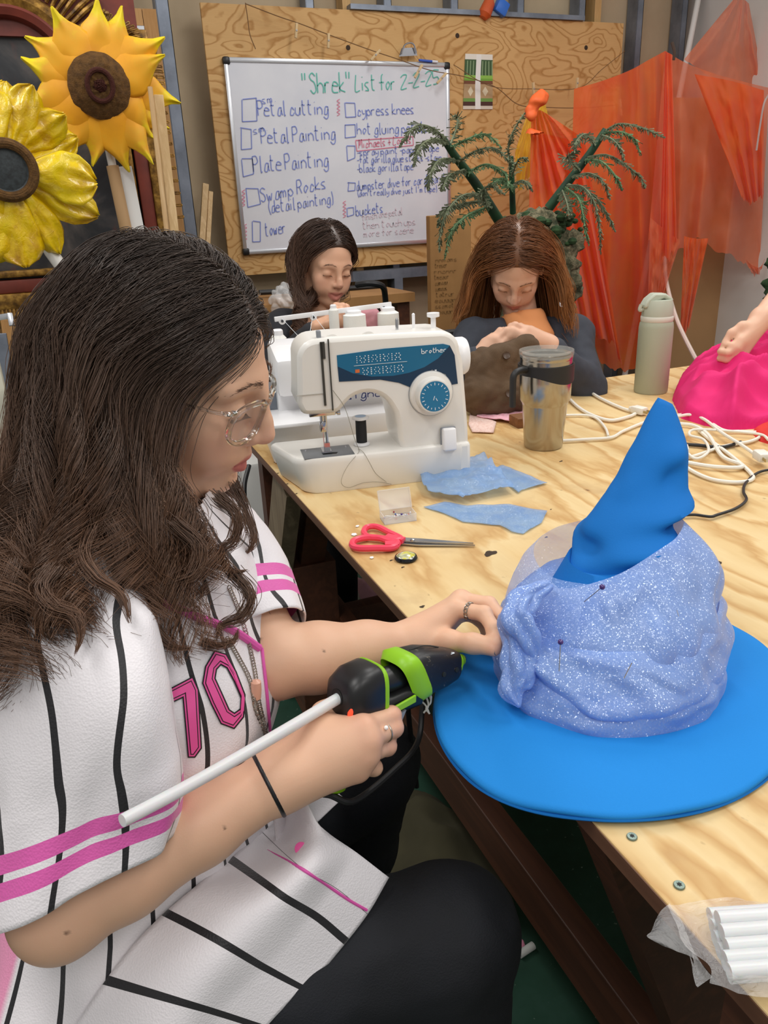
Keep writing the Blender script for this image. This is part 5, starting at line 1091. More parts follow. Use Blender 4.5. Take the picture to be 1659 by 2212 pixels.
# sleeves: baggy tubes with a turned hem
def sleeve(path, radii, fwd, tilts, turns, seed, name, spacing=.047, ph=0.0, amp=.007, squash=.9, nu=110, nv=90):
    P = spline([UD(*p) for p in path], nv); k = np.linspace(0, 1, len(radii)); tv = np.linspace(0, 1, nv); Rr = np.interp(tv, k, radii); Tl = np.interp(tv, k, tilts)
    D = np.gradient(P, axis=0); D /= np.linalg.norm(D, axis=1)[:, None]; L = np.concatenate([[0], np.cumsum(np.linalg.norm(np.diff(P, axis=0), axis=1))]); Gg = np.zeros((nv, nu, 3)); A = np.zeros((nv, nu, 3))
    for j in range(nv):
        d = D[j]; x = nrm(fwd-d*np.dot(fwd, d)); y = np.cross(d, x)
        for i in range(nu):
            th = 2*math.pi*i/nu; c, s = math.cos(th), math.sin(th); v = tv[j]
            f = amp*(.7*noise.noise(Vector((c*1.6+seed, s*1.6, v*2.2)))+.5*math.sin(th*3+v*5+seed)*math.sin(math.pi*v)+.35*noise.noise(Vector((c*3.5, s*3.5+seed, v*6))))
            f += turns*math.exp(-((((th-.45-v*.5+math.pi) % (2*math.pi))-math.pi)/.35)**2)*math.sin(math.pi*min(1, v*1.1))
            Gg[j, i] = P[j]+(Rr[j]+f)*(c*x+s*squash*y)-d*Tl[j]*c
            A[j, i] = (th*np.mean(radii[1:])/spacing+ph+.25*noise.noise(Vector((c*2+seed, v*4, s*2))), L[-1]-L[j], 0)
    return MB().grid(Gg, closed_u=True), A
sm, A = sleeve([(205, 1225, .715), (165, 1290, .685), (150, 1400, .662), (165, 1540, .648), (178, 1690, .648), (168, 1892, .645)], [.050, .064, .077, .082, .083, .079], RT, [0, .0, .008, .015, .028, .040], .020, 3.0, 'sleeve', ph=.10, amp=.013)
slv = make('sleeve', sm.verts(), sm.f, m_slv, jer, angle=180, attr=A.reshape(-1, 3), solid=.002, off=1)
sm2, A = sleeve([(425, 1115, .885), (465, 1170, .872), (510, 1255, .845), (558, 1378, .808)], [.048, .058, .060, .054], RT, [0, 0, .0, .004], .0, 9.0, 'sleeve', ph=.3, amp=.004, nu=80, nv=60)
make('sleeve', sm2.verts(), sm2.f, m_slv, jer, angle=180, attr=A.reshape(-1, 3), solid=.002, off=1)
SLV_BVH = BVHTree.FromPolygons(sm.verts().tolist(), sm.f)
# collar piping and placket edge
drape_line([(206, 1165), (240, 1190), (275, 1222), (300, 1245), (340, 1290), (420, 1330), (500, 1360), (560, 1400)], TOR_BVH, .004, m_pinkp, 'collar_piping', jer, 60, .003)
drape_line([(566, 1400), (575, 1480), (582, 1560), (588, 1640), (590, 1700)], TOR_BVH, .0016, m_pinkp, 'pink_piping', jer, 40, .003)
# the number on the chest
def decal(polys, m, name, off, bvh=TOR_BVH):
    mb = MB()
    for outer, inner in polys:
        bm = bmesh.new()
        def ring(pts):
            vs = [bm.verts.new((x, y, 0)) for x, y in pts]; return [bm.edges.new((vs[i], vs[(i+1) % len(vs)])) for i in range(len(vs))]
        es = ring(outer)+(ring(inner) if inner else []); bmesh.ops.triangle_fill(bm, use_beauty=True, edges=es)
        for _ in range(5):
            l = [e for e in bm.edges if e.calc_length() > 9]
            if not l: break
            bmesh.ops.subdivide_edges(bm, edges=l, cuts=1); bmesh.ops.triangulate(bm, faces=bm.faces[:])
        bm.verts.index_update(); hit = [drape(v.co.x, v.co.y, bvh, off) for v in bm.verts]
        ok = [f for f in bm.faces if all(hit[v.index] is not None for v in f.verts)]
        V_ = np.array([h if h is not None else (0, 0, 0) for h in hit]); mb.add(V_, [[v.index for v in f.verts] for f in ok]); bm.free()
    used = sorted({i for f in mb.f for i in f}); rm = {o: n for n, o in enumerate(used)}; V_ = mb.verts()[used] if used else np.zeros((0, 3))
    if len(V_): return make(name, V_, [tuple(rm[i] for i in f) for f in mb.f], m, jer, angle=180)
Z2 = lambda L: [(x*.3737, 1140+y*.3737) for x, y in L]
def inset(P, d):
    P = np.array(P, float); n = len(P); ar = np.sum(P[:, 0]*np.roll(P[:, 1], -1)-np.roll(P[:, 0], -1)*P[:, 1]); out = []
    for i in range(n):
        e1, e2 = nrm(P[i]-P[i-1]), nrm(P[(i+1) % n]-P[i]); n1, n2 = np.array([-e1[1], e1[0]]), np.array([-e2[1], e2[0]]); b = n1+n2; b /= max(.3, np.dot(b, n1)); out.append(P[i]+b*d*(1 if ar > 0 else -1))
    return [tuple(q) for q in out]
O0 = Z2([(1240, 708), (1310, 728), (1368, 830), (1420, 965), (1412, 1095), (1355, 1165), (1275, 1135), (1218, 1020), (1168, 900), (1185, 800)]); H0 = Z2([(1278, 795), (1310, 812), (1352, 890), (1392, 985), (1388, 1045), (1355, 1068), (1328, 1050), (1288, 960), (1247, 870), (1255, 820)])
O1 = Z2([(940, 950), (1115, 858), (1150, 935), (1168, 1275), (1128, 1330), (1085, 1330), (1055, 985), (960, 1030)])
decal([(O0, H0), (O1, None)], m_blkn, 'number_outline', .0016); 
O0i, H0i, O1i = inset(O0, 3.0), inset(H0, -3.0), inset(O1, 3.0); decal([(O0i, H0i), (O1i, None)], m_pinkn, 'number_edge', .0022)
decal([(inset(O0, 6.5), inset(H0, -6.5)), (inset(O1, 6.5), None)], m_blkn, 'number_line', .0027); decal([(inset(O0, 8.5), inset(H0, -8.5)), (inset(O1, 8.5), None)], m_pinkn, 'number_fill', .0032)
# a pink and black splash print lower on the chest
def blob(cx, cy, rx, ry, rot, n=22, s=0):
    return [(cx+math.cos(rot)*rx*math.cos(a)*(1+.18*math.sin(3*a+s))-math.sin(rot)*ry*math.sin(a)*(1+.15*math.cos(4*a+s)), cy+math.sin(rot)*rx*math.cos(a)*(1+.18*math.sin(3*a+s))+math.cos(rot)*ry*math.sin(a)*(1+.15*math.cos(4*a+s))) for a in np.linspace(0, 2*math.pi, n, endpoint=False)]
decal([(blob(505, 1662, 52, 26, -.6), None)], mat('pale_pink_print', 'eda3b8', .6), 'splash_print', .0016); decal([(blob(520, 1648, 13, 8, -.7, s=1), None), (blob(480, 1690, 11, 7, -.3, s=2), None)], m_blkn, 'splash_spot', .0024)
# ------------------------------------------------------------------ trousers and shoes
m_tr = mat('black_jeans', '0e1016', .8, var=.3, vs=9, c2='14171f', bump=.3, bs=600)
S = Sdf((-.30, .30, .0), (.50, 1.08, .70), .005)
rAn, lAn = V3(.24, .47, .09), V3(.25, .93, .09)
S.ell(PEL+V3(0, 0, -.02), (.13, .155, .09), SP, 0)
S.chain([rHip, lerp(rHip, rKn, .5), rKn], [.080, .082, .066], .03); S.chain([rKn, lerp(rKn, rAn, .4), rAn], [.066, .060, .045], .025)
S.chain([lHip, lerp(lHip, lKn, .5), lKn], [.080, .080, .064], .03); S.chain([lKn, lerp(lKn, lAn, .4), lAn], [.064, .058, .045], .025)
V, F = S.mesh(2); V = V+vert_normals(V, F)*(vnoise(V, 16, 1)*.004+vnoise(V, 42, 4)*.0015)[:, None]; quad_obj('trousers', V, F, m_tr, woman)
m_shoe = mat('black_canvas_shoe', '1b1b1e', .7); m_sole = mat('shoe_sole', 'c9c5bd', .6)
for an in (rAn, lAn):
    S = Sdf(an-.22, an+.22, .006); S.chain([an+V3(-.01, 0, -.02), an+V3(.0, 0, -.045), an+V3(.09, -.01, -.052), an+V3(.15, -.015, -.058)], [.046, .042, .038, .028], .02); S.half((0, 0, .012), (0, 0, -1)); V, F = S.mesh(1); s_ = quad_obj('shoe', V, F, m_shoe, woman)
    MB().prism([(-.055, -.04), (.06, -.046), (.15, -.04), (.178, 0), (.15, .032), (.05, .04), (-.055, .04)], an*V3(1, 1, 0)+V3(0, -.008, .001), V3(1, 0, 0), V3(0, 1, 0), .014).build('sole', m_sole, s_, bevel=.003)
# ------------------------------------------------------------------ hair
m_hair = hair_mat('dark_brown_hair', '4a3d36', '6e4f3b', .36)
sc_c, sc_r = V3(-.004, 0, .034), V3(.1000, .0780, .0880)
hl = lambda p: np.minimum(.091-.6*np.maximum(0, np.abs(p[:, 1])-.02)*(p[:, 2] > .05), -.002+1.10*p[:, 2])
roots = scalp_roots(10500, sc_c, sc_r, 11, lambda p: np.where(p[:, 0] > -.02, .0, -.035), hl)
roots = np.vstack([roots, scalp_roots(1500, sc_c, sc_r, 12, lambda p: np.where((p[:, 1] < .01) & (p[:, 0] > .012), .0, 9.0), hl)])
N = len(roots); rg = np.random.default_rng(5); sd = np.where(roots[:, 1] < 0, -1, 1)[:, None]
fr_ = np.clip((roots[:, 0:1]+.02)/.08, 0, 1)
comb = np.concatenate([-.77*fr_-.30*(1-fr_), .40*sd*np.clip(1-np.abs(roots[:, 1:2])/.05, 0, 1)+.04*sd, -.66*fr_-.8*(1-fr_)], 1); comb += rg.normal(0, .10, comb.shape); comb /= np.linalg.norm(comb, axis=1, keepdims=True)
top = np.clip((roots[:, 2]-.0)/.12, 0, 1); off = .003+.011*rg.uniform(0, 1, N)*(.4+.6*top)
length = rg.uniform(.58, .64, N)+.05*top; L2 = lambda p: HM.T @ (p-HC)
col_ = [(L2(lerp(PEL, CH, .80)), np.array([.135, .135, .17])), (L2(rSh+V3(-.01, .015, -.03)), np.array([.085]*3)), (L2(NECK), np.array([.062]*3)), (L2(HC+HM @ V3(-.02, 0, -.07)), np.array([.060]*3)), (L2(lerp(rSh, rEl, .3)), np.array([.085]*3)), (L2(lSh), np.array([.068]*3)), (V3(.045, 0, -.03), np.array([.06, .066, .078]))]
GUIDES = [[(384, 845, .69), (392, 960, .692), (465, 1080, .705), (525, 1180, .71), (510, 1270, .705), (512, 1330, .70)], [(350, 845, .688), (362, 980, .685), (455, 1120, .692), (462, 1250, .688), (478, 1335, .682)], [(310, 850, .68), (322, 1000, .672), (405, 1150, .675), (402, 1250, .668), (432, 1335, .66)],
  [(260, 850, .68), (262, 1000, .668), (325, 1140, .662), (345, 1230, .654), (395, 1320, .65)], [(220, 840, .68), (212, 1000, .668), (215, 1110, .65), (180, 1200, .62), (235, 1280, .60), (285, 1350, .585)], [(195, 830, .685), (175, 980, .675), (125, 1100, .65), (70, 1185, .62), (100, 1270, .59), (160, 1330, .57), (165, 1400, .565)],
  [(165, 800, .70), (140, 930, .69), (85, 1060, .67), (5, 1160, .64), (-15, 1250, .61), (20, 1340, .585), (38, 1440, .575)], [(145, 780, .72), (115, 920, .72), (50, 1050, .70), (-60, 1150, .68), (-120, 1280, .66)], [(130, 770, .76), (95, 920, .765), (15, 1080, .77), (-120, 1220, .76)], [(130, 750, .83), (85, 930, .85), (25, 1100, .86), (-50, 1250, .87)], [(250, 770, .86), (230, 950, .87), (210, 1100, .88), (180, 1250, .90)],
  [(390, 760, .84), (440, 900, .86), (480, 1020, .865), (495, 1110, .855), (528, 1190, .835), (508, 1270, .80), (495, 1340, .775)], [(360, 760, .85), (410, 920, .875), (450, 1040, .875), (478, 1130, .86), (512, 1220, .835), (518, 1300, .80)],
  [(392, 870, .69), (412, 980, .698), (475, 1090, .712), (530, 1175, .718), (548, 1245, .71), (525, 1310, .70)], [(330, 760, .86), (370, 930, .885), (420, 1060, .88), (460, 1160, .86), (490, 1250, .83)]]
GP, GT, GS = [], [], []
for g_ in GUIDES:
    q = spline([L2(UD(*p)) for p in g_], 26); GP.append(q); t_ = np.gradient(q, axis=0); GT.append(t_/np.linalg.norm(t_, axis=1)[:, None]); GS.append(np.linspace(0, 1, 26))
GP, GT, GS = np.vstack(GP), np.vstack(GT), np.concatenate(GS)
col_ = [(L2(NECK), np.array([.058]*3)), (L2(HC+HM @ V3(-.02, 0, -.07)), np.array([.058]*3)), (V3(.045, 0, -.03), np.array([.058, .064, .076]))]
P, sh = grow_hair(roots, HM, HC, sc_c, sc_r, comb, length, off, V3(0, 0, -1.0), col_, m=56, clumps=95, curl=.021, wave=.098, clump=.96, curl0=.2, seed=4, spread=.10, fall=(-.035+.040*np.clip((roots[:, 0:1]-.015)/.03, 0, 1)), rnd=.3, guides=(GP, GT, GS))
LOCKS = [[(200, 1150, .64), (182, 1200, .615), (212, 1250, .60), (262, 1285, .59), (282, 1346, .585)], [(120, 1230, .60), (92, 1272, .588), (118, 1312, .578), (162, 1330, .572), (174, 1370, .568), (163, 1412, .565)], [(30, 1220, .61), (3, 1290, .59), (6, 1350, .58), (30, 1400, .572), (36, 1452, .57)], [(120, 1080, .66), (60, 1120, .65), (30, 1180, .63), (55, 1225, .615), (100, 1215, .61)],
  [(470, 1070, .712), (512, 1112, .714), (505, 1165, .714), (476, 1192, .71), (500, 1232, .71), (538, 1232, .71)], [(440, 1270, .70), (398, 1315, .688), (408, 1370, .683), (455, 1394, .683), (502, 1386, .688), (514, 1356, .69)], [(495, 1230, .714), (542, 1285, .708), (522, 1332, .703), (480, 1350, .698), (468, 1384, .692)], [(345, 1270, .652), (325, 1340, .645), (365, 1392, .643), (415, 1402, .645)], [(505, 1050, .80), (528, 1100, .80), (548, 1165, .79), (530, 1200, .785)], [(380, 1130, .67), (430, 1180, .672), (415, 1240, .668), (372, 1262, .66), (380, 1310, .655), (425, 1320, .66)], [(240, 1130, .648), (268, 1180, .64), (250, 1225, .63), (288, 1262, .63), (335, 1250, .64)]]
X_, XS = [], []
for lk in LOCKS:
    q = spline([UD(*p) for p in lk], 56); T_ = np.gradient(q, axis=0); w_ = np.linspace(1, .15, 56)[:, None]
    for _ in range(75):
        o_ = rg.normal(0, .0035, 3); o2 = rg.normal(0, .0025, 3); cut = rg.uniform(.82, 1.0); qq = spline(q[:int(56*cut)], 56) if cut < .99 else q; X_.append(qq+o_*w_+o2*np.sin(np.linspace(0, 3, 56))[:, None]); XS.append(rg.uniform(.3, .8))
P = np.concatenate([P, np.array(X_)]); sh = np.concatenate([sh, XS]); N = len(P)
tt_ = np.linspace(0, 1, 56); TP = np.repeat(np.clip(tt_*1.15-.15, 0, 1)[None], N, 0); TP[-len(X_):] = .55+.45*tt_; A = np.stack([TP, np.repeat(sh[:, None], 56, 1), np.zeros((N, 56))], 2)
V, F = strands(P, np.full(N, .00042), np.full(N, .00018)); quad_obj('hair', V, F, m_hair, woman, np.repeat(A.reshape(-1, 3), 3, 0))
# scalp layer below the strands
S = Sdf(HC-.16, HC+.16, .004); S.ell(HC+HM @ sc_c, sc_r+.0015, HM, 0); nn = HM @ nrm(V3(.80, 0, -.55)); S.half(HC+HM @ V3(.066, 0, .055), nn, .004); S.half(HC+HM @ V3(.0, 0, -.045), HM @ nrm(V3(.25, 0, -1)), .004); V, F = S.mesh(1); quad_obj('hair', V, F, m_hair, woman, np.tile([.05, .25, 0], (len(V), 1)))
brow_lash(woman, HM, HC, HSC, hair_mat('brown_eyebrow', '7a5c48', '7a5c48', .6), 110)
# ------------------------------------------------------------------ glasses with clear frames
m_ace = glass('clear_acetate', 'eef0ee', .06, 1.46); m_lens = glass('lens', 'ffffff', .0, 1.02, .10); WL = lambda *p: HC+HM @ (np.array(p, float)*HSC)
gl = MB().tube(spline([WL(.1075, y*1.0, .012-.002*math.cos(y*60)) for y in (-.012, 0, .012)], 14), .0026, 10); gls = gl.build('glasses', m_ace, woman)
for s in (-1, 1):
    a = np.linspace(0, 2*np.pi, 48, endpoint=False); rx = .0255; rz = np.where(np.sin(a) > 0, .0185, .0225)
    y = s*(.0345+rx*np.sign(np.cos(a))*np.abs(np.cos(a))**.8); z = -.001+rz*np.sign(np.sin(a))*np.abs(np.sin(a))**.8; x = .1075-5.6*(np.abs(y)-.005)**2-.035*(.02-z)
    Pl = np.stack([x, y, z], 1)*HSC @ HM.T+HC; MB().tube(Pl, .0031, 8, closed=True).build('frame_front', m_ace, gls)
    c = Pl.mean(0); MB().add(np.vstack([Pl, c[None]]), [(i, (i+1) % 48, 48) for i in range(48)]).build('lens', m_lens, gls, angle=180)
    MB().tube(spline([WL(.0895, s*.0595, .012), WL(.0855, s*.0670, .012), WL(.072, s*.0720, .011), WL(.04, s*.077, .009), WL(-.002, s*.080, .006), WL(-.022, s*.079, -.014)], 40), [.0046]*10+[.0038]*30, 8, flat=.55).build('temple', m_ace, gls)
# ------------------------------------------------------------------ necklaces, rings and the hair tie
m_sil = mat('silver_chain', 'a89f94', .3, .9); m_rose = mat('rose_stone', 'e0aa92', .3)
def chain_on(px, r=.0017, bvh=TOR_BVH):
    P = spline([(x, y, 0) for x, y in px], 64); q = [drape(p[0], p[1], bvh, .004) for p in P]; q = [v for v in q if v is not None]; m = MB()
    if len(q) < 3: return None
    q = spline(q, max(12, int(np.sum(np.linalg.norm(np.diff(np.array(q), axis=0), axis=1))/.0035)))
    for i in range(len(q)-1):
        d = nrm(q[i+1]-q[i]); M = frame_z(d, RT if i % 2 else UP+RT); a = np.linspace(0, 2*np.pi, 8, endpoint=False); m.tube(q[i]+np.cos(a)[:, None]*M[:, 0]*.0018+np.sin(a)[:, None]*M[:, 2]*.0027, .0006, 4, closed=True)
    return m
for px in ([(496, 1270), (520, 1330), (540, 1400), (552, 1460), (560, 1520), (570, 1560), (580, 1610)], [(492, 1380), (515, 1420), (540, 1470), (552, 1530), (568, 1570), (578, 1600)]):
    m = chain_on(px)
    if m: m.build('necklace', m_sil, woman)
q = drape(553, 1490, TOR_BVH, .007)
if q is not None: MB().lathe([(.0005, -.011), (.005, -.009), (.0055, 0), (.005, .009), (.0005, .011)], 12, q, frame_z(V3(0.1, 0, 1))).build('pendant', m_rose, woman)
def ring_on(a, b, r, m, name, t=.0011, links=0):
    d = nrm(b-a); M = frame_z(d); an = np.linspace(0, 2*np.pi, 32, endpoint=False); c = a; mb = MB()
    if links:
        for k in range(links):
            A_ = 2*math.pi*k/links; p = c+(math.cos(A_)*M[:, 0]+math.sin(A_)*M[:, 1])*r; u = -math.sin(A_)*M[:, 0]+math.cos(A_)*M[:, 1]; aa = np.linspace(0, 2*np.pi, 8, endpoint=False); mb.tube(p+np.cos(aa)[:, None]*u*.0024+np.sin(aa)[:, None]*d*.002, .0007, 5, closed=True)
    else: mb.tube(c+np.cos(an)[:, None]*M[:, 0]*r+np.sin(an)[:, None]*M[:, 1]*r, t, 8, closed=True)
    return mb.build(name, m, woman)
ring_on(lerp(mL[0], cL[0][0], .48), cL[0][0], .0096, m_sil, 'chain_ring', links=14)
rg_ = ring_on(lerp(mR[1], cR[1][0], .62), cR[1][0], .0096, m_sil, 'ring', .0009); MB().ball(UD(834, 1572, .7105), .0022, 10).build('ring_stone', glass('stone', 'ffffff', .02, 2.2, .9), rg_)
d = nrm(rWr-rEl); M = frame_z(d); an = np.linspace(0, 2*np.pi, 48, endpoint=False); MB().tube(rWr-d*.012+np.cos(an)[:, None]*M[:, 0]*.0298+np.sin(an)[:, None]*M[:, 1]*.0298, .0025, 10, closed=True).build('hair_tie', m_blk, woman)
# ================================================================== glue gun with its stick
m_gb = NT('black_gun_plastic'); _s = m_gb.noise(m_gb.co(), 130, 5, .7, .5); _c = m_gb.mix(m_gb.math('MULTIPLY', m_gb.math('SUBTRACT', _s, .62), 7, clamp=True), (*lin('1b1b1d'), 1), (*lin('8d8474'), 1)); m_gb = m_gb.end(m_gb.bsdf(Base_Color=_c, Roughness=.42))
m_gk = mat('clean_black_plastic', '18181a', .38); m_lime = mat('lime_plastic', '8fc81e', .4); m_led = NT('red_indicator'); m_led = m_led.end(m_led.bsdf(Base_Color=(*lin('e8402a'), 1), Roughness=.3, Emission_Color=(*lin('ff4a2a'), 1), Emission_Strength=1.2))
G0, G1_ = UD(740, 1502, .722), UD(986, 1417, .818); gx = nrm(G1_-G0); GL_ = float(np.linalg.norm(G1_-G0)); gz = UP*.93-RT*.12-FW*.30; gz = nrm(gz-gx*np.dot(gz, gx)); gy = np.cross(gz, gx); GM = np.stack([gx, gy, gz], 1)
gun = thing('glue_gun', 'black and lime green glue gun held in the right hand, pointing at the blue hat', 'glue gun', G0, GM)
def lg(name, mb, m, par=None, **k): return mb.build(name, m, par or gun, local=True, **k)
def loft(secs, n=36, e=3.7, close=True):                              # secs: (x, zc, half height, half width)
    a = np.linspace(0, 2*np.pi, n, endpoint=False); c, s = np.cos(a), np.sin(a); C_, S_ = np.sign(c)*np.abs(c)**(2/e), np.sign(s)*np.abs(s)**(2/e)
    G = np.array([np.stack([np.full(n, x), S_*w, zc+C_*h], 1) for x, zc, h, w in secs]); b = MB().grid(G, closed_u=True)
    if close: b.f += [tuple(range(n)), tuple((len(secs)-1)*n+k for k in range(n-1, -1, -1))]
    return b
k = GL_/.158
lg('rear_housing', loft([(-.006, -.009, .019, .017), (-.002, -.009, .026, .022), (.010, -.008, .0325, .0245), (.030, -.006, .0325, .025), (.034, -.005, .030, .024)]), m_gk, angle=50, recalc=True)
lg('entry_hole', MB().lathe([(.0085, -.0065), (.0075, -.0045), (.0003, -.003)], 20, (0, 0, 0), frame_z((1, 0, 0))), mat('hole_dark', '0a0a0b', .6))
lg('lime_collar', loft([(.033, -.004, .0285, .0242), (.035, -.004, .030, .025), (.038, -.004, .0285, .0242)]), m_lime, angle=60, recalc=True)
lg('lower_bar', loft([(.030, -.022, .013, .020), (.05, -.022, .012, .019), (.085, -.018, .014, .021)]), m_gk, recalc=True)
lg('plunger', MB().lathe([(.0085, .046), (.0125, .048), (.0135, .056), (.0135, .066), (.012, .071), (.002, .072)], 24, (0, 0, .0), frame_z((1, 0, 0))), m_gk)
fr = MB(); ins = loft([(.078, .0, .0145, .0125), (.074, .0, .016, .014)], close=False)
ou = [(.066, -.002, .023, .021), (.072, -.001, .026, .023), (.082, .0, .0255, .0225), (.086, .0, .0235, .021)]; fr = loft(ou, close=False)
n_ = 36; a_ = np.linspace(0, 2*np.pi, n_, endpoint=False); _lf = loft([(.070, -.002, .0160, .0150), (.064, -.003, .0215, .0195), (.072, -.001, .0265, .0235), (.085, .0, .0255, .0225), (.088, .0, .0225, .020)], close=False); _lf.v = [q-np.stack([q[:, 2]*.45-.004, q[:, 0]*0, q[:, 0]*0], 1) for q in _lf.v]; lg('lime_frame', _lf, m_lime, solid=.002, off=0, angle=60)
for s_ in (-1, 1): lg('lime_side', MB().prism([(.036, -.026), (.074, -.021), (.074, -.013), (.055, -.016), (.036, -.019)], (0, s_*.0205, 0), V3(1, 0, 0), V3(0, 0, 1), .003), m_lime, bevel=.001)
lg('barrel', loft([(.076, .0, .022, .0195), (.084, .0, .0245, .022), (.10, -.001, .0245, .0215), (.125, -.004, .021, .0185), (.143, -.006, .0165, .015), (.148, -.006, .0145, .013)]), m_gb, angle=50, recalc=True)
lg('barrel_seam', MB().tube(spline([(.084, -.0005, .0247), (.105, -.0005, .0238), (.125, -.0005, .0172)], 14), .0006, 4), m_hole)
for x, y, z in ((.024, -.0222, .004), (.115, -.0192, -.004), (.137, -.0158, -.006)): lg('screw_hole', MB().lathe([(.0026, 0), (.0026, .0015), (.0003, .0016)], 12, (x, y, z), frame_z((0, -1, 0))), m_hole)
nz = lg('nozzle', MB().lathe([(.0135, .146), (.013, .150), (.0085, .152), (.0085, .156), (.0065, .158), (.006, .1615), (.0008, .162)], 20, (0, 0, -.006), frame_z((1, 0, 0))), m_lime)
MB().lathe([(.0035, .161), (.0028, .1655), (.001, .1675)], 14, (0, 0, -.006), frame_z((1, 0, 0))).build('nozzle_tip', m_ss, nz, local=True)
tri = MB()
a3 = [np.array([.128+.009*math.cos(q), -.0105+.006*math.sin(q), .0120-.004*0]) for q in (R(90), R(210), R(330))]
for i in range(3): tri.tube([a3[i]+V3(0, 0, .0002*i), a3[(i+1) % 3]], .0005, 4)
lg('warning_triangle', tri, m_printw)
ha = GM.T @ (UD(762, 1535, .735)-G0); hb = GM.T @ (UD(712, 1690, .742)-G0); dh = nrm(hb-ha); MHd = frame_z(dh, (1, 0, 0)); a = np.linspace(0, 2*np.pi, 28, endpoint=False)
hv = [np.array(lerp(ha, hb, t)+np.cos(a)[:, None]*MHd[:, 0]*w1+np.sin(a)[:, None]*MHd[:, 1]*w2) for t, w1, w2 in ((-.15, .02, .017), (.1, .0185, .0145), (.5, .0165, .014), (.85, .0175, .0145), (1, .017, .014))]
hm_ = MB().grid(np.array(hv), closed_u=True); hm_.f.append(tuple(4*28+q for q in range(28))); lg('handle', hm_, m_gk, recalc=True)
hv = [np.array(lerp(ha, hb, t)+np.cos(a)[:, None]*MHd[:, 0]*w1+np.sin(a)[:, None]*MHd[:, 1]*w2) for t, w1, w2 in ((.93, .0182, .0152), (1.03, .0185, .0155), (1.10, .013, .011))]
hm_ = MB().grid(np.array(hv), closed_u=True); hm_.f.append(tuple(2*28+q for q in range(28))); lg('handle_cap', hm_, m_lime, recalc=True)
lg('lime_trim', MB().tube(spline([(.0, -.021, -.020), (.004, -.020, -.033), (.018, -.012, -.036), (.04, -.014, -.034)], 20), .003, 8), m_lime)
lg('indicator_light', MB().ball((-.0035, -.0175, -.009), .0055, 12, roty(.3), (.5, .6, 1.2)), m_led)
tg = GM.T @ (UD(822, 1530, .748)-G0); lg('trigger', MB().prism([(0, .012), (.012, .008), (.009, -.02), (-.003, -.03)], tg+V3(0, .006, 0), V3(1, 0, 0), V3(0, 0, 1), .012), m_grey, bevel=.002)
lg('stand_tab', MB().prism([(.042, -.030), (.062, -.026), (.052, -.044)], (0, -.019, 0), V3(1, 0, 0), V3(0, 0, 1), .003), m_grey)
dr = MB()
for q in ([(905, 1490), (920, 1505), (925, 1525), (915, 1540)], [(910, 1488), (928, 1500), (930, 1518), (920, 1530), (928, 1542)], [(915, 1500), (905, 1510), (918, 1522), (926, 1538)], [(905, 1490), (912, 1498), (922, 1510)]):
    dr.tube(spline([GM.T @ (UD(x, y, .79)-G0) for x, y in q], 16), [.0016]*6+[.001]*10, 6)
lg('glue_drip', dr, mat('dried_glue', 'd9d6cc', .3, Transmission_Weight=.3))
cp = [UD(*q) for q in ((704, 1706, .742), (700, 1712, .742), (690, 1714, .735), (715, 1718, .73), (745, 1731, .735), (770, 1728, .745), (810, 1700, .765), (855, 1660, .79), (890, 1625, .81), (906, 1590, .825), (911, 1545, .835), (913, 1500, .845), (905, 1460, .86), (880, 1500, .92), (900, 1700, .98))]
MB().tube(spline(cp, 120), .0033, 8).build('cord', m_bcord, gun)
t = NT('glue_stick'); b = t.bsdf(Base_Color=(*lin('eeeff0'), 1), Roughness=.3, Transmission_Weight=.25, IOR=1.4); b.inputs['Subsurface Weight'].default_value = .3; b.inputs['Subsurface Scale'].default_value = .01; m_glue = t.end(b)
sp_ = spline([UD(264, 1773, .560), UD(380, 1712, .598), UD(505, 1642, .640), UD(640, 1563, .687), G0+gx*.004, G0+gx*.03, G0+gx*.066], 60)
tag(MB().tube(sp_, [.0049]+list(np.linspace(.0051, .0057, 58))+[.0052], 20).build('glue_stick', m_glue, angle=50), 'long translucent white glue stick sticking out of the back of the glue gun', 'glue stick')

# ================================================================== bag of glue sticks on the near corner of the table
m_bag = NT('crinkled_clear_plastic'); _n = m_bag.noise(m_bag.co(), 38, 4, .6, 1.5); _b = m_bag.bsdf(Base_Color=(1, 1, 1, 1), Roughness=.08, Normal=m_bag.bump(_n, 1.0, .008)); _d = m_bag.n('BsdfTranslucent'); _t = m_bag.n('BsdfTransparent'); _m = m_bag.n('MixShader'); _m.inputs[0].default_value = .22
m_bag.t.links.new(_t.outputs[0], _m.inputs[1]); m_bag.t.links.new(_b.outputs[0], _m.inputs[2]); m_bag = m_bag.end(_m.outputs[0])
k = 0
for row, (z, ys) in enumerate(((TZ+.012, (1978, 2003, 2028, 2054, 2080, 2106)), (TZ+.0235, (1985, 2014, 2045, 2072, 2098)))):
    for y in ys:
        a = UZ(1540+row*12+(y-1978)*.22+8*math.sin(y), y, z); b = UZ(1760, y-14, z); d = nrm((b-a)*V3(1, 1, 0)); b = a+d*.17
        tag(MB().tube([a, b], .0056, 14).build('glue_stick', m_glue), 'white glue stick inside the clear plastic bag on the table corner', 'glue stick', 'glue sticks in the plastic bag')
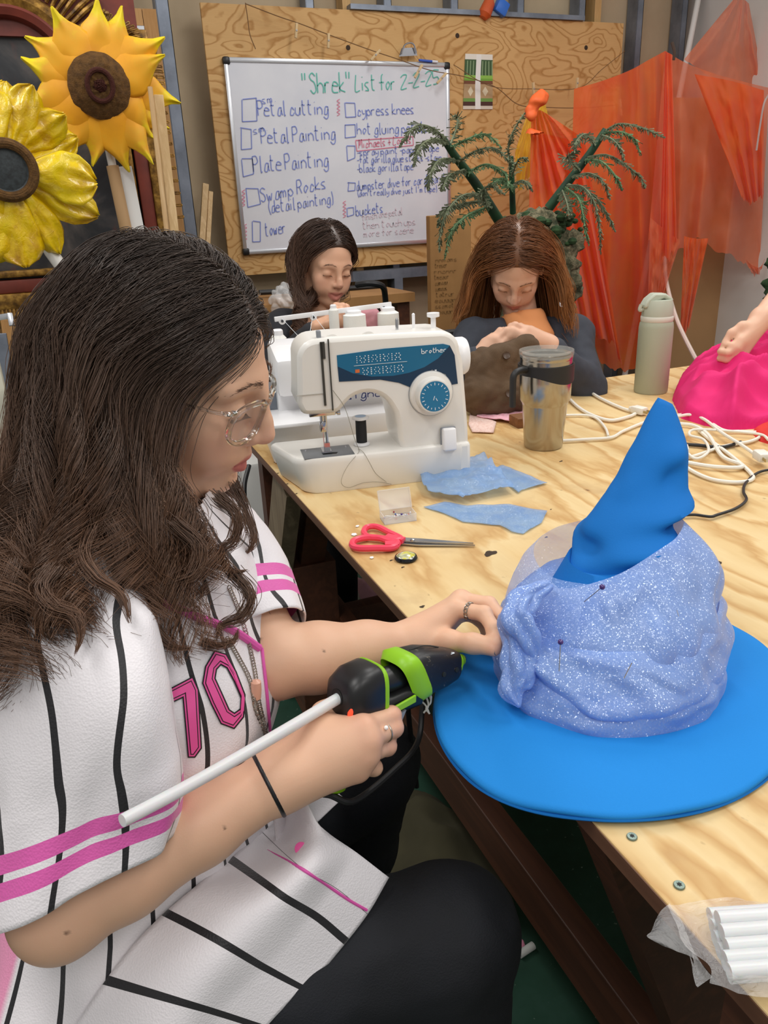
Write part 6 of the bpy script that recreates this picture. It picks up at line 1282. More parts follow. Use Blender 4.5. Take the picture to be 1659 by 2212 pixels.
def crumple(rows, m, name, seed, amp=.006, nu=60, nv=50):
    Rr = np.array([spline([UD(*p) for p in r], nu) for r in rows]); Gg = np.stack([spline(Rr[:, k], nv) for k in range(nu)], 1); n_ = Gg.reshape(-1, 3)
    d = np.array([abs(noise.noise(Vector((p[0]*26+seed, p[1]*26, p[2]*26))))-.25+.5*(abs(noise.noise(Vector((p[0]*60, p[1]*60+seed, p[2]*60))))-.25) for p in n_])*amp
    return (n_+d[:, None]*(ZU*.7-FW*.5)).reshape(Gg.shape)
bag = thing('plastic_bag', 'crinkled clear plastic bag full of white glue sticks on the near table corner', 'bag', UZ(1560, 2040, TZ))
g_ = crumple([[(1440, 1958, .56), (1540, 1942, .575), (1660, 1938, .59), (1800, 1930, .6)], [(1455, 1990, .545), (1545, 1975, .55), (1660, 1965, .56), (1800, 1955, .57)], [(1480, 2040, .525), (1560, 2040, .525), (1660, 2030, .53), (1800, 2010, .54)], [(1530, 2090, .505), (1580, 2095, .50), (1660, 2090, .50), (1800, 2070, .51)], [(1530, 2125, .50), (1600, 2145, .49), (1665, 2155, .485), (1800, 2150, .49)]], m_bag, 'film', 1.0, .008)
MB().grid(g_).build('film', m_bag, bag, angle=180)
g_ = crumple([[(1448, 1950, .565), (1430, 1965, .56), (1418, 1985, .555)], [(1470, 1985, .545), (1440, 1995, .545), (1408, 2010, .545)], [(1490, 2030, .53), (1455, 2030, .535), (1398, 2024, .54)], [(1510, 2075, .515), (1480, 2060, .525), (1430, 2045, .535)]], m_bag, 'flap', 4.0, .008, 36, 30)
MB().grid(g_).build('flap', m_bag, bag, angle=180)
g_ = crumple([[(1490, 2030, .53), (1500, 2080, .515), (1490, 2060, .52)], [(1515, 2080, .51), (1515, 2105, .505), (1502, 2120, .50)], [(1540, 2110, .50), (1525, 2120, .50), (1508, 2132, .495)]], m_bag, 'flap', 7.0, .006, 24, 20)
MB().grid(g_).build('flap', m_bag, bag, angle=180)

# ================================================================== heap of magenta cloth
def heap(name, px, hmax, m, lab, cat, seed, fs=9.0, z0=TZ, res=.0045, sharp=1.6):
    P = np.array([UZ(x, y, z0)[:2] for x, y in px]); lo2, hi2 = P.min(0)-.01, P.max(0)+.01; nx, ny = int((hi2-lo2)[0]/res)+2, int((hi2-lo2)[1]/res)+2
    xs, ys = np.linspace(lo2[0], hi2[0], nx), np.linspace(lo2[1], hi2[1], ny); X, Y = np.meshgrid(xs, ys); D = np.full(X.shape, 1e9); inside = np.zeros(X.shape, bool)
    for i in range(len(P)):
        a, b = P[i], P[(i+1) % len(P)]; t = np.clip(((X-a[0])*(b-a)[0]+(Y-a[1])*(b-a)[1])/((b-a) @ (b-a)), 0, 1); D = np.minimum(D, np.hypot(X-a[0]-t*(b-a)[0], Y-a[1]-t*(b-a)[1]))
        c = ((a[1] > Y) != (b[1] > Y)) & (X < (b[0]-a[0])*(Y-a[1])/(b[1]-a[1]+1e-12)+a[0]); inside ^= c
    D = np.where(inside, D, -D); H = np.zeros(X.shape)
    for j in range(ny):
        for i in range(nx):
            if D[j, i] < -.004: continue
            x, y = X[j, i], Y[j, i]; wx = x+.03*noise.noise(Vector((x*6, y*6, seed))); wy = y+.03*noise.noise(Vector((x*6, y*6, seed+4)))
            r1 = 1-abs(noise.noise(Vector((wx*fs+wy*fs*.7, wy*fs*1.2-wx*fs*.5, seed))))*2.2; r2 = 1-abs(noise.noise(Vector((wx*fs*2.4, wy*fs*2.0+seed, 3.0))))*2.2
            e = min(1, max(0, D[j, i]/.11))**.6; H[j, i] = hmax*e*(.52+.52*r1+.21*r2)+.008*min(1, max(0, D[j, i]/.01))
    idx = np.full(X.shape, -1); ok = D > -.004; idx[ok] = np.arange(ok.sum()); V = np.stack([X[ok], Y[ok], np.where(D[ok] < .0035, z0-(.004 if z0 > .1 else .0), z0+np.maximum(H[ok], .0015))], 1)
    F = [(idx[j, i], idx[j, i+1], idx[j+1, i+1], idx[j+1, i]) for j in range(ny-1) for i in range(nx-1) if min(idx[j, i], idx[j, i+1], idx[j+1, i+1], idx[j+1, i]) >= 0]
    V = smooth_mesh(V, np.array(F), 4) if len(F) else V; o = make(name, V, [tuple(int(q) for q in f) for f in F], m, angle=180); tag(o, lab, cat); return o
m_mag = mat('magenta_cloth', 'e0186f', .8, var=.15, vs=4, c2='d01066', bump=.15, bs=700); m_red = mat('red_cloth', 'd12a22', .8)
heap('fabric_pile', [(1450, 862), (1470, 820), (1500, 800), (1560, 790), (1640, 745), (1760, 720), (1820, 800), (1760, 900), (1660, 925), (1580, 930), (1520, 920), (1470, 905)], .10, m_mag, 'heap of bright magenta cloth on the right side of the table', 'fabric', 2.0, fs=7.0)
heap('fabric_pile', [(1620, 935), (1680, 905), (1740, 900), (1740, 950), (1680, 965), (1640, 955)], .03, m_red, 'bit of red cloth beside the magenta heap at the right', 'fabric', 6.0)

# ================================================================== chair and floor things
m_ch = mat('black_vinyl', '1c1c1f', .45); m_chg = mat('grey_chair_plastic', '5b5c60', .5)
ch = thing('chair', 'black and grey chair under the person in the pinstriped jersey', 'chair', PEL*V3(1, 1, 0))
cx = PEL*V3(1, 1, 0)+V3(0, 0, .385); MB().box(cx+FB*.03, (.44, .43, .05), SP, .02).build('seat', m_ch, ch)
bk = MB(); bx = cx-FB*.235+V3(0, 0, .27); bk.box(bx, (.04, .40, .36), SP @ roty(-.12), .018); bk.build('backrest', m_ch, ch)
MB().tube(spline([cx-FB*.10+V3(0, 0, -.02), cx-FB*.235+V3(0, 0, .0), cx-FB*.255+V3(0, 0, .2)], 16), .018, 10).build('back_support', m_chg, ch)
for sx in (-1, 1):
    for sy in (-1, 1): MB().tube([cx+FB*.16*sx+LB*.16*sy, cx*V3(1, 1, 0)+FB*.2*sx+LB*.19*sy+V3(0, 0, .004)], .013, 10).build('leg', m_chg, ch)
heap('cloth_bag', [(790, 1780), (860, 1730), (960, 1750), (1060, 1840), (1120, 1980), (1090, 2120), (950, 2160), (830, 2040)], .12, mat('olive_cloth', '4a4630', .9, var=.3, vs=6, c2='3a3624'), 'dark olive cloth bag lying on the green floor beneath the table', 'bag', 9.0, fs=5.0, z0=.0, res=.012)
m_chalk = mat('white_chalk', 'd5d6d2', .7); m_pks = mat('pink_scrap', 'd98aa5', .8)
A = UZ(1122, 2062, .008); B = UZ(1152, 2042, .008); tag(MB().tube([A, B], .007, 10).build('glue_stub', m_chalk), 'short white stick lying on the green floor by the knee', 'scrap')
tag(MB().ball(UZ(1122, 2036, .007), .009, 8, None, (1, 1.4, .6)).build('pink_scrap', m_pks), 'tiny pink scrap on the green floor by the knee', 'scrap')
heap('pink_cloth', [(765, 1250), (800, 1265), (830, 1300), (800, 1318), (775, 1295)], .06, mat('dusty_pink_cloth', 'b08390', .9), 'dusty pink cloth on the floor beneath the table', 'fabric', 3.0, fs=8, z0=.0, res=.006)
q = [UZ(x, y, .10) for x, y in ((715, 1250), (830, 1235), (900, 1340), (760, 1380))]; tag(MB().prism([(0, 0), (1.0, 0), (1.0, 1), (0, 1)], q[3]*V3(1, 1, 0)+V3(0, 0, .003), V3(.75, .12, 0), V3(-.1, .45, 0), .012).build('board', mat('pale_board', '8f9286', .7), smooth=False), 'pale flat board lying on the floor below the table', 'board')
b0 = UD(505, 1120, 2.25); tag(MB().box((b0[0]-.07, b0[1]+.1, .30), (.36, .30, .58), bevel=.012).build('storage_unit', mat('white_storage_plastic', 'd9d8d4', .4)), 'white plastic storage unit on the floor left of the table', 'storage')
tag(MB().tube(spline([UD(538, 1005, 1.98), UD(528, 1050, 1.95), UD(533, 1100, 1.92), UD(556, 1150, 1.88), UD(566, 1190, 1.86), UD(552, 1240, 1.84), UD(545, 1290, 1.84), UD(560, 1400, 1.8)], 60), .006, 8).build('hanging_cable', m_bcord), 'black cable hanging down beside the far table leg', 'cable')
# ================================================================== the two people sewing at the far side, and the arm at the right
def basis_from(f, up=(0, 0, 1)):
    x = nrm(f); y = nrm(np.cross(np.asarray(up, float), x)); return np.stack([x, y, np.cross(x, y)], 1)
m_skin2 = skin_mat('warm_skin', 'e0b091', 'cf9c80', 'cc8074'); m_skin3 = skin_mat('pale_skin', 'e3b79b', 'd3a188', 'c97d72')
m_teeth = mat('teeth', 'f2ede4', .3)
def back_person(nm, label, hc, f_dir, up, sc, skin, top_mat, hairm, shs, els, wrs, mcpL, mcpR, smile, opn, neck_to, hair_kw, torso_c, inner=None, jacket_open=None, seed=1):
    M = basis_from(f_dir, up); pr = thing('person', label, 'person', torso_c*V3(1, 1, 0)); al = np.array(list(shs)+list(els)+list(wrs)+[hc, torso_c]+mcpL+mcpR)
    S = Sdf(al.min(0)-.20, al.max(0)+.20, .0040); hw = Sdf(hc-.2*sc, hc+.17*sc, .0022)
    a = nrm((shs[1]-shs[0])*V3(1, 1, 0)); fwd = np.cross(a, V3(0, 0, 1)); fwd = -fwd if np.dot(fwd, f_dir) < 0 else fwd; B = np.stack([fwd, a, V3(0, 0, 1)], 1); c = lerp(*shs, .5)
    S.ell(lerp(torso_c, c, .15), (.09, .13, .13), B, 0); S.ell(lerp(torso_c, c, .72), (.09, .135, .14), B, .04); S.cap(shs[0], shs[1], .042, .042, .03)
    nb = hc+M @ V3(-.02, 0, -.065)*sc; S.cap(c+V3(0, 0, .0), nb, .052*sc, .048*sc, .02); face_sdf(S, M, hc, sc, smile, opn)
    for i in (0, 1): S.cap(shs[i], els[i], .042, .037, .012); S.cap(els[i], wrs[i], .036, .024, .012)
    for i, (m, ) in enumerate(((mcpL,), (mcpR,))):
        w = wrs[i]; d = nrm(m[1]-w); cr = nrm(m[3]-m[0]); nn = np.cross(d, cr); nn = nn if nn[2] < 0 else -nn
        ch = [[q+d*.030+nn*.014, q+d*.034+nn*.036, q+d*.018+nn*.048] for q in m]; ch = [[lerp(m[j], p, [1, 1.05, .98, .82][j]) for p in c_] for j, c_ in enumerate(ch)]
        tb_ = [lerp(w, m[0], .25)-cr*.012, lerp(w, m[0], .7)-cr*.024+nn*.012, m[0]-cr*.014+d*.012+nn*.026, m[0]-cr*.002+d*.030+nn*.034]
        hand_sdf(S, w, m, ch, tb_, .0082, rw=.020)
    V, F = S.mesh(2); quad_obj('body', V, F, skin, pr, face_attr(V, M, hc, sc, smile, opn))
    T = Sdf(al.min(0)-.22, al.max(0)+.2, .006); T.ell(lerp(torso_c, c, .12), (.115, .155, .16), B, 0); T.ell(lerp(torso_c, c, .70), (.112, .158, .155), B, .04); T.cap(shs[0], shs[1], .056, .056, .03)
    T.cap(c+V3(0, 0, .02)+fwd*.045, c+V3(0, 0, .16)+fwd*.02, .070, .075, .012, 's')
    if jacket_open: T.ell(c+fwd*.13+V3(0, 0, -.10), jacket_open, B, .012, 's')
    for i in (0, 1): T.cap(shs[i], els[i], .060, .054, .015); T.cap(els[i], lerp(els[i], wrs[i], .86), .052, .038, .015)
    V, F = T.mesh(2); N_ = vert_normals(V, F); V = V+N_*(vnoise(V, 15, seed)*.007+vnoise(V, 36, seed+2)*.003)[:, None]; quad_obj('jacket' if inner else 'top', V, F, top_mat, pr)
    if inner:
        T = Sdf(al.min(0)-.2, al.max(0)+.15, .007); T.ell(lerp(torso_c, c, .15), (.104, .14, .15), B, 0); T.ell(lerp(torso_c, c, .70), (.104, .142, .15), B, .04); T.cap(c+V3(0, 0, .07)+fwd*.05, c+V3(0, 0, .2)+fwd*.02, .056, .075, .01, 's'); T.cap(c+fwd*.01, lerp(c, nb, .22)+fwd*.01, .080, .066, .02); T.cap(lerp(c, nb, .55)+fwd*.01, lerp(c, nb, 1.4), .056, .08, .01, 's'); V, F = T.mesh(2); quad_obj('shirt', V, F, inner, pr)
    T = Sdf(torso_c*V3(1, 1, 0)-.45, torso_c+.45, .009)
    for sg_ in (-1, 1): h_ = torso_c*V3(1, 1, 0)+a*sg_*.09+V3(0, 0, .48); kn = h_+fwd*.36+V3(0, 0, .0); T.chain([h_, kn], [.085, .062], .03); T.chain([kn, kn*V3(1, 1, 0)-fwd*.02+V3(0, 0, .09)], [.060, .045], .02); T.chain([kn*V3(1, 1, 0)-fwd*.04+V3(0, 0, .05), kn*V3(1, 1, 0)+fwd*.12+V3(0, 0, .036)], [.045, .034], .01)
    V, F = T.mesh(1); quad_obj('trousers', V, F, m_tr, pr)
    k = hair_kw; sc_c, sc_r = V3(-.006, 0, .034)*sc, V3(.098, .080, .092)*sc; rg = np.random.default_rng(seed)
    r_ = scalp_roots(k['n'], sc_c, sc_r, seed, lambda p: np.where(p[:, 0] > -.02, .0, -.04), lambda p: np.where(p[:, 2] > .055*sc, (.074*sc-.7*np.maximum(0, np.abs(p[:, 1])-.012)), (.034-.5*(.055-p[:, 2]))*sc))
    N = len(r_); sd = np.where(r_[:, 1] < 0, -1, 1)[:, None]; fr = np.clip((r_[:, 0:1]+.02)/.08, 0, 1)
    cb = np.concatenate([-.55*fr-.15*(1-fr), .75*sd*np.clip(1-np.abs(r_[:, 1:2])/.06, 0, 1)+.05*sd, -.75+0*fr], 1)+rg.normal(0, .07, (N, 3)); cb /= np.linalg.norm(cb, axis=1, keepdims=True)
    L2 = lambda p: M.T @ (p-hc)
    cl = [(L2(lerp(torso_c, c, .75)), np.array([.13, .15, .17])), (L2(nb), np.array([.055]*3)), (V3(.045, 0, -.03)*sc, np.array([.060, .064, .078])*sc), (L2(shs[0]), np.array([.06]*3)), (L2(shs[1]), np.array([.06]*3))]
    P, sh = grow_hair(r_, M, hc, sc_c, sc_r, cb, rg.uniform(*k['len'], N), .003+.013*rg.uniform(0, 1, N), V3(0, 0, -1.0), cl, m=34, clumps=k.get('cl', 120), curl=k['curl'], wave=k['wave'], clump=k.get('clump', .6), seed=seed, spread=k.get('spread', .15), fall=-.03, rnd=.3, drift=(k['drift'] @ M)[None, :] if 'drift' in k else None)
    if 'gather' in k:                                                # hair gathered into a plait over one shoulder
        g0, g1 = k['gather']; t = np.linspace(0, 1, 34)[None, :, None]; w = np.clip((t-.30)/.25, 0, 1); tg = g0*(1-np.clip((t-.45)/.55, 0, 1))+g1*np.clip((t-.45)/.55, 0, 1); ph = rg.choice([0, 2.1, 4.2], N)[:, None, None]; a_ = t*34+ph
        tg = tg+.013*np.concatenate([np.cos(a_), np.sin(a_)*.6, 0*a_], 2)+rg.normal(0, .004, (N, 1, 3)); P = P*(1-w)+tg*w
    m_ = P.shape[1]; A = np.stack([np.repeat(np.linspace(0, 1, m_)[None], N, 0), np.repeat(sh[:, None], m_, 1), np.zeros((N, m_))], 2)
    V, F = strands(P, np.full(N, .0009), np.full(N, .0004)); quad_obj('hair', V, F, hairm, pr, np.repeat(A.reshape(-1, 3), 3, 0))
    T = Sdf(hc-.18, hc+.16, .004); T.ell(hc+M @ sc_c, sc_r+.002, M, 0); T.half(hc+M @ (V3(.060, 0, .055)*sc), M @ nrm(V3(.80, 0, -.55)), .004); T.half(hc+M @ V3(0, 0, -.045), M @ nrm(V3(.25, 0, -1)), .004); V, F = T.mesh(1); quad_obj('hair', V, F, hairm, pr, np.tile([.05, .25, 0], (len(V), 1)))
    brow_lash(pr, M, hc, sc, hairm, 70, seed)
    if opn > .003: MB().grid(np.array([[hc+M @ (V3(.0985-.012*(y*50)**2, y, z)*sc) for y in np.linspace(-.017, .017, 9)] for z in (-.0605, -.0545)])).build('teeth', m_teeth, pr, angle=180)
    return pr, B, c
m_blkt = mat('black_top', '1b1b20', .85, var=.3, vs=12, c2='26262c'); m_jack = mat('charcoal_jacket', '3d414b', .85, var=.25, vs=14, c2='31353e', bump=.2, bs=400); m_orange = mat('orange_tee', 'e2975f', .85)
ha_ = hair_mat('brown_hair', '4a362c', '6b4c3a', .4); hb_ = hair_mat('auburn_hair', '7a4f33', 'a8703f', .38)
# left one
hc = UD(700, 574, 2.20); f = nrm(TC*.80+RH*.46-ZU*.26)
shA = [UD(612, 712, 2.22), UD(795, 712, 2.30)]; elA = [UD(600, 800, 2.15), UD(815, 800, 2.2)]; wrA = [UD(690, 712, 2.05), UD(770, 712, 2.06)]
kA = [UD(706, 694, 2.03), UD(718, 684, 2.03), UD(730, 684, 2.04), UD(742, 690, 2.05)]; kB = [UD(752, 690, 2.02), UD(758, 682, 2.03), UD(764, 682, 2.05), UD(770, 688, 2.06)]
pa, Ba, ca = back_person('a', 'person with dark brown hair in a black top, behind the sewing machines', hc, f, ZU+RH*.10, .92, m_skin2, m_blkt, ha_, shA, elA, wrA, kA, kB, 1.5, .0065, None, dict(n=2600, len=(.26, .34), curl=.003, wave=.12, clump=.35, gather=(UD(655, 640, 2.16), UD(640, 760, 2.10))), lerp(*shA, .5)+V3(0, .02, -.42), seed=21)
# right one
hc = UD(1114, 574, 2.08); f = nrm(TC*.80-RH*.16-ZU*.80)
shB = [UD(1025, 735, 2.12), UD(1235, 722, 2.20)]; elB = [UD(985, 830, 2.06), UD(1265, 840, 2.12)]; wrB = [UD(1035, 775, 1.98), UD(1185, 745, 2.0)]
kA = [UD(1080, 745, 1.95), UD(1072, 733, 1.95), UD(1060, 732, 1.96), UD(1047, 740, 1.97)]; kB = [UD(1128, 722, 1.95), UD(1136, 712, 1.96), UD(1146, 714, 1.97), UD(1155, 722, 1.98)]
pb_, Bb, cb_ = back_person('b', 'person with long auburn hair in a charcoal jacket and orange shirt', hc, f, ZU*.9+RH*.04, .94, m_skin3, m_jack, hb_, shB, elB, wrB, kA, kB, .5, .0, None, dict(n=3600, len=(.25, .34), curl=.010, wave=.15, clump=.6, cl=90, spread=.34), lerp(*shB, .5)+V3(0, .02, -.42), inner=m_orange, jacket_open=(.10, .115, .26), seed=33)
q = UD(1214, 657, 2.10); MB().lathe([(.009, 0), (.009, .003), (.004, .003), (.004, .001)], 16, q, frame_z(-FW)).build('jacket_snap', m_chrome, pb_)
# cloth in their hands
m_brownc = mat('brown_wool', '5f4a35', .95, var=.3, vs=10, c2='4d3b2a', bump=.3, bs=300); m_rosec = mat('dusty_rose_cloth', 'c98f98', .9)
def clump_cloth(name, cens, m, lab, seed, amp=.02):
    S = Sdf(np.min([c for c, _ in cens], 0)-.12, np.max([c for c, _ in cens], 0)+.12, .005)
    for c, r in cens: S.ell(c, r, None, .02)
    V, F = S.mesh(1); V = V+vert_normals(V, F)*((abs(vnoise(V, 16, seed))-.2)*amp+(abs(vnoise(V, 38, seed+3))-.2)*amp*.4)[:, None]; lc = V.mean(0)*V3(1, 1, 0)+V3(0, 0, V[:, 2].min())
    o = make(name, V, tolist(F), m, angle=180); tag(o, lab, 'fabric'); return o
clump_cloth('brown_cloth', [(UD(1075, 790, 1.93), (.09, .05, .055)), (UD(1130, 765, 1.94), (.05, .04, .045)), (UD(1050, 850, 1.92), (.07, .05, .06)), (UD(1110, 850, 1.93), (.07, .05, .05))], m_brownc, 'brown woollen cloth with buttons held by the auburn haired person', 3.0)
clump_cloth('rose_cloth', [(UD(800, 690, 2.06), (.035, .03, .035)), (UD(745, 712, 2.04), (.04, .03, .03))], m_rosec, 'dusty rose cloth held by the smiling person', 5.0, .014)
for px, py, lab in ((1094, 768, 'brown button on the brown cloth, upper one'), (1100, 850, 'brown button on the brown cloth, lower one')):
    q = UD(px, py, 1.868); tag(MB().lathe([(.0005, .003), (.006, .003), (.009, .004), (.010, .002), (.010, 0)], 18, q, frame_z(-FW)).build('button', mat('brown_button', '4a3524', .35)), lab, 'button', 'buttons of the brown cloth')
# chairs behind them
for c, lab in ((lerp(*shA, .5), 'blue grey chair behind the smiling person'), (lerp(*shB, .5), 'dark chair behind the auburn haired person')):
    t = thing('chair', lab, 'chair', c*V3(1, 1, 0)+V3(0, .05, 0)); m_ = mat('blue_grey_seat', '7389a6', .6) if 'blue' in lab else m_ch; cc = c*V3(1, 1, 0)+V3(0, .06, 0)
    MB().box(cc+V3(0, 0, .36), (.42, .40, .05), None, .02).build('seat', m_, t); MB().box(cc+V3(.10 if 'blue' in lab else 0, .215, .74), (.42, .04, .30), None, .015).build('backrest', m_, t)
    for sx in (-.18, .18):
        for sy in (-.17, .2): MB().tube([cc+V3(sx, sy, .36 if sy < 0 else .85), cc+V3(sx*1.1, sy*1.1, .003)], .012, 8).build('leg', m_chg, t)
# arm reaching in from the right, the rest of the person standing just outside the picture
el = UD(1790, 520, 2.02); wr = UD(1645, 688, 1.93); k_ = [UD(1600, 735, 1.90), UD(1592, 750, 1.90), UD(1590, 765, 1.91), UD(1598, 778, 1.92)]; sh_ = el+V3(.24, .10, .20); tc_ = V3(max(2.42, sh_[0]+.18), sh_[1]+.06, sh_[2]-.25)
pc = thing('person', 'person at the right edge whose bare forearm presses on the magenta cloth', 'person', tc_*V3(1, 1, 0)); S = Sdf(np.minimum(wr, el)-.25, tc_+V3(.35, .35, .62), .005)
S.cap(sh_, el, .05, .042, .012); S.chain([el, lerp(el, wr, .4), wr], [.040, .036, .026], .012); S.ell(tc_+V3(0, 0, .0), (.17, .12, .33), None, .03); S.cap(tc_+V3(0, 0, .25), tc_+V3(0, 0, .40), .055, .05, .03); hcC = tc_+V3(0, -.01, .50); MC = basis_from(V3(-.7, -.6, -.3)); face_sdf(S, MC, hcC, 1.0)
d = nrm(k_[1]-wr); cr = nrm(k_[3]-k_[0]); nn = np.cross(d, cr); nn = nn if nn[2] < 0 else -nn
S.cap(sh_, tc_+V3(0, 0, .22), .055, .09, .03)
hand_sdf(S, wr, k_, [[q+d*.024+nn*.012, q+d*.022+nn*.034, q+d*.004+nn*.040] for q in k_], [lerp(wr, k_[0], .3), lerp(wr, k_[0], .75)-cr*.02+nn*.012, k_[0]-cr*.016+nn*.028, k_[0]+d*.014-cr*.006+nn*.034], .0088, rw=.022)
V, F = S.mesh(2); quad_obj('body', V, F, m_skin3, pc, face_attr(V, MC, hcC))
T = Sdf(tc_-.5, tc_+.5, .008); T.ell(tc_, (.19, .14, .34), None, 0); T.cap(sh_, lerp(sh_, el, .55), .07, .062, .02); V, F = T.mesh(1); quad_obj('top', V, F, m_blkt, pc)
T = Sdf(tc_*V3(1, 1, 0)+V3(-.25, -.25, 0), tc_*V3(1, 1, 0)+V3(.25, .25, .95), .01)
for s in (-1, 1): T.chain([tc_*V3(1, 1, 0)+V3(s*.09, 0, .86), tc_*V3(1, 1, 0)+V3(s*.10, 0, .45), tc_*V3(1, 1, 0)+V3(s*.10, 0, .05)], [.10, .07, .05], .02)
V, F = T.mesh(1); quad_obj('trousers', V, F, m_tr, pc)
T = Sdf(hcC-.2, hcC+.2, .006); T.ell(hcC+MC @ V3(-.012, 0, .040), V3(.100, .084, .093), MC, 0); T.ell(hcC+MC @ V3(-.06, 0, -.04), V3(.05, .075, .09), MC, .02); T.half(hcC+MC @ V3(.06, 0, .05), MC @ nrm(V3(.8, 0, -.55)), .004); V, F = T.mesh(1); quad_obj('hair', V, F, ha_, pc, np.tile([.2, .3, 0], (len(V), 1)))
# ================================================================== stage props along the back wall
# ---- hanging sheer cloths
m_or = sheer('orange_voile', 'ff7d2c', .84, .6, .45, False, 'f8602a', 5, .2); m_or2 = sheer('coral_voile', 'fb8048', .72, .6, .45, False, 'f79068', 5, .2); m_ye = sheer('yellow_cloth', 'f2c12a', .95, .6, .4)
def hang(name, top, bot, y0, m, lab, folds=7, amp=.05, seed=0.0, nu=90, nv=80, ybot=None, grp=None, sag=0.0, rag=18):
    T_, B_ = spline([(x, y, 0) for x, y in top], nu), spline([(x, y, 0) for x, y in bot], nu); G = np.zeros((nv, nu, 3))
    for j in range(nv):
        v = j/(nv-1)
        for i in range(nu):
            u = i/(nu-1); px = lerp(T_[i], B_[i], v); rg_ = rag*v**3*(noise.noise(Vector((u*9, seed, 0)))+.5*noise.noise(Vector((u*23, seed, 1))))
            a = amp*(.25+.75*v); y = y0+((ybot or y0)-y0)*v+a*(1.2*abs(math.sin(u*folds*3.1416*1.1+seed+v*1.6*math.sin(u*5+seed)))**1.5+noise.noise(Vector((u*folds*.9, v*1.5, seed)))*.9)
            y += .010*noise.noise(Vector((u*11, v*7, seed)))
            G[j, i] = UY(px[0], px[1]+rg_, y)
    o = MB().grid(G).build(name, m, angle=180); tag(o, lab, 'cloth', grp); return o
gO = 'sheer orange cloths on the line'
hang('sheer_cloth', [(1240, 192), (1300, 175), (1360, 152), (1400, 130), (1437, 110)], [(1228, 560), (1290, 760), (1340, 800), (1400, 770), (1440, 620)], 3.45, m_or, 'wide sheer orange cloth hanging between the pale wooden peg and the peak', 4, .07, 1.0, grp=gO)
hang('sheer_cloth', [(1437, 110), (1480, 135), (1540, 158), (1600, 175), (1662, 190)], [(1400, 520), (1450, 545), (1510, 520), (1590, 560), (1640, 590)], 3.40, m_or2, 'paler sheer coral cloth hanging from the peak to the right edge of the picture', 3, .06, 4.0, grp=gO)
hang('sheer_cloth', [(1590, -8), (1604, -4), (1618, 8)], [(1478, 128), (1570, 190), (1662, 250)], 3.62, m_or2, 'sheer orange triangle of cloth hanging from the highest point at the upper right', 3, .04, 7.0, grp=gO, rag=4)
hang('sheer_cloth', [(1148, 245), (1165, 238), (1182, 246)], [(1140, 560), (1200, 420), (1262, 300)], 3.30, m_or, 'knotted orange cloth hanging beside the yellow one, its swag reaching right', 5, .05, 9.0, grp=gO, rag=6)
hang('sheer_cloth', [(1145, 290), (1180, 290), (1225, 300), (1262, 296)], [(1215, 640), (1262, 720), (1320, 740), (1345, 800)], 3.36, m_or, 'long orange tail of cloth falling behind the auburn haired person', 5, .07, 11.0, grp=gO)
hang('sheer_cloth', [(1405, 470), (1440, 500), (1470, 520)], [(1400, 640), (1420, 660), (1432, 640)], 3.34, m_or2, 'ragged coral strip hanging under the peak of the orange cloth', 2, .03, 13.0, grp=gO, rag=25)
hang('sheer_cloth', [(1478, 510), (1500, 515), (1530, 515)], [(1470, 700), (1476, 725), (1490, 700)], 3.34, m_or, 'narrow orange strip hanging in front of the tan panel', 2, .03, 15.0, grp=gO, rag=25)
hang('sheer_cloth', [(1610, 560), (1630, 575), (1645, 580)], [(1625, 592), (1640, 590), (1652, 560)], 3.36, m_or2, 'small coral corner hanging at the right edge of the picture', 2, .02, 17.0, grp=gO, rag=8)
hang('sheer_cloth', [(1437, 110), (1440, 112), (1452, 118)], [(1425, 520), (1442, 560), (1462, 520)], 3.32, m_or, 'dense orange fold falling straight down from the peak', 3, .03, 19.0, grp=gO)
hang('sheer_cloth', [(1500, 160), (1580, 175), (1650, 195)], [(1600, 420), (1620, 440), (1650, 420)], 3.30, m_or, 'second orange layer at the right end of the hanging cloths', 3, .04, 21.0, grp=gO)
hang('yellow_cloth', [(1150, 212), (1162, 200), (1176, 215)], [(1112, 330), (1125, 405), (1196, 300)], 3.5, m_ye, 'bright yellow cloth hanging behind the orange knot', 2, .03, 3.0)
S = Sdf(UY(1160, 225, 3.28)-.12, UY(1160, 225, 3.28)+.12, .006); S.ell(UY(1164, 214, 3.28), (.05, .035, .03), roty(-.5), 0); S.cap(UY(1160, 222, 3.28), UY(1147, 245, 3.28), .022, .03, .01); S.cap(UY(1150, 300, 3.28), UY(1190, 315, 3.28), .04, .03, .02); V, F = S.mesh(1); V = V+vert_normals(V, F)*(vnoise(V, 30, 2)*.012)[:, None]
tag(make('cloth_knot', V, tolist(F), mat('orange_voile_dense', 'f0682a', .6), angle=180), 'bunched orange knot of cloth at the twine above the palm', 'cloth')
m_twig = mat('dark_twig', '4b3a30', .85)
tag(MB().tube(spline([UY(1452, 92, 3.38), UY(1457, 112, 3.36), UY(1455, 130, 3.36)], 10), .007, 6).build('hook', m_twig), 'dark hook holding the peak of the orange cloth', 'hook')
tag(MB().tube(spline([UY(1660, 205, 3.3), UY(1650, 225, 3.28), UY(1642, 270, 3.28), UY(1634, 325, 3.28)], 16), .005, 6).build('striped_cord', mat('striped_cord', 'b9a6a0', .8)), 'thin twisted cord dangling at the right edge over the orange cloth', 'cord')
tag(MB().tube(spline([UY(1436, 555, 3.5), UY(1440, 610, 3.4), UY(1462, 690, 3.1), UY(1500, 770, 2.7), UY(1520, 800, 2.5), UY(1530, 900, 2.4)], 50), .010, 8).build('white_cable', mat('thick_white_cable', 'ead9cf', .5)), 'thick pale cable hanging below the orange cloth down behind the table', 'cable')
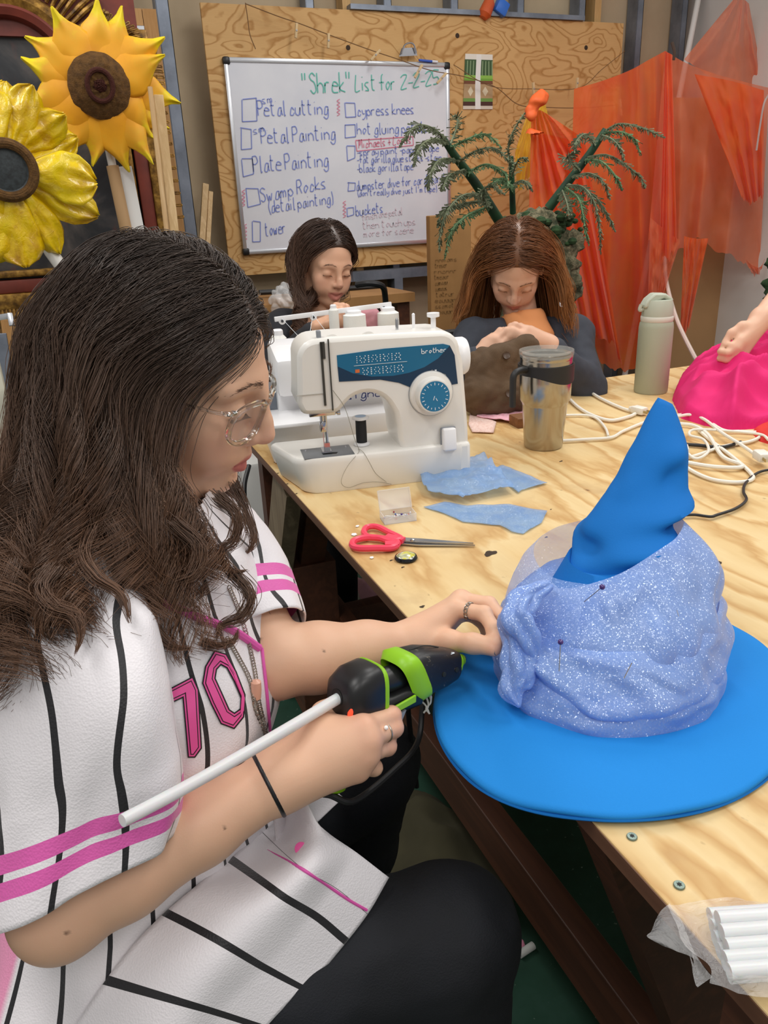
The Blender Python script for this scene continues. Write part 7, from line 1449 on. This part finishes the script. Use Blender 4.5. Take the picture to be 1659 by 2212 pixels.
# ---- artificial palm
m_bark = NT('mossy_bark'); _n = m_bark.noise(m_bark.co(), 28, 5, .7); m_bark = m_bark.end(m_bark.bsdf(Base_Color=m_bark.ramp(_n, [(.3, '2f3a26'), (.45, '57563f'), (.6, '8d8468'), (.75, 'a79d80')]), Roughness=.95, Normal=m_bark.bump(_n, .9, .02)))
m_moss = mat('green_moss', '3c5a34', .95, var=.6, vs=40, c2='20301e', bump=.8, bs=90); m_stemg = mat('painted_green_stem', '22362a', .6, var=.4, vs=10, c2='2a5a38'); m_leaf = mat('dusty_green_leaf', '7d8468', .9, var=.5, vs=30, c2='566048')
m_leaf2 = mat('bright_green_leaf', '6d8a62', .9, var=.4, vs=20, c2='52704f')
YPM = 2.72; pc_ = UY(1160, 520, YPM)
palm = thing('artificial_palm', 'prop palm with a mossy trunk and drooping feathery fronds, behind the auburn haired person', 'prop tree', pc_*V3(1, 1, 0))
S = Sdf(pc_*V3(1, 1, 0)+V3(-.35, -.35, 0), pc_*V3(1, 1, 0)+V3(.35, .35, pc_[2]+.2), .012); cz = pc_[2]
S.cap(pc_*V3(1, 1, 0)+V3(0, 0, .02), pc_*V3(1, 1, 0)+V3(0, 0, cz), .16, .115, 0)
for k in range(26):
    a = k*2.4; z = cz-.30+.33*((k*7) % 26)/26; S.ell(pc_*V3(1, 1, 0)+V3(math.cos(a)*.125, math.sin(a)*.125, z), (.055, .055, .05), None, .02)
V, F = S.mesh(1); V = V+vert_normals(V, F)*(vnoise(V, 26, 3)*.03+vnoise(V, 60, 5)*.012)[:, None]; quad_obj('trunk', V, F, m_bark, palm)
mo = MB(); rg = np.random.default_rng(8)
for k in range(170):
    a = rg.uniform(0, 6.28); r = rg.uniform(.03, .17); z = cz+rg.uniform(-.13, .12)*(1-r*2); mo.ball(pc_*V3(1, 1, 0)+V3(math.cos(a)*r*1.1, math.sin(a)*r, z), rg.uniform(.010, .026), 8, None, (1, 1, .8))
tag(mo.build('moss', m_moss, palm), kind='stuff')
def leaflets(path, w0, m, name, par, density=.0032, droop=.55, seed=0):
    rg = np.random.default_rng(seed); P = spline(path, 60); L = np.linalg.norm(np.diff(P, axis=0), axis=1).sum(); n = int(L/density); b = MB(); b.tube(P, np.linspace(.0045, .0012, 60), 5)
    for k in range(n):
        t = k/n; i = min(int(t*59), 58); p = lerp(P[i], P[i+1], t*59-i); d = nrm(P[i+1]-P[i]); w = w0*math.sin(math.pi*min(.98, .12+t*.86))**.7
        for s in (-1, 1):
            sd_ = nrm(np.cross(d, ZU)*s+d*.8-ZU*droop+rg.normal(0, .42, 3)); e = p+sd_*w*rg.uniform(.35, 1.0); q = nrm(np.cross(sd_, d))*.0026
            b.add([p-d*.002, p+d*.002, e+q, e-q], [(0, 1, 2, 3)]); 
    return b.build(name, m, par, smooth=False)
def stemmed(px, py_pts, r0, r1, sprays, seed, green):
    st_ = MB().tube(spline([UY(x, y, yy) for x, y, yy in py_pts], 30), np.linspace(r0, r1, 30), 10).build('frond_stem', m_stemg, palm)
    for k, sp_ in enumerate(sprays): leaflets([UY(*q) for q in sp_], .040, m_leaf2 if (k+seed) % 4 == 0 else m_leaf, 'frond', st_, seed=seed*10+k)
Yp = YPM
stemmed(0, [(1080, 480, Yp), (1030, 400, Yp-.06), (985, 340, Yp-.12), (958, 300, Yp-.15)], .020, .011, [
    [(962, 305, Yp-.15), (940, 280, Yp-.2), (905, 270, Yp-.24), (880, 290, Yp-.26), (862, 318, Yp-.26)], [(965, 310, Yp-.15), (935, 300, Yp-.24), (905, 320, Yp-.3), (893, 360, Yp-.32)], [(970, 318, Yp-.14), (985, 280, Yp-.1), (988, 255, Yp-.08), (983, 248, Yp-.08)], [(972, 320, Yp-.14), (1010, 300, Yp-.2), (1050, 290, Yp-.22), (1085, 320, Yp-.24)], [(985, 345, Yp-.12), (950, 345, Yp-.22), (930, 375, Yp-.28), (925, 410, Yp-.3)],
    [(990, 350, Yp-.12), (1030, 325, Yp-.2), (1070, 320, Yp-.24), (1100, 350, Yp-.25)], [(1005, 365, Yp-.1), (970, 380, Yp-.22), (955, 410, Yp-.28)], [(1010, 372, Yp-.1), (1050, 355, Yp-.2), (1085, 370, Yp-.22), (1100, 405, Yp-.24)], [(1045, 425, Yp-.05), (1005, 420, Yp-.2), (970, 450, Yp-.26), (952, 500, Yp-.28), (950, 545, Yp-.28)], [(1050, 432, Yp-.05), (1000, 440, Yp-.18), (960, 455, Yp-.22), (945, 490, Yp-.24)], [(1060, 450, Yp-.05), (1040, 420, Yp-.2), (1060, 400, Yp-.24), (1090, 420, Yp-.25)], [(1055, 445, Yp-.05), (1010, 465, Yp-.22), (975, 500, Yp-.26), (960, 560, Yp-.26)]], 1, 0)
stemmed(0, [(1108, 460, Yp-.05), (1106, 400, Yp-.1), (1104, 338, Yp-.12)], .012, .009, [[(1104, 360, Yp-.12), (1098, 320, Yp-.14), (1110, 280, Yp-.15), (1132, 245, Yp-.15)], [(1105, 380, Yp-.12), (1120, 345, Yp-.18), (1140, 340, Yp-.2)], [(1106, 410, Yp-.1), (1085, 385, Yp-.2), (1060, 400, Yp-.24)], [(1106, 400, Yp-.1), (1130, 390, Yp-.18), (1150, 410, Yp-.2)]], 2, 0)
stemmed(0, [(1185, 450, Yp), (1230, 390, Yp-.05), (1275, 330, Yp-.1), (1308, 280, Yp-.12)], .019, .012, [
    [(1305, 285, Yp-.12), (1335, 268, Yp-.18), (1375, 272, Yp-.22), (1410, 285, Yp-.24), (1436, 296, Yp-.25)], [(1302, 288, Yp-.12), (1340, 285, Yp-.2), (1370, 300, Yp-.24), (1385, 335, Yp-.25)], [(1298, 292, Yp-.12), (1320, 300, Yp-.22), (1340, 320, Yp-.26), (1348, 345, Yp-.26)], [(1285, 310, Yp-.1), (1265, 290, Yp-.2), (1245, 305, Yp-.24), (1240, 330, Yp-.25)], [(1268, 340, Yp-.1), (1310, 335, Yp-.2), (1350, 355, Yp-.24), (1385, 385, Yp-.25), (1392, 405, Yp-.25)], [(1265, 345, Yp-.1), (1300, 350, Yp-.22), (1330, 380, Yp-.26), (1345, 410, Yp-.27)],
    [(1250, 365, Yp-.1), (1225, 340, Yp-.2), (1250, 325, Yp-.22)], [(1240, 380, Yp-.08), (1275, 375, Yp-.22), (1305, 395, Yp-.26), (1318, 430, Yp-.27)], [(1225, 400, Yp-.06), (1260, 405, Yp-.22), (1285, 440, Yp-.28), (1295, 490, Yp-.3), (1298, 550, Yp-.3)], [(1222, 405, Yp-.06), (1250, 430, Yp-.24), (1262, 480, Yp-.3), (1272, 530, Yp-.3)], [(1215, 412, Yp-.06), (1225, 440, Yp-.26), (1230, 470, Yp-.3)], [(1228, 398, Yp-.06), (1280, 420, Yp-.2), (1310, 460, Yp-.26), (1330, 500, Yp-.28)]], 3, 0)
# mossy prop at the right edge of the picture
q = UY(1668, 640, 2.3); S = Sdf(q*V3(1, 1, 0)+V3(-.2, -.2, 0), q*V3(1, 1, 0)+V3(.2, .2, q[2]+.35), .012); S.cap(q*V3(1, 1, 0)+V3(.06, 0, .05), q*V3(1, 1, 0)+V3(.06, 0, q[2]+.22), .07, .055, 0); V, F = S.mesh(1); V = V+vert_normals(V, F)*(vnoise(V, 22, 3)*.045+vnoise(V, 60, 5)*.02)[:, None]
tag(make('mossy_trunk', V, tolist(F), m_moss, angle=180), 'dark mossy trunk cut by the right edge of the picture', 'prop tree')
# ---- carved picture frame with a dark painting
m_gold = NT('aged_gilt'); _n = m_gold.noise(m_gold.co(), 35, 4, .6); m_gold = m_gold.end(m_gold.bsdf(Base_Color=m_gold.ramp(_n, [(.3, '4a3212'), (.5, '8a6428'), (.7, 'c79a48')]), Roughness=.42, Metallic=.35, Normal=m_gold.bump(_n, .3, .004)))
m_dred = mat('dark_red_moulding', '6d2f25', .5, var=.3, vs=12, c2='843a2c')
def _paint():
    t = NT('dark_painting'); n = t.noise(t.co((1, 1, 1)), 3.2, 5, .6, .6); n2 = t.noise(t.co((3, 1, 1.2)), 5, 3, .6)
    c = t.ramp(n, [(.32, '14151a'), (.46, '2a2c30'), (.56, '4f4a48'), (.66, '7a6f6a'), (.8, '8a4a38')]); c = t.mix(t.math('MULTIPLY', t.math('SUBTRACT', n2, .58), 4, clamp=True), c, (*lin('7a3527'), 1)); return t.end(t.bsdf(Base_Color=c, Roughness=.45))
YF = 3.35; fx0, fx1 = UY(-190, 300, YF)[0], UY(330, 300, YF)[0]; fz0, fz1 = UY(150, 690, YF)[2]+.085, UY(60, 100, YF)[2]+.06; fcx = (fx0+fx1)/2
pf_ = thing('picture_frame', 'large carved gilt frame with a dark painting, standing behind the two giant sunflowers', 'picture frame', V3(fcx, YF, fz0-.08))
def fbar(x0, z0, x1, z1, w, d, m, nm, y=YF): return MB().bar((x0, y, z0), (x1, y, z1), d, w, (0, 0, 1) if abs(x1-x0) > abs(z1-z0) else (1, 0, 0), .008).build(nm, m, pf_)
MB().box((fcx, YF+.03, (fz0+fz1)/2), (fx1-fx0-.06, .012, fz1-fz0)).build('painting', _paint(), pf_, smooth=False)
for o, w, m, nm, dd in ((.0, .06, m_gold, 'gilt_moulding', .06), (.055, .05, m_dred, 'red_moulding', .04), (.10, .025, m_gold, 'inner_moulding', .05)):
    fbar(fx0+o, fz0+o, fx1-o, fz0+o, w, dd, m, nm); fbar(fx1-o, fz0+o, fx1-o, fz1, w, dd, m, nm); fbar(fx0+o, fz0+o, fx0+o, fz1, w, dd, m, nm)
# arched top
acx = UY(20, 100, YF)[0]; arx = UY(160, 100, YF)[0]-acx+.02; az = UY(20, 175, YF)[2]
for rr, w, m, nm in ((1.0, .035, m_gold, 'gilt_arch'), (.88, .03, m_dred, 'red_arch')):
    a = np.linspace(R(0), R(180), 50); MB().tube(np.stack([acx+arx*rr*np.cos(a), np.full(50, YF-.01), az+.40*rr*np.sin(a)*.62], 1), w, 8, flat=1.2).build(nm, m, pf_)
MB().box((fcx, YF+.015, fz1+.12), (fx1-fx0, .03, .30)).build('top_panel', m_dred, pf_, smooth=False)
# fluted shell ornament around the frame
def flutes(path, nrm_dir, size, nm, n):
    P = spline(path, n); b = MB()
    for i, p in enumerate(P):
        d = nrm(nrm_dir(i/(n-1))); sd_ = np.cross(d, V3(0, 1, 0)); w = np.linalg.norm(P[1]-P[0])*.52
        for k, s in enumerate((-.5, .5)): b.tube([p+sd_*w*s*.9-d*.01, p+sd_*w*s*.9+d*size*.5+V3(0, -.028, 0), p+sd_*w*s*1.05+d*size+V3(0, -.012, 0)], [w*.30, w*.44, w*.34], 7)
        b.ball(p+d*size+V3(0, -.012, 0), w*.5, 8)
    return b.build(nm, m_gold, pf_)
flutes([V3(fx0, YF-.01, fz0-.01), V3(fx1-.05, YF-.01, fz0-.01)], lambda t: V3(.0, 0, -1), .085, 'fluted_border', 30)
a = np.linspace(R(185), R(-10), 9); flutes([V3(acx+arx*1.12*math.cos(q), YF-.01, az+.31*math.sin(q)) for q in a], lambda t: V3(math.cos(R(185-195*t)), 0, math.sin(R(185-195*t))), .13, 'shell_crest', 26)
flutes([V3(fx1-.16, YF-.01, UY(230, 62, YF)[2]), V3(fx1-.05, YF-.01, UY(320, 80, YF)[2]), V3(fx1+.01, YF-.01, UY(330, 140, YF)[2]), V3(fx1+.01, YF-.01, UY(340, 260, YF)[2]), V3(fx1+.02, YF-.01, UY(355, 470, YF)[2])], lambda t: V3(min(1, .2+t*3), 0, max(0, 1-t*3)), .055, 'carved_edge', 34)
# wooden flat behind it
m_pine = wood('flat_pine', 'c99a63', 'b4844c', axis=2, rough=.6)
wf = thing('wooden_flat', 'bare pine scenery frame standing behind the gilt picture frame', 'frame', V3(UY(300, 20, 3.75)[0], 3.75, 0)); x1 = UY(326, 60, 3.75)[0]; x0 = UY(-150, 60, 3.75)[0]; zt = UY(300, 20, 3.75)[2]
MB().box((x1, 3.75, zt/2), (.055, .03, zt)).build('stile', m_pine, wf, smooth=False); MB().box((x0, 3.75, zt/2), (.055, .03, zt)).build('stile', m_pine, wf, smooth=False); MB().box(((x0+x1)/2, 3.75, zt-.03), (x1-x0-.06, .03, .06)).build('top_rail', m_pine, wf, smooth=False); MB().box(((x0+x1)/2, 3.75, zt*.45), (x1-x0-.06, .03, .06)).build('cross_rail', m_pine, wf, smooth=False)
MB().box(((x0+x1)/2, 3.73, zt-.085), (x1-x0-.06, .004, .045)).build('metal_strip', m_alu, wf, smooth=False)
# ---- giant paper sunflowers on tubes
m_pet = NT('orange_yellow_petal'); _a = m_pet.n('SeparateXYZ'); m_pet.set(_a.inputs[0], m_pet.uvw()); _n = m_pet.noise(m_pet.co(), 14, 4, .6); _f = m_pet.math('ADD', _a.outputs[0], m_pet.math('MULTIPLY', m_pet.math('SUBTRACT', _n, .5), 1.1))
m_pet = m_pet.end(m_pet.bsdf(Base_Color=m_pet.ramp(_f, [(.1, 'f2a41c'), (.4, 'fbb11e'), (.65, 'f6b62a'), (.88, 'f6dc18')]), Roughness=.55))
m_pet2 = NT('glossy_yellow_petal'); _n = m_pet2.noise(m_pet2.co(), 10, 4, .65, .5); m_pet2 = m_pet2.end(m_pet2.bsdf(Base_Color=m_pet2.ramp(_n, [(.3, 'c08e08'), (.45, 'e6be08'), (.7, 'f2d414')]), Roughness=.22, Coat_Weight=.4, Normal=m_pet2.bump(m_pet2.noise(m_pet2.co(), 40, 4, .6, 1.0), .6, .006)))
m_fur = mat('brown_fur', '6b4a22', .95, var=.5, vs=60, c2='4c3316', bump=.9, bs=220); m_fur2 = mat('dark_red_fur', '42190f', .95, bump=.8, bs=200); m_tube = mat('cardboard_tube', 'b9966c', .7); m_pvc = mat('white_pipe_plastic', 'dcdad4', .4)
def petal(c, M, ang, r0, L, w, m, par, tip=1.0, curl=.0, z=0.0, seed=0, blunt=False, crinkle=.0, nm='petal'):
    nu, nv = 13, 22; G = np.zeros((nv, nu, 3)); A = np.zeros((nv, nu, 3)); d = M @ V3(math.cos(ang), math.sin(ang), 0); s = M @ V3(-math.sin(ang), math.cos(ang), 0); n = M[:, 2]
    for j in range(nv):
        v = j/(nv-1)
        if blunt: ww = w*np.interp(v, [0, .2, .5, .75, .9, 1], [.35, .6, .95, .92, .62, .12])
        else: ww = w*np.interp(v, [0, .15, .40, .58, .72, .85, .94, 1], [.55, .84, 1.0, .74, .40, .19, .12, .05])
        bend = .16*math.sin((seed+v)*2.2)*v*v*w*2*tip
        for i in range(nu):
            u = -1+2*i/(nu-1); cr = crinkle*(noise.noise(Vector((u*2.5+seed, v*4, seed)))+.6*math.sin(u*9+seed)*v)
            h = z+.018*(1-u*u)*(1-v)-.015*u*u*v+curl*v*v+.016*noise.noise(Vector((u*1.3, v*2.5, seed*3.1)))*v+cr
            G[j, i] = c+d*(r0+L*v)+s*(u*ww+bend)+n*h; A[j, i] = (v, abs(u), 0)
    return MB().grid(G, attr=A.reshape(-1, 3)[:, :2]).build(nm, m, par, solid=.003, angle=180)
YS = 2.95; c1 = UY(214, 186, YS); fS = nrm(CAM_POS-c1+V3(.25, 0, .1)); M1 = frame_z(fS, RT)
sf = thing('giant_sunflower', 'giant orange yellow sunflower with a furry brown centre, the higher of the two', 'flower', c1-fS*.02, None, 'giant sunflower props')
sc_ = YS/FPX*1.06
def pang(c, px, py): d = (UY(px, py, YS)-c) @ M1[:, :2]; return math.atan2(d[1], d[0]), float(np.linalg.norm(d))
for k, (px, py, w) in enumerate(((398, 226, 40), (372, 282, 34), (205, 25, 36))):
    an, L = pang(c1, px, py); petal(c1, M1, an, .06, L-.06, w*sc_, m_pet, sf, 1.0, -.02, -.045, k*1.7+.3)
for k, (px, py, w) in enumerate(((224, 0, 38), (98, 24, 38), (62, 62, 38), (44, 140, 36), (44, 236, 36), (78, 302, 38), (140, 338, 38), (206, 362, 34), (285, 374, 36), (330, 358, 32), (344, 292, 36), (362, 132, 38), (345, 66, 40), (280, 20, 36))):
    an, L = pang(c1, px, py); petal(c1, M1, an, .05, L-.05, w*sc_, m_pet, sf, 1.0, .03*math.sin(k*2.3), -.022+.007*(k % 3), k*1.3)
def fuzzy(c, M, r, h, m, nm, par, seed):
    g = []; 
    for rr in np.linspace(1, .02, 18): g.append([c+M @ V3(math.cos(a)*r*rr*(1+.05*noise.noise(Vector((math.cos(a)*3, math.sin(a)*3, seed)))), math.sin(a)*r*rr*(1+.05*noise.noise(Vector((math.cos(a)*3, math.sin(a)*3, seed)))), h*(1-rr**3)+.007*noise.noise(Vector((math.cos(a)*rr*9, math.sin(a)*rr*9, seed)))) for a in np.linspace(0, 2*np.pi, 60, endpoint=False)])
    return MB().grid(np.array(g), closed_u=True).build(nm, m, par, angle=180)
r_ = 51*sc_; ce = fuzzy(c1+fS*.005, M1, r_, .035, m_fur, 'furry_centre', sf, 2.0)
ct = MB().tube(c1+fS*.042+(np.stack([np.cos(np.linspace(0, 6.283, 40, endpoint=False))*r_*.40, np.sin(np.linspace(0, 6.283, 40, endpoint=False))*r_*.46, np.zeros(40)], 1) @ M1.T), .008, 8, closed=True).build('dark_ring', m_fur2, ce); fuzzy(c1+fS*.030, M1, r_*.26, .02, m_fur2, 'dark_middle', ce, 5.0)
st1 = [c1-fS*.10, UY(240, 345, YS+.10), UY(275, 510, YS+.08)]; B = st1[1]+(st1[2]-st1[1])*((st1[1][2]-.01)/(st1[1][2]-st1[2][2]))
MB().tube([st1[0], st1[1], lerp(st1[1], st1[2], .1)], .014, 12).build('stem', m_pvc, sf); MB().tube([lerp(st1[1], st1[2], .08), B], .021, 12).build('stem', m_tube, sf)
YS = 2.75; c2 = UY(12, 368, YS); fS2 = nrm(CAM_POS-c2+V3(.4, 0, .0)); M1 = frame_z(fS2, RT); sc_ = (c2-CAM_POS) @ FW/FPX
sf2 = thing('giant_sunflower', 'giant glossy yellow sunflower with a dark disc centre, cut by the left edge', 'flower', c2-fS2*.02, None, 'giant sunflower props')
for k, (px, py, w, zz) in enumerate(((88, 185, 44, -.05), (140, 235, 44, -.06), (190, 300, 40, -.065), (20, 170, 46, -.05), (212, 385, 58, .0), (224, 478, 44, -.03), (148, 548, 38, -.01), (52, 578, 62, -.0), (-60, 560, 70, .0), (-70, 190, 70, -.03), (-170, 300, 70, -.02), (-180, 430, 70, -.0), (-130, 520, 60, -.02))):
    an, L = pang(c2, px, py); petal(c2, M1, an, .07, L-.07, w*sc_, m_pet2, sf2, .8, .03*math.sin(k*1.9), zz, k*1.1, True, .012)
tr2 = MB(); 
for rr, hh in ((1.0, .03), (.93, .038), (.86, .036)): tr2.tube(c2+fS2*hh+(np.stack([np.cos(np.linspace(0, 6.283, 60, endpoint=False))*57*sc_*rr, np.sin(np.linspace(0, 6.283, 60, endpoint=False))*57*sc_*rr, np.zeros(60)], 1) @ M1.T), .010, 8, closed=True)
tr2.build('rope_rim', m_fur, sf2); MB().lathe([(48*sc_, .02), (44*sc_, .034), (40*sc_, .030), (.002, .036)], 48, c2, M1).build('disc_centre', mat('dark_glitter', '23282a', .5, var=.6, vs=90, c2='3a4245'), sf2)
MB().tube([c2-fS2*.14, UY(110, 545, YS+.10), UY(150, 600, YS+.05), UY(175, 640, YS+.06)], [.02, .021, .021, .021], 12).build('stem', m_pvc, sf2)
e = UY(175, 640, YS+.06); d = nrm(e-UY(110, 545, YS+.03)); MB().tube([e, e+d*(e[2]/abs(d[2]))*.99], .021, 12).build('stem', m_pvc, sf2)
# ---- laths, tube and panel between the sunflower and the wall
m_dowel = wood('dowel_wood', 'd9b98c', 'c7a272', axis=2)
def lean(a, b, y0, y1, w, m, nm, lab, cat, rnd=False, grp=None):
    A, B = UY(*a, y0), UY(*b, y1); B = A+(B-A)*((A[2]-.005)/(A[2]-B[2])); mb = MB().tube([A, B], w/2, 12) if rnd else MB().bar(A, B, w, w*.7, (0, 1, 0), .002); tag(mb.build(nm, m, smooth=rnd), lab, cat, grp)
lean((324, 188), (360, 500), 2.86, 2.82, .016, m_dowel, 'dowel', 'thin round wooden dowel in front of the right side of the upper sunflower', 'dowel', True)
lean((342, 206), (376, 500), 2.90, 2.84, .030, m_lath, 'lath', 'square pale wooden lath standing right of the thin dowel', 'lath')
lean((268, 362), (300, 520), 3.1, 3.05, .05, mat('white_foam_strip', 'dcdcda', .6), 'white_strip', 'white strip standing right of the sunflower tube', 'strip')
# ---- left edge: white shelf post with a clamp, plastic bag, timber
m_grey2 = mat('cream_metal', 'cfcbb8', .5)
q0, q1 = UD(10, 700, 2.3), UD(50, 1050, 2.2); x_ = (q0[0]+q1[0])/2-.06
sh = thing('shelf_upright', 'cream metal shelf upright at the left edge behind the dark hair', 'shelf', V3(x_, q0[1], 0)); zt = UD(0, 770, 2.25)[2]; MB().box((x_-.02, q0[1], zt/2), (.11, .05, zt), bevel=.004).build('post', m_grey2, sh); MB().box((x_-.35, q0[1]+.1, zt*.5), (.5, .3, .03)).build('shelf_board', m_grey2, sh); MB().box((x_-.6, q0[1], zt/2), (.08, .05, zt)).build('post', m_grey2, sh)
cl_ = thing('clamp', 'small white metal clamp at the left edge below the gilt frame', 'clamp', UD(12, 690, 2.4)); a_, b2_ = UD(-30, 690, 2.4), UD(22, 682, 2.4); MB().bar(a_, b2_, .012, .018, bevel=.002).build('bar', m_alu, cl_); MB().bar(b2_+V3(0, 0, .008), UD(26, 704, 2.4), .016, .014, bevel=.002).build('jaw', m_alu, cl_)
lean((18, 690), (40, 840), 3.1, 3.08, .05, m_pine, 'timber', 'pine batten standing at the left edge beneath the gilt frame', 'batten'); lean((2, 720), (25, 860), 3.0, 2.98, .035, m_steel, 'steel_strip', 'grey steel strip standing at the left edge beside the pine batten', 'strip')
def _bagp():
    t = NT('printed_plastic_bag'); s_ = t.n('SeparateXYZ'); t.set(s_.inputs[0], t.uvw()); y = s_.outputs[1]; n = t.noise(t.co(), 22, 4, .6)
    c = t.ramp(y, [(0, 'd9d6d2'), (.12, 'b0763e'), (.24, 'dcdcdc'), (.42, 'c9803a'), (.52, '6f83cc'), (.78, 'e4e6e8')], 'CONSTANT'); c = t.mix(t.math('MULTIPLY', t.math('SUBTRACT', n, .55), 3, clamp=True), c, (*lin('e9ebee'), 1)); return t.end(t.bsdf(Base_Color=c, Roughness=.2, Normal=t.bump(t.noise(t.co(), 30, 4, .6, 1), .5, .01)))
rows = [[(15, 820, 2.30), (70, 835, 2.22), (110, 800, 2.28), (180, 800, 2.36)], [(20, 900, 2.28), (75, 890, 2.16), (120, 900, 2.18), (190, 900, 2.34)], [(30, 980, 2.28), (85, 985, 2.14), (130, 990, 2.16), (200, 990, 2.34)], [(45, 1080, 2.30), (90, 1085, 2.20), (140, 1080, 2.22), (210, 1080, 2.34)]]
g_ = crumple(rows, None, '', 3.0, .03, 40, 40); A = np.array([[(u, 1-v) for u in np.linspace(0, 1, 40)] for v in np.linspace(0, 1, 40)]).reshape(-1, 2); g2 = g_+FW*.10
bm2 = MB().grid(np.concatenate([g_, g2[:, ::-1]], 1), closed_u=True, attr=np.concatenate([A.reshape(40, 40, 2), A.reshape(40, 40, 2)[:, ::-1]], 1).reshape(-1, 2)); tag(bm2.build('packaged_goods', _bagp(), angle=180), 'white, blue and orange printed plastic bag on the shelf at the left edge', 'bag')
bz_ = g_.reshape(-1, 3)[:, 2].min(); bc_ = g_.reshape(-1, 3).mean(0); tag(MB().box((bc_[0], bc_[1]+.06, bz_/2), (.30, .26, bz_)).build('carton', m_card, smooth=False), 'brown carton under the printed plastic bag at the left edge', 'box')
# ---- clutter behind the smiling person
tag(MB().tube(spline([UY(770, 615, 2.9), UY(800, 612, 2.85), UY(825, 618, 2.85), UY(832, 640, 2.9), UY(835, 700, 2.95), UY(836, 800, 2.95)], 40), .012, 8).build('black_hose', m_hand), 'black hose looping behind the smiling person', 'hose')
tag(MB().tube(spline([UY(560, 632, 3.6), UY(640, 628, 3.6), UY(770, 622, 3.6), UY(830, 618, 3.6)], 10), .012, 8).build('black_rail', m_hand), 'black rail running under the plywood behind the two people', 'rail')
bb = thing('storage_bench', 'low brown bench against the wall behind the smiling person', 'bench', V3(UY(700, 660, 3.5)[0], 3.5, 0)); xa, xb = UY(545, 655, 3.5)[0], UY(860, 655, 3.5)[0]; zt = UY(640, 648, 3.4)[2]
MB().box(((xa+xb)/2, 3.55, zt-.02), (xb-xa, .5, .04)).build('bench_top', m_card, bb, smooth=False)
for x in (xa+.05, xb-.05): MB().box((x, 3.55, (zt-.04)/2), (.06, .46, zt-.04)).build('leg', m_brown, bb, smooth=False)
clump_cloth('clear_bag', [(UY(630, 652, 3.3)+V3(0, 0, 0), (.10, .07, .07))], glass('clear_film', 'f4f6f8', .15, 1.3, .35), 'crumpled clear plastic bag on the bench behind the smiling person', 8.0, .05)
# ================================================================== lights and camera
def area(name, loc, size, power, rot=(0, 0, 0), col=(1, .98, .95)):
    l = bpy.data.lights.new(name, 'AREA'); l.shape = 'RECTANGLE'; l.size, l.size_y = size; l.energy = power; l.color = col
    o = bpy.data.objects.new(name, l); COL.objects.link(o); o.location = loc; o.rotation_euler = rot; return o
for x, y in ((-.6, .6), (1.6, .6), (-.6, 2.4), (1.6, 2.4), (2.9, 1.5), (-.4, -1.3), (1.3, -1.3)):
    area('ceiling_fluorescent', (x, y, 2.95), (1.2, .35), 25, (0, 0, R(90)))
w = bpy.data.worlds.new('World'); SC.world = w; w.use_nodes = True; w.node_tree.nodes['Background'].inputs[0].default_value = (1, .97, .93, 1); w.node_tree.nodes['Background'].inputs[1].default_value = .52
cam = bpy.data.cameras.new('camera'); co_ = bpy.data.objects.new('camera', cam); COL.objects.link(co_)
cam.sensor_fit = 'VERTICAL'; cam.sensor_height = 24.0; cam.lens = FPX/IH*24.0; cam.clip_start = .02
M = Matrix(np.stack([RT, UP, -FW], 1).tolist()).to_4x4(); M.translation = Vector(CAM_POS.tolist()); co_.matrix_world = M; SC.camera = co_
SC.view_settings.view_transform = 'Standard'; SC.view_settings.look = 'None'; SC.view_settings.gamma = 1.0; SC.view_settings.exposure = -.42; SC.view_settings.use_curve_mapping = False
SC.cycles.max_bounces = 8; SC.cycles.diffuse_bounces = 4; SC.cycles.glossy_bounces = 4; SC.cycles.transmission_bounces = 8; SC.cycles.transparent_max_bounces = 16; SC.cycles.use_adaptive_sampling = True; SC.cycles.adaptive_threshold = .02
